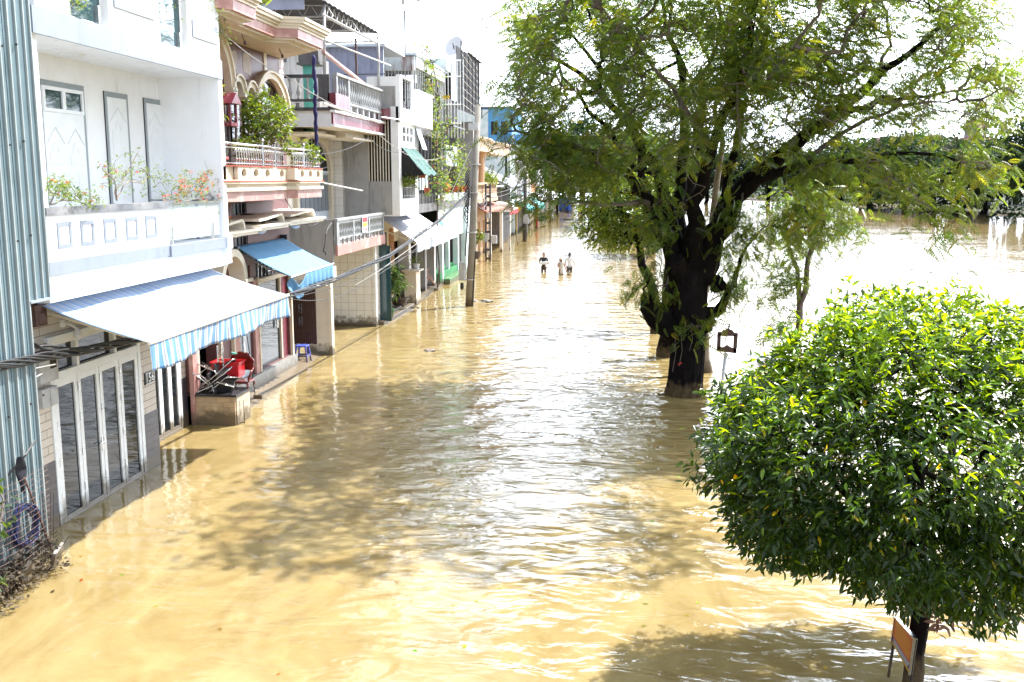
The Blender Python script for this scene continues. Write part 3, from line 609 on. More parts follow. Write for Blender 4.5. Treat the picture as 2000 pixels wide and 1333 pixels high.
# striped awning
def stripe_mat(sun_pale=0.0):
    m, nt, bs = new_mat('blue_and_white_striped_canvas'); N, L = nt.nodes, nt.links
    g = N.new('ShaderNodeNewGeometry'); sp = N.new('ShaderNodeSeparateXYZ'); L.new(g.outputs['Position'], sp.inputs[0])
    w = N.new('ShaderNodeMath'); w.operation = 'MULTIPLY'; w.inputs[1].default_value = 1/0.235; L.new(sp.outputs['Y'], w.inputs[0])
    f = N.new('ShaderNodeMath'); f.operation = 'FRACT'; L.new(w.outputs[0], f.inputs[0])
    r = N.new('ShaderNodeValToRGB'); r.color_ramp.interpolation = 'CONSTANT'; e = r.color_ramp.elements
    e[0].color = (0.055, 0.22, 0.52, 1); e[0].position = 0
    for p, c in ((0.40, (0.66, 0.7, 0.74)), (0.47, (0.14, 0.17, 0.24)), (0.53, (0.45, 0.5, 0.56)), (0.56, (0.15, 0.18, 0.27)), (0.72, (0.74, 0.77, 0.80)), (0.82, (0.3, 0.45, 0.62)), (0.87, (0.055, 0.22, 0.52))):
        k = e.new(p); k.color = (*c, 1)
    e[-1].position = 0.87 if len(e) == 8 else e[-1].position
    L.new(f.outputs[0], r.inputs['Fac']); fd = N.new('ShaderNodeMixRGB'); fd.inputs['Fac'].default_value = sun_pale; fd.inputs['Color2'].default_value = (0.62, 0.68, 0.74, 1); L.new(r.outputs['Color'], fd.inputs['Color1'])
    nz = N.new('ShaderNodeTexNoise'); nz.inputs['Scale'].default_value = 2.5; nz.inputs['Detail'].default_value = 6; L.new(g.outputs['Position'], nz.inputs['Vector']); mr = N.new('ShaderNodeMapRange'); mr.inputs['From Min'].default_value = .35; mr.inputs['From Max'].default_value = .7; mr.inputs['To Min'].default_value = .8; mr.inputs['To Max'].default_value = 1.05; L.new(nz.outputs['Fac'], mr.inputs['Value'])
    ml = N.new('ShaderNodeMixRGB'); ml.blend_type = 'MULTIPLY'; ml.inputs['Fac'].default_value = 1; L.new(fd.outputs['Color'], ml.inputs['Color1']); L.new(mr.outputs['Result'], ml.inputs['Color2'])
    L.new(ml.outputs['Color'], bs.inputs['Base Color']); bs.inputs['Roughness'].default_value = 0.55; bs.inputs['Sheen Weight'].default_value = 0.3
    return m
ms = stripe_mat(); ms_sunlit = stripe_mat(0.3)  # second copy is paler: bleaching by direct sun painted into the awning top
AY0, AY1 = 14.15, 20.45
b = MB(); b.grid(lambda u, v: (-8.88+1.88*u, AY0+(AY1-AY0)*v-0.1*u, 3.66-0.58*u-0.07*math.sin(math.pi*u)*(0.6+0.4*math.sin(v*19))), 14, 60)
aw = mk('awning', b, ms_sunlit, WH, solid=0.012, smooth=True)
b = MB(); b.grid(lambda u, v: (-7.0+0.018*math.sin(v*75+u*2)*u+0.05*u*math.sin(v*13), AY0-0.1+(AY1-AY0)*v, 3.08-0.44*u-0.02*math.sin(v*14)*u), 8, 150)
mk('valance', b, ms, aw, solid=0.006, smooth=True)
b = MB(); b.grid(lambda u, v: (-8.88+1.88*v, AY1-0.1*v, 3.66-0.58*v-0.05*math.sin(math.pi*v)-u*0.4*v), 6, 14); mk('side_valance', b, ms, aw, solid=0.006)
b = MB(); b.tube([(-7.0, AY0-0.12, 3.07), (-7.0, AY1-0.08, 3.07)], 0.03, 8)
for y in (AY0+0.15, AY1-0.3): b.tube([(-8.8, y, 3.5), (-7.6, y+0.05, 3.15), (-7.02, y, 3.06)], 0.028, 6)
mk('awning_arm', b, M['creamwhite'], aw)
mk('awning_bracket', MB().box(-8.9, -8.72, AY0-0.2, AY0+0.1, 3.3, 3.62).lathe((-8.74, AY0-0.05, 3.3), [(0.02, 0), (0.09, 0.04), (0.10, 0.12), (0.06, 0.2)], 10), M['rusty'], aw)
# lamp
lt = mk('wall_lamp', MB().tube([(-8.9, 14.95, 3.22), (-8.78, 14.98, 3.2), (-8.72, 15.05, 3.12)], 0.02, 6).lathe((-8.9, 14.93, 3.16), [(0.05, 0), (0.06, 0.06), (0.05, 0.12)], 10), M['white_metal'], WH)
b = MB(); b.lathe((-8.72, 15.07, 2.93), [(0.01, 0), (0.055, 0.03), (0.07, 0.09), (0.045, 0.16), (0.03, 0.2)], 12); mk('bulb', b, M['whitecloth'], lt, smooth=True)

# meter boxes on the board wall
t = thing('meter_box', 'rust streaked pale grey meter box, upper of two beside the folding doors', 'meter box', (-8.85, 14.15, 2.1))
mk('casing', MB().box(-8.89, -8.70, 13.92, 14.42, 2.42, 2.86), M['boxgrey'], t, bevel=0.01); mk('window', MB().box(-8.70, -8.69, 14.2, 14.36, 2.62, 2.76), M['glass'], t); mk('rain_hood', MB().box(-8.89, -8.66, 13.90, 14.44, 2.86, 2.89), M['rusty'], t)
t = thing('meter_box', 'smooth pale grey lower meter box with a lid, hung under the rusty one', 'meter box', (-8.85, 14.2, 1.9))
mk('casing', MB().box(-8.89, -8.74, 14.0, 14.42, 2.02, 2.32), M['boxgrey'], t, bevel=0.01); mk('lid', MB().box(-8.74, -8.725, 14.2, 14.41, 2.04, 2.30), M['boxgrey'], t, bevel=0.006)

# things beside the shed
def coil(c, r, n, axis, rad, mbx):
    pts = []
    for i in range(n*20):
        a = 2*math.pi*i/20; rr = r*(1+0.12*math.sin(i*0.37)); pts.append(Vector(c)+Vector((0.06*math.sin(i*0.9), rr*math.cos(a), rr*math.sin(a))))
    return mbx.tube(pts, rad, 5)
tag(mk('hose_coil', coil((-8.12, 12.35, 0.78), 0.27, 9, 'x', 0.013, MB()), M['hose']), 'coil of dark blue hose hanging on the wire mesh fence by the shed', 'hose')
t = thing('mesh_fence', 'sagging wire mesh fence with a leaning post in front of the teal shed', 'fence', (-8.05, 12.0, 0))
b = MB()
for k in range(18): y = 11.4+k*0.085; b.tube([(-8.02+0.02*math.sin(k), y, 0.15), (-8.0+0.05*math.sin(k*2), y+0.02, 1.6-0.03*k)], 0.004, 3)
for k in range(17): z = 0.15+k*0.085; b.tube([(-8.02, 11.4, z), (-8.0, 12.1, z-0.03), (-8.03, 12.85, z+0.02*math.sin(k))], 0.004, 3)
mk('mesh', b, M['rusty'], t); mk('post', MB().tube([(-8.0, 13.0, -0.3), (-8.1, 12.4, 1.45)], 0.016, 6), M['rusty'], t)
b = MB(); 
def cloth(u, v): return (-8.17+0.08*math.sin(u*6+v*5)*0.6, 12.45+0.07*math.cos(u*6.3)*(1-0.5*v)*(0.6+0.5*math.sin(v*3)), 1.72-0.50*v)
b.grid(cloth, 14, 10); tag(mk('hanging_cloth', b, M['blackcloth'], smooth=True), 'dark blue garment hung on a hook on the teal shed wall', 'clothes')
tag(mk('wall_hook', MB().tube([(-8.28, 12.3, 1.5), (-8.12, 12.5, 1.74), (-8.18, 12.85, 1.86)], 0.014, 5), M['iron']), 'dark bent metal hook sticking out of the teal shed wall', 'hook')
# debris and dry roots
b = MB()
for k in range(520):
    y = random.uniform(11.0, 12.9); x = -8.25+abs(random.gauss(0, 0.17)); z = abs(random.gauss(0.15, 0.22)); p = Vector((x, y, z)); d = Vector(rnd_dir(1)[0])*random.uniform(0.07, 0.24)
    b.tube([p, p+d*0.5+Vector((0, 0, 0.06)), p+d+Vector((0, 0, -0.05))], [0.006, 0.005, 0.002], 3)
P_, D_ = spray([(-8.22+abs(random.gauss(0, .22)), random.uniform(11.0, 12.9), abs(random.gauss(0.12, 0.16))) for _ in range(260)], 3, 0.06)
db = tag(mk('debris_heap', b, M['debris']), 'heap of dry brown twigs and rubbish at the foot of the teal shed', 'debris', kind='stuff')
leaves('dry_leaves', P_, D_, 0.09, T_CARD, M['debris'], parent=db)
for k, (y, z, c, lab) in enumerate(((13.35, 0.12, 'boxgrey', 'pale cracked slab leaning in the heap by the shed corner'), (12.6, 0.16, 'iron', 'dark tilted box lid lying in the twig heap'))):
    tag(mk('scrap_board', MB().obox((-8.0, y-.5, z), (0.05, 0.28, 0.36), (R(15+20*k), R(20), R(10))), M[c]), lab, 'scrap')
# leaves of a shrub close to the camera at the left edge
t = thing('leafy_shrub', 'bright green leafy shoots of a near shrub poking in at the left edge', 'shrub', (-4.75, 6.2, 0))
sk = Skel(); sk.limb([((-4.85, 6.2, -0.5), .03), ((-4.75, 6.2, 1.5), .022), ((-4.6, 6.3, 3.0), .012)])
tg = [atY(x, y, 6.25+random.uniform(-.25, .25)) for x, y in ((2, 950), (6, 975), (3, 1010), (8, 1020), (-8, 990), (-15, 940), (-20, 1040), (2, 1125), (-12, 1130), (-25, 1080), (-30, 980))]
tips = sk.grow(tg, sag=0.05); b = MB(); sk.mesh(b); mk('stem', b, M['barkgrey'], t)
P_, D_ = spray([sk.p[i] for i in tips], 5, 0.03, droop=0.5); leaves('foliage', P_, D_, 0.085, T_LEAF, L_BROAD, t)

# ================================================================ PINK HOUSE
PH = thing('pink_house', 'dusty pink house with cream arches, big stepped roof slab and a balcony full of plants', 'house', (-9.6, 25.5, 0))
XW = -9.6
b = MB(); b.wallx(-9.9, XW, 21.1, 28.22, -0.8, 8.9, [(21.5, 22.7, -0.9, 2.9), (24.05, 25.0, 0.42, 3.3), (25.4, 27.95, 0.42, 3.55), (24.05, 24.95, 3.6, 5.0), (21.5, 23.2, 3.3, 4.1),
     (21.3, 24.0, 5.3, 7.5), (25.6, 27.9, 5.3, 7.2)])
mk('wall', b, M['pink'], PH)
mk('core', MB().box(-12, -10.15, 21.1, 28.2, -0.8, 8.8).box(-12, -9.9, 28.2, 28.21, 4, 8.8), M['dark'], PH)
mk('plinth', MB().box(-9.9, -9.45, 23.2, 28.15, -0.8, 0.40), M['step'], PH)
b = MB()
for y in (21.38, 22.72, 23.55, 25.32, 27.97): b.box(XW, -9.52, y, y+0.09, 0.0, 2.95)
mks('cream_trim', b, M['cream'], PH)
mks('pale_pier', MB().box(XW, -9.54, 23.64, 24.0, -0.5, 2.9).box(XW, -9.54, 25.05, 25.32, 0.3, 2.9).box(XW, -9.5, 21.05, 21.35, -0.5, 2.9), M['pinkpale'], PH)
# narrow blue-grey door and glazed shop door
d = mk('side_door', MB().box(-9.72, -9.66, 24.05, 25.0, 0.42, 3.3), M['bluegrey'], PH)
def hhandle(parent, y, z):
    b = MB()
    for dz in (0, 0.34): b.box(-9.64, -9.61, y-0.05, y-0.02, z+dz, z+dz+0.26); b.box(-9.64, -9.61, y+0.02, y+0.05, z+dz, z+dz+0.26); b.box(-9.63, -9.62, y-0.02, y+0.02, z+dz+0.11, z+dz+0.15)
    b.box(-9.645, -9.62, y-0.035, y+0.035, z+0.2, z+0.4); return mk('handle', b, M['steel'], parent)
hhandle(d, 24.45, 1.0)
d = mk('glass_door', MB().box(-9.72, -9.68, 25.42, 27.3, 0.42, 2.75), M['glass'], PH); hhandle(d, 27.0, 1.35)
b = MB()
for k in range(26):
    a = k*2.4; r = 0.02*k**0.75; b.box(-9.68, -9.674, 26.1+r*math.cos(a)-0.012, 26.1+r*math.cos(a)+0.02, 1.55+r*math.sin(a), 1.55+r*math.sin(a)+0.02)
mk('frosted_motif', b, M['whitecloth'], d)
b = MB(); b.box(-9.72, -9.6, 25.4, 27.95, 2.75, 2.86); b.box(-9.72, -9.62, 27.3, 27.38, 0.42, 2.75); mk('door_head', b, M['cream'], PH)
b = MB(); b.box(-9.72, -9.66, 27.4, 27.95, 0.42, 2.75); mk('maroon_leaf', b, M['maroon'], PH)
b = MB(); z0, z1 = 2.9, 3.5
for k in range(10): y = 25.45+k*0.27; b.box(-9.68, -9.65, y, y+0.02, z0, z1)
for (ya, za, yb, zb) in ((26.2, 2.95, 26.7, 3.42), (26.7, 3.42, 27.1, 3.42), (27.1, 3.42, 27.4, 3.0), (26.55, 3.0, 27.0, 3.3), (26.45, 3.0, 27.0, 3.0)): b.tube([(-9.64, ya, za), (-9.64, yb, zb)], 0.018, 4)
mk('fretwork_transom', b, M['steel'], PH)
# tall grille beside the canopies
b = MB()
for k in range(4): y = 24.08+k*0.27; b.box(-9.66, -9.62, y, y+0.045, 3.6, 5.0)
for z in (3.62, 4.05, 4.55, 4.9): b.box(-9.66, -9.62, 24.05, 24.95, z, z+0.04)
b.ring(-9.65, -9.62, 24.5, 4.3, 0.08, 0.12, 0, 360, 12); mk('window_grille', b, M['iron'], PH)
mk('grille_pane', MB().box(-9.8, -9.78, 24.05, 24.95, 3.6, 5.0), M['bluegrey'], PH)
# curled concrete canopies
def canopy(y0, y1, yh0, yh1, z, flip=False):
    b = MB(); b.box(XW, -8.62, y0, y1, z-0.06, z+0.02); b.box(XW, -8.56, y0-0.04, y1+0.06, z+0.02, z+0.075)
    h = 0.30; pr = [(yh0, z+0.075), (yh0, z+0.13+0.10)]
    pts = [(yh0, z+0.2+0.02)]; pts += [(yh0+(yh1-0.22-yh0)*t, z+0.2+0.12*t) for t in (0.3, 0.6, 1.0)]
    pts += [(yh1-0.22+0.22*math.sin(R(a)), z+0.10+0.22*math.cos(R(a))) for a in (15, 35, 55, 75, 90)] + [(yh1, z+0.075)]
    inn = [(y-(0.05 if i > 4 else 0.0), zz-0.055) for i, (y, zz) in enumerate(pts)]; inn[-1] = (yh1-0.055, z+0.075)
    b.prism(pts+inn[::-1], 'x', XW, -8.62)
    return mk('concrete_canopy', b, M['creamwhite'], PH)
canopy(20.75, 23.1, 20.7, 22.3, 4.28); c2 = canopy(23.15, 25.3, 23.2, 25.0, 4.33); c3 = canopy(25.4, 28.4, 25.5, 27.6, 4.36)
b = MB(); b.grid(lambda u, v: (-9.5+0.75*u, 23.9+1.3*v, 4.42+0.24*math.sin(math.pi*min(1, v*1.2))*(1-0.35*u)), 10, 14); mk('old_felt', b, M['concdark'], c2, smooth=True)
for y in (22.6, 24.3, 27.0): mk('dome_lamp', MB().lathe((-9.0, y, 4.14), [(0.02, 0), (0.10, 0.03), (0.13, 0.07), (0.13, 0.09)], 12), M['whitecloth'], PH, smooth=True)
# ornament over door of next bay, cream scroll near the striped awning
mk('arch_hood', MB().ring(XW, -9.2, 23.0, 3.05, 0.62, 0.80, 0, 180, 16).box(XW, -9.15, 23.55, 24.05, 2.98, 3.06), M['creamwhite'], PH)
# balcony
out = [(-9.6, 20.35), (-8.35, 20.35), (-8.2, 20.9), (-8.2, 23.1), (-8.42, 23.35), (-8.42, 24.7), (-8.2, 24.95), (-8.2, 27.0), (-9.6, 27.1)]
def off(poly, d): return [(x+(d if x > -9.55 else 0), y+(d*0.8 if y > 25 else -d*0.8 if y < 20.5 else 0)) for x, y in poly]
mk('balcony_soffit_band', MB().prism(off(out, -0.02), 'z', 5.02, 5.24), M['pinkpale'], PH)
mk('balcony_mould', MB().prism(off(out, 0.03), 'z', 5.24, 5.32).prism(off(out, -0.05), 'z', 5.32, 5.40).prism(off(out, 0.04), 'z', 5.40, 5.44), M['cream'], PH)
mk('red_line', MB().prism(off(out, 0.05), 'z', 5.44, 5.465).prism(off(out, 0.02), 'z', 5.77, 5.795), M['terrapot'], PH)
b = MB(); b.prism(off(out, 0.0), 'z', 5.465, 5.49)
def ovalwall(y0, y1, x, n):
    w = (y1-y0)/n
    for k in range(n):
        yc = y0+(k+.5)*w; 
        N_ = 16; hy, hz = 0.15, 0.10; zc = 5.63
        for i in range(N_):
            t0, t1 = 2*math.pi*i/N_, 2*math.pi*(i+1)/N_
            def rim(t):
                c, s = math.cos(t), math.sin(t); m_ = max(abs(c)/(w/2), abs(s)/0.14); return (yc+c/m_, zc+s/m_)
            def ov(t): return (yc+hy*math.cos(t), zc+hz*math.sin(t))
            b.prism([ov(t0), rim(t0), rim(t1), ov(t1)], 'x', x-0.09, x)
ovalwall(20.9, 23.1, -8.2, 3); ovalwall(23.35, 24.7, -8.42, 2); ovalwall(24.95, 27.0, -8.2, 3)
b.box(-9.6, -8.2, 26.95, 27.05, 5.49, 5.77); b.box(-8.5, -8.2, 23.1, 23.35, 5.49, 5.77); b.box(-8.5, -8.2, 24.7, 24.95, 5.49, 5.77); b.box(-9.6, -8.3, 20.35, 20.45, 5.49, 5.77); b.box(-8.42, -8.3, 20.4, 20.9, 5.49, 5.77)
mk('pierced_parapet', b, M['cream'], PH)
mk('balcony_floor', MB().box(-9.7, -8.55, 20.5, 26.9, 5.49, 5.52), M['step'], PH)
# metal railing with hooped bars
b = MB(); rl = [(-9.5, 20.4), (-8.34, 20.4), (-8.25, 20.95), (-8.25, 23.1), (-8.47, 23.4), (-8.47, 24.7), (-8.25, 24.95), (-8.25, 26.95), (-9.5, 27.0)]
b.tube([(x, y, 6.25) for x, y in rl], 0.03, 8); b.tube([(x, y, 6.17) for x, y in rl], 0.012, 5); b.tube([(x, y, 5.84) for x, y in rl], 0.012, 5)
rg = mk('balcony_railing', b, M['steel'], PH, smooth=True)
b = MB(); b.tube([(-8.25, 21.0, 5.79), (-8.25, 21.0, 6.17)], 0.010, 5); b.tube([(-8.25, 21.0-0.09*math.cos(R(a)), 6.08+0.08*math.sin(R(a))) for a in (0, 40, 90, 140, 180)], 0.009, 4)
b.lathe((-8.25, 21.0, 5.90), [(0.008, 0), (0.028, 0.03), (0.008, 0.06)], 8); br0 = mk('baluster', b, M['steel'], rg)
n = 0
for y in np.arange(21.15, 26.95, 0.145):
    x = -8.47 if 23.35 < y < 24.75 else -8.25; c = br0.copy(); COL.objects.link(c); c.parent = rg; c.location = br0.location + Vector((x+8.25, y-21.0, 0)); WO[c.name] = WO[br0.name]
for y in (22.6, 24.05, 25.6): mk('rail_post', MB().tube([(-8.25 if y != 24.05 else -8.47, y, 5.79), (-8.25 if y != 24.05 else -8.47, y, 6.34)], 0.028, 8).lathe((-8.25 if y != 24.05 else -8.47, y, 6.33), [(0.01, 0), (0.045, 0.04), (0.045, 0.06), (0.01, 0.1)], 10), M['steel'], rg)
# arches of the first floor
def archset(yc, zc, r, w, x=-9.42, sz=1.0, nm='cream_arch'):
    b = MB(); b.ring(XW, x, yc, zc, r, r+w, 0, 180, 20, sz); b.ring(XW, x+0.05, yc, zc, r+w*0.72, r+w, 0, 180, 20, sz); b.box(XW, x+0.05, yc-r-w-0.06, yc-r+0.02, zc-0.10, zc); b.box(XW, x+0.05, yc+r-0.02, yc+r+w+0.06, zc-0.10, zc)
    return mk(nm, b, M['cream'], PH)
archset(26.75, 7.25, 1.12, 0.26, sz=0.82); archset(24.35, 7.62, 0.26, 0.18); archset(25.2, 7.55, 0.26, 0.18); archset(22.65, 7.7, 1.2, 0.22)
def fan(yc, zc, r, sz=1.0):
    b = MB(); b.ring(-9.62, -9.56, yc, zc, r-0.10, r-0.01, 0, 180, 18, sz); w = mk('arched_window', b, M['darkbrown'], PH)
    pts = [(yc+(r-0.02)*math.cos(R(a)), zc+(r-0.02)*sz*math.sin(R(a))) for a in range(0, 181, 15)]; mk('pane', MB().prism(pts, 'x', -9.598, -9.59), M['glass'], w)
    b = MB(); b.ring(-9.59, -9.55, yc, zc, r*0.55, r*0.6, 0, 180, 12, sz); b.box(-9.59, -9.54, yc-r, yc+r, zc-0.04, zc+0.05)
    for a in (50, 75, 105, 130): b.tube([(-9.57, yc+r*.57*math.cos(R(a)), zc+r*.57*sz*math.sin(R(a))), (-9.57, yc+r*.95*math.cos(R(a)), zc+r*.95*sz*math.sin(R(a)))], 0.015, 4)
    mk('glazing_bar', b, M['rusty'], w)
fan(26.75, 7.25, 1.12, 0.82)
for yc, zc in ((24.35, 7.62), (25.2, 7.55)):
    mk('narrow_arched_window', MB().ring(XW, -9.55, yc, zc, 0.02, 0.25, 0, 180, 10).box(XW, -9.55, yc-0.25, yc+0.25, 6.4, zc), M['glass'], PH)
    mk('white_mullion', MB().box(-9.56, -9.52, yc-0.02, yc+0.02, 6.4, zc+0.2).box(-9.56, -9.52, yc-0.25, yc+0.25, 7.0, 7.04), M['white_metal'], PH)
mk('timber_door', MB().box(-9.66, -9.62, 21.3, 24.0, 5.3, 7.5).box(-9.64, -9.58, 22.6, 22.7, 5.3, 7.5), M['darkbrown'], PH); mk('timber_door', MB().box(-9.7, -9.64, 25.6, 27.9, 5.3, 7.2).box(-9.66, -9.6, 26.7, 26.8, 5.3, 7.2), M['darkbrown'], PH)
b = MB()
def blotch(y, z, ry, rz, sd):
    rr = random.Random(sd); pts = [(y+ry*(1+rr.uniform(-.15, .15))*max(-1, min(1, 1.3*math.cos(2*math.pi*i/14))), z+rz*(1+rr.uniform(-.15, .15))*max(-1, min(1, 1.3*math.sin(2*math.pi*i/14)))) for i in range(14)]; b.prism(pts, 'x', XW, XW+0.006)
blotch(24.5, 8.42, 0.24, 0.22, 1); blotch(25.4, 8.42, 0.27, 0.27, 2); blotch(28.0, 8.3, 0.22, 0.25, 3); blotch(28.0, 7.75, 0.25, 0.2, 6); blotch(23.6, 8.35, 0.25, 0.2, 4); blotch(28.0, 8.7, 0.2, 0.12, 5)
mks('peeled_patch', b, M['peel'], PH); mk('cream_strip', MB().box(XW, -9.57, 26.6, 26.8, 8.35, 8.85), M['cream'], PH)
# stepped roof slab
ro = [(-9.6, 20.3), (-8.25, 20.3), (-8.0, 20.6), (-8.0, 21.9), (-8.5, 22.1), (-8.5, 24.6), (-8.0, 24.8), (-8.0, 26.9), (-9.6, 28.3)]
mk('roof_soffit', MB().prism(off(ro, -0.30), 'z', 8.84, 8.9).prism(off(ro, -0.12), 'z', 8.9, 8.95), M['cream'], PH)
mk('roof_band', MB().prism(off(ro, -0.03), 'z', 8.95, 9.17), M['pinkpale'], PH)
mk('roof_cornice', MB().prism(off(ro, 0.0), 'z', 9.17, 9.24).prism(off(ro, 0.05), 'z', 9.24, 9.30).prism(off(ro, 0.12), 'z', 9.30, 9.38).prism(off(ro, 0.16), 'z', 9.38, 9.45), M['cream'], PH)
for yc in (21.2, 25.9, 23.3): mk('soffit_lamp', MB().tube([(-8.9, yc, 8.84), (-8.85, yc, 8.7)], 0.012, 5).lathe((-8.83, yc, 8.6), [(0.01, 0), (0.04, 0.03), (0.03, 0.1)], 8), M['rusty'], PH)
# blue canvas awning
b = MB(); b.grid(lambda u, v: (-9.5+1.4*u, 23.85+3.6*v, 3.86-0.74*u-0.05*math.sin(math.pi*u)-0.035*math.sin(v*math.pi*4)**2*u), 14, 40)
aw = mk('blue_awning', b, M['blue'], PH, solid=0.01, smooth=True)
b = MB()
def valv(u, v):
    tear = max(0, 0.34-v)/0.34; return (-8.1-0.12*tear*math.sin(u*3)+0.03*math.sin(v*60)*u, 23.85+3.6*v+0.0*u+(0.12*math.sin(v*20)*tear), 3.12-(0.38+0.14*math.sin(v*8)**2*tear)*u-0.28*math.sin(math.pi*min(1, v/0.34))*(1 if v < 0.34 else 0)*(1-0.3*u))
b.grid(valv, 8, 90); mk('valance', b, M['blue'], aw, solid=0.006, smooth=True)
b = MB(); b.tube([(-8.1, 23.8, 3.11), (-8.1, 27.5, 3.14)], 0.022, 6)
for y in (23.95, 27.3): b.tube([(-9.45, y, 3.7), (-8.75, y+0.03, 3.3), (-8.1, y, 3.11)], 0.022, 6)
mk('awning_arm', b, M['steel'], aw); mks('awning_bracket', MB().box(-9.6, -9.4, 23.7, 23.9, 3.55, 3.85).box(-9.6, -9.4, 27.4, 27.6, 3.7, 3.95), M['iron'], aw)

# planter wall of split sandstone with black top
t = thing('stone_planter', 'low sandstone clad planter wall with a black slab top standing in the water', 'planter', (-9.15, 21.5, 0))
mk('front_cladding', MB().box(-9.74, -8.585, 21.10, 21.16, -0.6, 0.66), M['stone'], t); mk('side_cladding', MB().box(-8.60, -8.56, 21.16, 21.95, -0.6, 0.66).box(-9.74, -8.60, 21.16, 21.9, -0.6, 0.62), M['stone_y'], t)
mk('top_slab', MB().box(-9.76, -8.53, 21.06, 21.98, 0.66, 0.71), M['iron'], t, bevel=0.006)
# stacked folded chairs with black seats
def metal_chair(lab):
    t = thing('folding_chair', lab, 'chair', (0, 0, 0), 'chairs heaped on the planter')
    b = MB()
    for s in (-.2, .2): b.tube([(s, -.28, -.38), (s, -.1, 0.0), (s*0.95, 0.16, 0.42), (s*.85, .18, .46)], 0.016, 6); b.tube([(s*.93, .26, -.36), (s*.93, 0.0, 0.0), (s*.93, -.18, 0.06)], 0.014, 6)
    b.tube([(-.17, .18, .46), (.17, .18, .46)], 0.013, 6); b.tube([(-.2, -.2, -.2), (.2, -.2, -.2)], 0.01, 5); b.tube([(-.19, .16, -.2), (.19, .16, -.2)], 0.01, 5)
    fr = mk('frame', b, M['steel'], t, smooth=True); mk('seat', MB().box(-.19, .19, -.2, .17, 0.0, 0.045), M['iron'], t, bevel=0.02); mk('backrest', MB().obox((0, .15, .36), (.36, .03, .2), (R(-10), 0, 0)), M['iron'], t, bevel=0.01)
    return t
ch = metal_chair('black seated steel chair lowest in the heap, legs hanging over the planter front')
def setp(o, loc, rot): o.location = loc; o.rotation_euler = [R(a) for a in rot]; WO[o.name] = Vector(loc)
setp(ch, (-9.1, 21.45, 0.83), (82, 10, 65))
for lab, loc, rot in (('black seated steel chair at the left end of the heap, its legs poking left', (-9.35, 21.4, 0.95), (95, -8, 120)), ('black seated steel chair on top of the heap, back turned up', (-9.15, 21.5, 1.16), (78, 12, 100)),
                      ('black seated steel chair at the right end of the heap beside the red wooden armchair', (-8.92, 21.4, 0.88), (100, 20, 20)), ('black seated steel chair in the middle of the heap under the topmost one', (-9.2, 21.42, 1.05), (88, -20, 75))):
    c = tree_copy(ch, loc, lab); setp(c, loc, rot)
t = thing('red_tub', 'bright red plastic tub tipped on the heap of chairs', 'tub', (-8.98, 21.78, 1.0))
b = MB()
for x0, x1, y0, y1 in ((-.32, .32, -.2, -.17), (-.32, .32, .17, .2), (-.32, -.29, -.17, .17), (.29, .32, -.17, .17)): b.box(-8.98+x0, -8.98+x1, 21.78+y0, 21.78+y1, 1.03, 1.33)
b.box(-9.3, -8.66, 21.58, 21.98, 1.0, 1.03); mk('body', b, M['red'], t, bevel=0.01); mk('rim', MB().box(-9.33, -8.63, 21.55, 21.585, 1.33, 1.36).box(-9.33, -8.63, 21.975, 22.01, 1.33, 1.36).box(-9.33, -9.295, 21.585, 21.975, 1.33, 1.36).box(-8.665, -8.63, 21.585, 21.975, 1.33, 1.36), M['red'], t)
# carved red wooden armchair
t = thing('carved_armchair', 'polished red wooden armchair with a tall carved oval back, perched on the planter', 'chair', (-8.9, 21.75, 0.71))
cx, cy, cz = -8.72, 21.95, 0.72
mk('seat', MB().box(cx-.3, cx+.3, cy-.25, cy+.3, cz+0.16, cz+.24), M['redwood'], t, bevel=0.02)
b = MB(); pts = []
for i in range(21):
    a = R(-35+250*i/20); rr = 1+0.06*math.sin(i*1.9); pts.append((cx-0.06+0.34*math.cos(a)*rr, cz+0.72+0.36*math.sin(a)*rr))
b.prism(pts, 'y', cy+0.26, cy+0.31); b.tube([(p[0], cy+0.28, p[1]) for p in pts], 0.035, 6); mk('backrest', b, M['redwood'], t)
for s in (-.3, .3): mk('armrest', MB().tube([(cx+s, cy+.28, cz+.62), (cx+s*1.15, cy+.02, cz+.60), (cx+s*1.25, cy-.22, cz+.5), (cx+s*1.1, cy-.26, cz+.34), (cx+s, cy-.18, cz+.22)], [0.025, .03, .035, .03, .025], 7), M['redwood'], t, smooth=True)
for sx in (-.26, .26):
    for sy in (-.2, .26): mk('leg', MB().tube([(cx+sx, cy+sy, cz+.17), (cx+sx*1.1, cy+sy*1.1, cz+.08), (cx+sx, cy+sy, cz)], [.035, .03, .02], 6), M['redwood'], t)
mk('turquoise_bow', MB().obox((cx-.3, cy+.24, cz+1.06), (.12, .05, .05), (0, R(20), 0)).obox((cx-.22, cy+.24, cz+1.04), (.08, .05, .04), (0, R(-30), 0)), M['turq'], t)
t.scale = (.8, .8, .72); t.location = (-8.88, 21.75, .71)
b = MB(); b.box(-9.14, -9.11, 21.55, 21.57, 0.72, 1.75); b.box(-9.02, -8.99, 21.55, 21.57, 0.72, 1.75)
for k in range(9): b.tube([(-9.13, 21.56, 0.8+k*.11), (-9.0, 21.56, 0.91+k*.11)], 0.008, 4)
tag(mk('steel_lattice', b, M['steel']), 'narrow upright steel lattice strip rising behind the heap of chairs', 'lattice')
P_, D_ = spray([(-9.25+0.02*k, 21.6, 1.1+0.05*k) for k in range(10)], 5, 0.05); o = leaves('dried_flowers', P_, D_, 0.07, T_CARD, mat('dry_pinkish_leaf', (0.4, 0.22, 0.15), 0.9)); tag(o, 'dried brownish pink sprig tied beside the steel lattice strip', 'dried flowers')
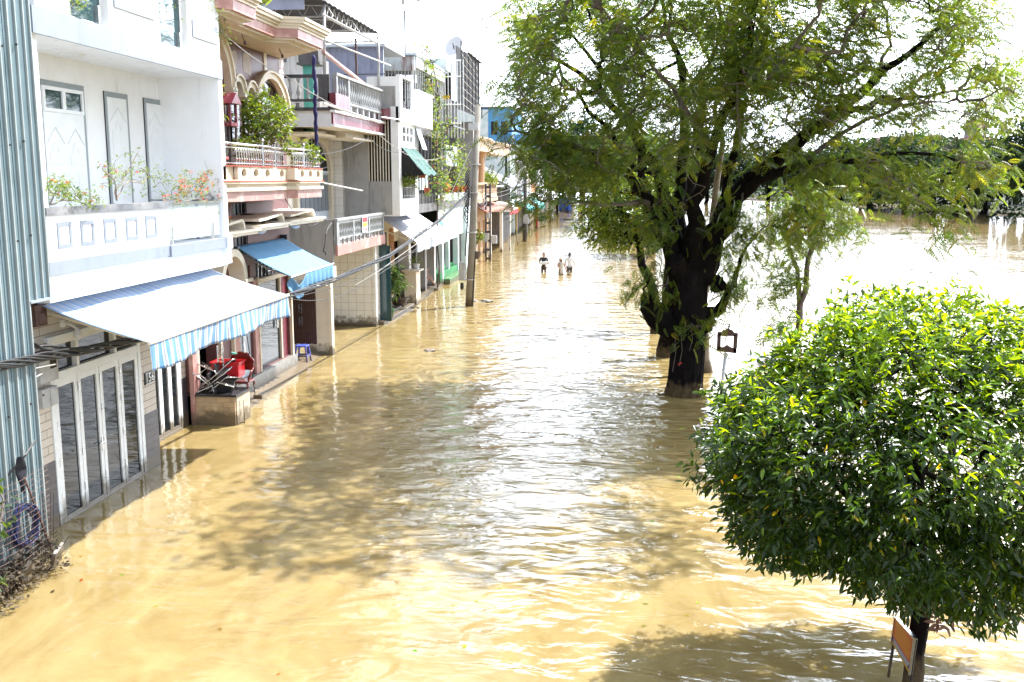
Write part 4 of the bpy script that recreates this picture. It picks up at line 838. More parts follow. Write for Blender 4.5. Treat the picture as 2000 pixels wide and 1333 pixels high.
b = MB(); b.tube([(-8.58, 21.3, -.2), (-8.56, 21.3, .54), (-8.47, 21.32, .54), (-8.46, 21.32, -.2)], 0.012, 5); b.tube([(-8.56, 21.3, 0.02), (-8.46, 21.32, 0.02)], 0.01, 5); tag(mk('metal_hoop', b, M['steel']), 'thin steel rectangular hoop standing in water at the planter corner', 'metal frame')
tag(mk('leaning_broom', MB().tube([(-9.4, 24.0, 2.0), (-8.98, 23.4, 0.15)], 0.012, 5).box(-9.02, -8.8, 23.36, 23.44, 0.10, 0.2), M['iron']), 'dark stick leaning near the blue-grey door with a block at its foot', 'stick')
# blue stool
t = thing('plastic_stool', 'blue plastic stool on the wet paving below the bamboo screen', 'stool', (-9.55, 28.9, 0.0))
mk('seat', MB().box(-9.72, -9.38, 28.73, 29.07, 0.50, 0.54), M['bluestool'], t, bevel=0.015)
for sx in (-1, 1):
    for sy in (-1, 1): mk('leg', MB().tube([(-9.55+sx*.14, 28.9+sy*.14, .5), (-9.55+sx*.20, 28.9+sy*.20, .02)], 0.028, 6), M['bluestool'], t)
mk('stretcher', MB().box(-9.74, -9.36, 28.715, 28.73, 0.2, 0.25).box(-9.74, -9.36, 29.07, 29.085, 0.2, 0.25).box(-9.74, -9.725, 28.73, 29.07, 0.2, 0.25).box(-9.375, -9.36, 28.73, 29.07, 0.2, 0.25), M['bluestool'], t)
# bamboo screen
t = thing('bamboo_screen', 'dark brown hanging bamboo screen next to the white dividing wall', 'screen', (-9.75, 29.5, 0.5))
b = MB()
for k in range(26): x = -10.16+k*0.034; b.box(x, x+0.028, 29.5+0.01*(k % 2), 29.53+0.01*(k % 2), 0.47+0.01*math.sin(k), 2.25)
mk('slats', b, M['darkbrown'], t); mk('rail', MB().tube([(-10.2, 29.48, 2.25), (-9.25, 29.48, 2.25)], 0.025, 6).tube([(-10.18, 29.49, 0.9), (-9.28, 29.49, 0.9)], 0.008, 4), M['rusty'], t)
b = MB()
for dz in (0, 0.4): b.box(-9.82, -9.79, 29.46, 29.5, 1.05+dz, 1.32+dz); b.box(-9.74, -9.71, 29.46, 29.5, 1.05+dz, 1.32+dz); b.box(-9.79, -9.74, 29.46, 29.5, 1.17+dz, 1.2+dz)
mk('handle', b, M['steel'], t)
# chair and plants on the balcony
t = thing('vinyl_chair', 'dusty pink vinyl chair with rounded back behind the balcony railing', 'chair', (-8.85, 21.3, 5.52))
mk('backrest', MB().prism([(-9.05+.19*math.cos(R(a)), 6.30+.30*math.sin(R(a))) for a in range(0, 360, 24)], 'y', 21.0, 21.06), M['pinkseat'], t, bevel=0.015)
mk('seat', MB().box(-9.08, -8.62, 21.05, 21.5, 5.92, 5.99), M['pinkseat'], t, bevel=0.02); mk('frame', MB().tube([(-9.2, 21.03, 5.52), (-9.22, 21.02, 6.3), (-9.05, 21.02, 6.63), (-8.88, 21.02, 6.3), (-8.88, 21.03, 5.52)], 0.014, 6).tube([(-9.06, 21.48, 5.94), (-9.06, 21.5, 5.52)], 0.014, 6).tube([(-8.64, 21.48, 5.94), (-8.64, 21.5, 5.52)], 0.014, 6), M['iron'], t)
def potted(nm, lab, loc, crown, rad, n, per, size, tm, lm, potm, potprof, cat='plant', stems=3, bark='barkgrey', droop=.2, group=None, tint=None):
    """pot + stems + foliage; crown: centre offset, rad: radii"""
    t = thing(nm, lab, cat, loc, group); x, y, z = loc
    top = potprof[-1][1] if potprof else 0
    if potprof: mk('pot', MB().lathe(loc, potprof, 16), M[potm], t, smooth=False)
    sk = Skel()
    for k in range(stems): sk.limb([((x+random.uniform(-.03, .03), y+random.uniform(-.03, .03), z+top-0.05), .014), ((x+crown[0]*.5+random.uniform(-.1, .1)*rad[0], y+crown[1]*.5+random.uniform(-.3, .3)*rad[1], z+top+(crown[2]-top)*.6), .010)])
    tg = []
    for d in rnd_dir(n, -0.7, 1.0): f = random.uniform(0.45, 1.0); tg.append(Vector((x+crown[0]+d[0]*rad[0]*f, y+crown[1]+d[1]*rad[1]*f, z+crown[2]+d[2]*rad[2]*f)))
    tips = sk.grow(tg, sag=0.05, minr=0.003); b = MB(); sk.mesh(b, 5); mk('stem', b, M[bark], t)
    P_, D_ = spray([sk.p[i] for i in tips], per, size*0.4, (x+crown[0], y+crown[1], z+crown[2]), 0.5, droop); leaves('foliage', P_, D_, np.random.uniform(size*0.7, size*1.25, len(P_)), tm, lm, t, tint=tint)
    return t
PB = [(0.10, 0), (0.16, 0.1), (0.18, 0.26), (0.2, 0.28), (0.2, 0.32)]
potted('balcony_shrub', 'tall bright green leafy shrub standing in the middle of the pink balcony', (-8.8, 24.2, 5.52), (0.08, 0.1, 1.35), (0.6, 1.25, 0.86), 290, 9, 0.13, T_LEAF, L_SHRUB, 'terrapot', PB)
potted('balcony_shrub', 'rounded green shrub at the right end of the pink balcony beside the rolled indigo cloth', (-8.6, 26.2, 5.52), (0.15, 0.1, 0.62), (0.4, 0.85, 0.38), 110, 8, 0.11, T_LEAF, L_SHRUB, 'terrapot', PB)
potted('balcony_shrub', 'dark lower shrub between the vinyl chair and the tall shrub on the pink balcony', (-8.75, 23.0, 5.52), (0.0, 0.2, 0.65), (0.35, 0.8, 0.35), 90, 7, 0.10, T_LEAF, L_SHRUB, 'brownpot', PB)
potted('balcony_shrub', 'leafy shoots growing at the left end of the pink balcony against the white house', (-8.75, 20.75, 5.52), (0.05, 0.05, 1.6), (0.25, 0.35, 0.75), 34, 7, 0.12, T_LEAF, L_SHRUB, 'brownpot', PB)
t = thing('bird_house', 'small maroon spirit house with a pitched roof on a post on the pink balcony', 'shrine', (-9.0, 22.5, 5.52))
mk('post', MB().tube([(-9.0, 22.5, 5.52), (-9.0, 22.5, 6.7)], 0.03, 6), M['iron'], t); mk('body', MB().box(-9.2, -8.85, 22.3, 22.7, 6.7, 6.78).box(-9.2, -9.15, 22.3, 22.7, 6.78, 7.2).box(-8.9, -8.86, 22.3, 22.34, 6.78, 7.2).box(-8.9, -8.86, 22.66, 22.7, 6.78, 7.2), M['maroon'], t); mk('roof', MB().prism([(22.2, 7.2), (22.5, 7.45), (22.8, 7.2)], 'x', -9.28, -8.78), M['maroon'], t)
tag(mk('roof_grass', MB().box(-8.3, -8.25, 22.9, 22.95, 9.45, 9.46), M['debris']), 'tuft of long green grass sprouting on the cream roof slab edge', 'grass tuft')
P_, D_ = spray([(-8.5+random.uniform(-.15, .15), 23.2+random.uniform(-.3, .3), 9.5) for _ in range(14)], 6, 0.05, zlo=0.1, zhi=0.9); leaves('blade', P_, D_, np.random.uniform(.25, .55, len(P_)), (T_CARD[0]*np.array([1, .12, 1]), T_CARD[1]), L_VINE, bpy.data.objects['roof_grass'])
# white dividing wall
tag(mk('dividing_wall', MB().box(-9.92, -9.12, 30.3, 30.46, -0.8, 2.2).box(-9.12, -9.02, 30.26, 30.5, -0.8, 2.25), M['creamwhite']), 'cream white dividing wall ending in the water between the pink house and the tiled house', 'wall')

# ================================================================ TILED HOUSE with two balustraded balconies
TH = thing('tiled_house', 'pale house with cream tiled ground floor and two balustraded balconies beyond the dividing wall', 'house', (-10.9, 34.5, 0))
mk('core_wall', MB().box(-14, -11.15, 28.3, 38.0, -0.8, 9.9).box(-11.15, -10.9, 30.6, 31.2, -0.8, 7.1), M['concpale'], TH)
mk('tiled_wall', MB().wally(36.5, 36.8, -10.9, -9.18, 0.0, 3.05), M['whitetile'], TH)
mks('tiled_side_wall', MB().wallx(-11.15, -10.9, 31.2, 36.5, 0.0, 3.05, [(32.6, 34.2, 0.0, 2.5)]).box(-9.4, -9.18, 36.8, 37.6, 0.0, 3.05), M['whitetile_y'], TH)
mk('doorway', MB().box(-11.14, -11.1, 32.6, 34.2, 0.0, 2.5), M['greydoor'], TH)
mk('dark_plinth', MB().box(-10.88, -9.14, 36.44, 37.6, -0.8, 0.10).box(-11.2, -10.86, 31, 36.44, -0.8, 0.10), M['cap'], TH)
mk('corner_trim', MB().box(-9.20, -9.12, 36.47, 36.56, 0.1, 3.04), M['white'], TH)
mk('porch_beam', MB().box(-10.9, -9.5, 31.0, 31.15, 2.3, 2.78).box(-9.5, -9.1, 30.9, 31.2, 2.25, 2.75), M['creamwhite'], TH)
# lower balcony
lb = mk('lower_balcony', MB().box(-11.15, -9.05, 31.05, 37.45, 3.12, 3.46), M['concpale'], TH)
mk('front_fascia', MB().box(-9.05, -8.97, 31.0, 37.5, 3.08, 3.42), M['pinkpale'], lb)
mk('side_parapet', MB().box(-10.95, -9.12, 31.0, 31.12, 2.78, 4.24), M['concpale'], lb)
b = MB(); b.box(-9.1, -8.96, 31.0, 37.5, 4.18, 4.26); b.box(-9.08, -8.98, 31.0, 31.24, 3.42, 4.18)
for y in (33.05, 35.15, 37.3): b.box(-9.08, -8.98, y-0.07, y+0.07, 3.42, 4.18)
b.box(-9.07, -8.99, 31.24, 37.3, 3.60, 3.66); b.box(-9.07, -8.99, 31.24, 37.3, 4.1, 4.18)
for k in range(12): y = 31.3+k*0.52; b.box(-9.06, -9.0, y, y+0.06, 3.42, 3.60)
lr = mk('balustrade', b, M['rail'], TH)
def baluster(parent, x, y, z0, z1, m, r=0.045, name='baluster', n=8):
    h = z1-z0; return mk(name, MB().lathe((x, y, z0), [(r*.9, 0), (r*.9, h*.06), (r*.45, h*.12), (r*1.15, h*.3), (r*.95, h*.42), (r*.4, h*.62), (r*.5, h*.82), (r*.9, h*.92), (r*.9, h)], n), m, parent, smooth=True)
def row(parent, x, y0, y1, n, z0, z1, m, r=0.045, axis='y'):
    o = baluster(parent, x, y0, z0, z1, m, r)
    for k in range(1, n):
        c = o.copy(); COL.objects.link(c); c.parent = parent; dd = (y1-y0)*k/(n-1); c.location = (0, dd, 0) if axis == 'y' else (dd, 0, 0); WO[c.name] = WO[o.name]
row(lr, -9.03, 31.36, 32.9, 9, 3.66, 4.1, M['rail']); row(lr, -9.03, 33.24, 35.0, 10, 3.66, 4.1, M['rail']); row(lr, -9.03, 35.32, 37.1, 10, 3.66, 4.1, M['rail'])
nb = mk('notice', MB().box(-8.955, -8.95, 34.05, 34.75, 3.66, 4.22), M['whitecloth'], lr); b = MB()
mk('notice_print', MB().box(-8.949, -8.946, 34.1, 34.7, 4.02, 4.18).box(-8.949, -8.946, 34.15, 34.3, 3.74, 3.8).box(-8.949, -8.946, 34.4, 34.65, 3.72, 3.78), M['redpaint'], TH); mk('notice_stripe', MB().box(-8.949, -8.946, 34.1, 34.7, 3.86, 4.0), M['yellow'], TH)
# first floor wall with big arched door
mk('floor_wall', MB().wallx(-11.15, -11.0, 31.0, 37.6, 3.46, 7.1, [(33.0, 37.0, 3.4, 5.75)]), M['creamwhite'], TH)
b = MB(); b.ring(-11.0, -10.85, 35.0, 5.75, 1.9, 2.12, 0, 180, 22, 0.62); b.box(-11.0, -10.85, 32.88, 33.1, 3.46, 5.75); b.box(-11.0, -10.85, 36.9, 37.12, 3.46, 5.75); mk('cream_arch', b, M['cream'], TH)
b = MB(); b.prism([(35+1.9*math.cos(R(a)), 5.75+1.18*math.sin(R(a))) for a in range(0, 181, 15)], 'x', -11.0, -10.985); fw = mk('fanlight', b, M['dark'], TH)
b = MB()
for a in range(10, 180, 16): b.tube([(-10.97, 35+0.3*math.cos(R(a)), 5.78+.2*math.sin(R(a))), (-10.97, 35+1.88*math.cos(R(a)), 5.75+1.16*math.sin(R(a)))], 0.016, 4)
b.box(-10.99, -10.95, 33.1, 36.9, 5.72, 5.8); mk('sunray_bar', b, M['bluegrey'], fw)
b = MB(); b.box(-11.08, -11.0, 33.1, 36.9, 3.46, 5.72); dd_ = mk('steel_door', b, M['bluegrey'], TH); b = MB()
for k in range(8): y = 33.12+k*0.475; b.box(-11.0, -10.97, y+0.06, y+0.42, 4.35, 5.65)
mk('grey_glazing', b, M['greydoor'], dd_)
mk('beige_panel_wall', MB().wally(37.45, 37.6, -10.5, -9.6, 3.46, 7.05), M['concpale'], TH)
mk('tiled_column', MB().box(-11.0, -10.5, 37.2, 37.6, 3.46, 7.05), M['whitetile'], TH)
c = mk('roller_canopy', MB().box(-11.0, -9.9, 31.6, 34.4, 6.93, 7.0).box(-10.2, -9.3, 34.4, 37.4, 6.88, 6.94), M['creamwhite'], TH)
b = MB(); b.prism([(34.5, 6.94), (34.5, 7.28), (35.4, 7.30), (37.0, 7.12), (37.2, 7.02), (37.2, 6.94)], 'x', -10.3, -9.6); mk('curved_hood', b, M['creamwhite'], c)
# upper balcony
ub = mk('upper_balcony', MB().box(-11.15, -9.06, 31.06, 38.0, 7.15, 7.62), M['creamwhite'], TH)
mk('side_fascia', MB().box(-10.7, -9.06, 31.0, 31.06, 7.12, 7.52), M['whitecloth'], ub)
mk('maroon_fascia', MB().box(-9.06, -9.0, 31.0, 38.0, 7.2, 7.56), M['maroon'], ub)
mk('white_cornice', MB().box(-9.08, -8.94, 30.96, 38.0, 7.13, 7.2).box(-9.08, -8.92, 30.96, 38.0, 7.56, 7.64), M['white'], ub)
mks('maroon_box', MB().box(-9.15, -8.9, 31.0, 32.6, 7.72, 8.15).box(-9.15, -8.7, 37.3, 38.1, 7.7, 8.1), M['maroon'], TH)
b = MB(); b.box(-9.1, -8.93, 31.3, 38.0, 8.72, 8.80); b.box(-9.1, -8.95, 31.3, 31.45, 8.15, 8.72); b.box(-9.1, -8.95, 32.7, 32.85, 7.64, 8.72); b.box(-9.1, -8.95, 37.5, 37.7, 7.64, 8.72); b.box(-9.08, -8.97, 32.85, 37.5, 7.92, 7.98)
for k in range(6): b.box(-9.06, -9.0, 33.1+k*.8, 33.25+k*.8, 7.64, 7.92)
ur = mk('front_balustrade', b, M['greybal'], TH); row(ur, -9.03, 33.15, 37.3, 18, 7.98, 8.72, M['greybal'], 0.06); row(ur, -9.03, 31.65, 32.5, 4, 8.15, 8.72, M['greybal'], 0.05)
sr = mk('side_balustrade', MB().box(-11.0, -9.1, 31.0, 31.12, 8.62, 8.72).box(-11.0, -9.1, 31.0, 31.12, 7.90, 7.97).box(-9.45, -9.1, 31.0, 31.12, 7.97, 8.62).box(-10.95, -9.1, 31.02, 31.1, 7.62, 7.72), M['concdark'], TH)
row(sr, -10.65, 31.06, 31.06, 1, 7.97, 8.62, M['concpale'], 0.07)
for x in (-10.38, -10.1, -9.8): baluster(sr, x, 31.06, 7.97, 8.62, M['concpale'], 0.07)
for x in (-10.7, -10.15): mk('drop_ornament', MB().lathe((x, 31.06, 7.66), [(0.02, 0), (0.07, .06), (0.05, .14), (0.07, .2)], 8), M['conc'], sr, smooth=True)
for x, y in ((-10.85, 31.3), (-10.0, 31.9)): mk('turquoise_column', MB().lathe((x, y, 7.62), [(0.10, 0), (0.10, 1.55)], 10) if x < -10.5 else MB().box(x-.16, x+.16, y-.16, y+.16, 7.62, 9.15), M['turq'], TH)
mks('lintel_block', MB().box(-10.95, -10.6, 31.1, 31.5, 9.15, 9.6).box(-10.25, -9.6, 31.6, 32.2, 9.15, 9.65).box(-10.3, -9.55, 31.55, 32.25, 9.08, 9.15), M['conc'], TH)
mk('attic_wall', MB().box(-11.4, -11.16, 31.0, 38.0, 7.62, 9.9), M['greydoor'], TH)
mk('sloped_eave', MB().prism([(31.0, 9.35), (31.0, 9.43), (36.0, 8.9), (36.0, 8.8)], 'x', -9.32, -9.2), M['pinkpale'], TH)
# sheet roof on posts above the terrace
b = MB(); b.grid(lambda u, v: (-12.4+3.3*u, 30.2+7.6*v, 11.05-0.18*u+0.02*math.sin(v*90)), 4, 90); rc = mk('terrace_roof', b, M['concdark'], TH, solid=0.03)
b = MB(); b.tube([(-9.3, 31.2, 8.75), (-9.25, 31.2, 10.85)], 0.055, 8); b.tube([(-9.15, 37.6, 8.4), (-9.1, 37.6, 10.85)], 0.05, 8); b.tube([(-9.02, 30.4, 9.65), (-8.9, 38.6, 9.8)], 0.03, 6); mks('roof_post', b, M['boxgrey'], rc, smooth=True)
b = MB()
for y in (31.4, 34.3, 37.2):
    b.tube([(-12.2, y, 10.5), (-9.2, y, 10.5)], 0.03, 4); b.tube([(-12.2, y, 10.95), (-9.2, y, 10.83)], 0.03, 4)
    for k in range(6): x = -12+k*0.5; b.tube([(x, y, 10.5), (x+.25, y, 10.88), (x+.5, y, 10.5)], 0.012, 3)
b.tube([(-9.25, 31.0, 10.5), (-9.15, 37.8, 10.5)], 0.05, 4)
for k in range(12): y = 31.3+k*.55; b.tube([(-9.2, y, 10.5), (-9.2, y+.27, 10.85), (-9.2, y+.55, 10.5)], 0.015, 3)
mk('truss', b, M['boxgrey'], rc); mk('steel_fascia', MB().box(-11.8, -9.6, 30.3, 30.36, 10.55, 10.85), M['lavender'], rc)
mk('rusty_post', MB().tube([(-10.0, 37.7, 8.3), (-10.0, 37.7, 10.7)], 0.04, 6), M['rusty'], rc)
tag(mk('watering_can', MB().lathe((-10.35, 32.8, 7.0), [(0.15, 0), (0.19, .05), (0.19, .28), (0.12, .40), (0.1, .46)], 14), M['greenpl'], smooth=True), 'green plastic barrel on the ledge under the upper balcony', 'barrel')
b = MB(); pts = [(-9.62, 29.8, 9.4), (-9.6, 29.8, 9.0), (-9.63, 29.8, 8.4), (-9.6, 29.8, 7.8), (-9.62, 29.8, 7.2), (-9.6, 29.8, 6.55)]
ly = 29.0; pts = [tuple(atY(x, y, ly)) for x, y in ((612, 108), (614, 140), (616, 180), (615, 215), (618, 250), (617, 282), (625, 291))]
pts = [tuple(Vector(a).lerp(Vector(c), k/4)+Vector((.018*math.sin(i*4+k*1.7), 0, 0))) for i, (a, c) in enumerate(zip(pts, pts[1:])) for k in range(4)]; b.tube(pts, [.035+.028*abs(math.sin(i*1.1)) for i in range(len(pts))], 9); tag(mk('rolled_cloth', b, M['purple'], smooth=True), 'long indigo cloth rolled up and hanging from the pink house roof edge', 'cloth')

# things on the steps of the tiled house
tag(mk('grey_step', MB().box(-10.2, -8.95, 36.9, 42.6, -0.8, 0.14).box(-9.7, -9.2, 37.2, 41.2, 0.14, 0.2), M['step'], bevel=0.02), 'low wet grey doorstep slab holding the potted plants', 'doorstep')
tag(mk('entrance_glazing', MB().wally(37.3, 37.36, -9.2, -8.75, 0.1, 3.0), M['glass_teal']), 'tall narrow greenish glass panel behind the palm like plant', 'glass door')
t = potted('dracaena', 'tall long leaved dracaena in a green pot at the tiled corner', (-8.98, 38.0, 0.14), (0.05, 0.0, 1.45), (0.36, 0.4, 0.75), 60, 7, 0.34, (T_LEAF[0]*np.array([1, .42, 1.3]), T_LEAF[1]), leaf_mat('dark_strap_leaf', (0.03, 0.075, 0.025), (0.12, 0.2, 0.03)), 'greenpl', [(0.13, 0), (0.19, .28), (0.21, .3), (.21, .34)], cat='plant', stems=4, droop=.3)
potted('bonsai', 'small sparse tree in a shallow brown bowl on the grey doorstep', (-9.35, 41.4, 0.15), (0, 0, 0.95), (0.4, 0.45, 0.32), 40, 6, 0.10, T_LEAF, L_SHRUB, 'brownpot', [(0.18, 0), (0.3, .12), (0.36, .3), (.4, .32), (.4, .36)], stems=2)
potted('potted_grass', 'spiky green plant in a white pot on top of the white gatepost', (-9.12, 43.9, 1.52), (0, 0, 0.38), (0.2, 0.2, 0.15), 14, 6, 0.2, (T_LEAF[0]*np.array([1, .3, 1]), T_LEAF[1]), L_SHRUB, 'whitecloth', [(.12, 0), (.17, .2), (.17, .24)], stems=2)

# ================================================================ GREY HOUSE over the lean-to
GH = thing('grey_house', 'stained grey concrete house with barred window, white roof terrace and green canvas hood', 'house', (-9.5, 41, 0))
b = MB(); b.wally(37.62, 37.9, -10.6, -8.46, 4.15, 8.95, [(-9.62, -8.72, 5.42, 7.75)]); mk('side_wall', b, M['concpale'], GH)
b = MB()
for k in range(9): x = -9.6+k*0.11; b.box(x, x+0.035, 37.63, 37.68, 5.42, 7.75)
mk('window_bar', b, M['creamwhite'], GH); mk('window_void', MB().box(-9.62, -8.72, 37.86, 37.9, 5.42, 7.75).box(-9.62, -8.72, 37.7, 37.86, 5.42, 5.44), M['dark'], GH)
b = MB(); b.wallx(-8.7, -8.4, 37.6, 41.1, 4.15, 8.2, [(38.1, 40.5, 4.75, 6.75), (38.1, 40.2, 6.95, 7.5)]); mk('front_wall', b, M['white'], GH)
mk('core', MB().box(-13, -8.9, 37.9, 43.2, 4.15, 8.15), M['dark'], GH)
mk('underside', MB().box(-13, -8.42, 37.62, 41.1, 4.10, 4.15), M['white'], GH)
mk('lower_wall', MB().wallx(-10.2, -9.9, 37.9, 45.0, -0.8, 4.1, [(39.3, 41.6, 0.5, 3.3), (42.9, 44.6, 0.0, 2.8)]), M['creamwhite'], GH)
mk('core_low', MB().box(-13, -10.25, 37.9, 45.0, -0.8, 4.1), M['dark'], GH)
b = MB()
for k in range(5): y = 39.3+k*.575; b.box(-9.96, -9.9, y-0.03, y+0.04, .5, 3.3)
for k in range(4): 
    for z in (0.55, 1.3, 2.05, 2.75): b.box(-9.98, -9.93, 39.4+k*.575, 39.8+k*.575, z, z+0.6)
mk('louvred_window', b, M['darkbrown'], GH); mk('mullion', MB().box(-9.9, -9.86, 40.4, 40.5, 0.4, 3.4).box(-9.9, -9.86, 39.2, 41.7, 3.3, 3.4), M['creamwhite'], GH)
mks('orange_wall', MB().box(-10.15, -9.88, 42.0, 42.9, 0.5, 3.4).box(-10.6, -9.88, 44.6, 45.0, -.5, 3.4), M['orange'], GH)
b = MB()
for k in range(5): b.box(-8.39, -8.37, 38.15, 40.45, 4.85+k*.32, 4.87+k*.32)
for k in range(5): b.box(-8.40, -8.38, 38.3+k*.5, 38.33+k*.5, 4.75, 6.3)
mk('front_grille', b, M['boxgrey'], GH)
b = MB(); b.box(-8.44, -8.38, 38.1, 40.2, 7.18, 7.24)
for k in range(4): b.box(-8.44, -8.38, 38.15+k*.65, 38.25+k*.65, 6.95, 7.5)
mk('transom_bar', b, M['white'], GH)
# roof terrace parapet
b = MB(); b.wallx(-8.5, -8.32, 37.6, 40.0, 7.62, 9.3, [(38.0, 39.7, 8.1, 9.35)]); b.wallx(-8.36, -8.18, 40.0, 43.3, 7.62, 8.95, [(40.5, 40.75, 8.2, 8.6), (41.1, 41.35, 8.2, 8.6), (41.75, 42.0, 8.2, 8.6), (42.4, 42.65, 8.2, 8.6)]); b.box(-9.6, -8.5, 37.62, 37.8, 8.95, 9.3)
b.box(-8.46, -8.30, 37.58, 40.0, 9.3, 9.36); b.box(-8.4, -8.14, 40.0, 43.35, 8.95, 9.03); mk('terrace_parapet', b, M['white'], GH)
mk('terrace_core', MB().box(-13, -8.52, 37.85, 43.2, 8.15, 8.5), M['conc'], GH)
b = MB()
for k in range(4): b.tube([(-8.41, 38.0, 8.3+k*.3), (-8.41, 39.7, 8.3+k*.3)], 0.014, 4)
for k in range(4): b.tube([(-8.41, 38.1+k*.5, 8.1), (-8.41, 38.1+k*.5, 9.3)], 0.014, 4)
b.tube([(-10.5, 37.75, 9.4), (-8.42, 37.75, 9.4)], 0.02, 4); b.tube([(-10.5, 37.75, 8.8), (-9.6, 37.75, 8.8)], 0.015, 4)
mk('terrace_rail', b, M['iron'], GH)
mk('lavender_wall', MB().box(-14, -9.65, 40.6, 40.7, 8.2, 10.75), M['lavender'], GH); b = MB()
for k in range(18): x = -14+k*.24; b.box(x, x+0.03, 40.58, 40.6, 8.2, 10.75)
mk('lavender_rib', b, M['lavender'], GH); mk('pale_eave', MB().box(-14, -9.5, 40.3, 44, 10.75, 10.85), M['bluegrey'], GH)
# green hood
b = MB(); b.grid(lambda u, v: (-8.4+0.9*u, 38.0+2.9*v+0.03*math.sin(u*9), 6.72-1.05*u+0.04*math.sin(v*17)), 10, 20); gh = mk('canvas_hood', b, M['green_net'], GH, solid=0.01)
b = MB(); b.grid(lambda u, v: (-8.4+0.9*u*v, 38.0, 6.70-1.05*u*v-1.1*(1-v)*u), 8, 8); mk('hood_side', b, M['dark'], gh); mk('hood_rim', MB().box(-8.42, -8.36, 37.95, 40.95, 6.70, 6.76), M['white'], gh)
b = MB(); b.grid(lambda u, v: (-8.38+0.3*u, 40.6+0.9*v, 7.6-0.9*u+0.02*math.sin(v*40)), 4, 20); mk('striped_cloth', b, M['bluegrey'], GH)
# plants at the window
potted('window_plant', 'big bushy green plant hanging in front of the grey house grille under the canvas hood', (-8.2, 38.2, 5.6), (0.05, 0.2, -0.05), (0.28, 0.6, 0.5), 90, 9, 0.11, T_LEAF, L_SHRUB, 'terrapot', [(.12, 0), (.16, .2), (.16, .24)], droop=.5)
potted('window_plant', 'terracotta pot of trailing leaves hung right of the bushy plant on the grey house', (-8.0, 39.9, 5.55), (0.05, 0.1, 0.25), (0.28, 0.5, 0.28), 40, 7, 0.10, T_LEAF, L_SHRUB, 'terrapot', [(.12, 0), (.22, .2), (.24, .24)], droop=.4)
potted('window_plant', 'small trailing pot hanging lowest on the right side of the grey house grille', (-8.0, 40.9, 4.95), (0.0, 0.0, 0.1), (0.16, 0.2, 0.3), 16, 6, 0.11, T_LEAF, L_VINE, 'terrapot', [(.08, 0), (.13, .16), (.14, .2)], droop=.5)
# lean-to roof
LT = mk('lean_to_roof', MB().grid(lambda u, v: (-9.5+1.55*u, 38.6+6.9*v, 4.05-1.02*u+0.022*math.sin(v*170)), 4, 220), M['sheet'], GH, solid=0.015)
b = MB(); b.grid(lambda u, v: (-7.95+0.02*math.sin(v*60), 38.6+6.9*v, 3.02-0.36*u-0.02*math.sin(v*25)), 3, 100); mk('striped_fringe', b, M['bluegrey'], LT)
b = MB(); b.tube([(-7.97, 38.6, 2.99), (-7.97, 45.5, 2.99)], 0.03, 5)
for y in (38.75, 42, 45.3): b.tube([(-9.85, y, 3.7), (-7.97, y, 2.97)], 0.025, 5)
mk('roof_frame', b, M['creamwhite'], LT)
for y0, y1 in ((43.9, 44.25), (47.6, 47.9), (50.0, 50.3)):
    tag(mk('tiled_pillar', MB().box(-9.95, -9.45, y0, y1+0.15, -.8, 3.3), M['concpale'] if y0 > 44 else M['whitetile_y']), {43.9: 'grey tiled pillar at the near corner of the dark shop porch', 47.6: 'square pale pillar beside the crouching person', 50.0: 'pale pillar between the crouching person and the green steps'}[y0], 'pillar')
b = MB(); tag(mk('gatepost', MB().box(-9.55, -9.0, 43.3, 44.2, -.8, 1.45).box(-9.65, -8.85, 43.2, 44.3, 1.45, 1.52), M['creamwhite'], bevel=0.01), 'white plastered gatepost with a flat cap carrying a spiky plant', 'gatepost')

# ================================================================ OVERGROWN HOUSE
OH = thing('overgrown_house', 'blackened concrete house caged in pale bars and overgrown with creeper', 'house', (-10, 52, 0))
mk('core', MB().box(-15, -10.2, 45.1, 62.5, -0.8, 10.2), M['dark'], OH)
b = MB(); b.wally(45.0, 45.25, -13.5, -9.35, 3.2, 8.2, [(-10.6, -9.5, 4.9, 6.9)]); b.wallx(-10.2, -9.45, 45.25, 62.4, 4.0, 4.8); b.box(-9.7, -9.35, 45.0, 45.3, -0.8, 8.3); mk('blackened_wall', b, M['concdark'], OH)
b = MB(); b.box(-10.8, -9.3, 44.9, 52, 7.55, 7.9); b.box(-10.8, -9.3, 45.0, 62, 3.95, 4.35); b.box(-9.9, -9.3, 51.5, 52, 4.3, 10); b.box(-9.9, -9.35, 57.0, 57.4, 4.3, 8); mks('concrete_beam', b, M['conc'], OH)
mk('dark_red_lintel', MB().box(-10.6, -9.25, 44.86, 44.9, 6.95, 7.2), M['maroon'], OH)
b = MB()
for k in range(8): x = -10.55+k*.15; b.box(x, x+.05, 44.93, 44.97, 4.6, 6.9)
for k in range(8): y = 45.5+k*.8; b.box(-9.32, -9.27, y, y+.06, 4.35, 7.55)
mk('grey_slat', b, M['conc'], OH)
b = MB(); b.box(-9.29, -9.25, 45.5, 57.0, 6.5, 7.5); mks('white_shutter', MB().box(-9.4, -9.3, 53.0, 56.5, 6.2, 7.3).box(-9.5, -9.42, 46.5, 48.5, 5.0, 6.4), M['paleblue'], OH)
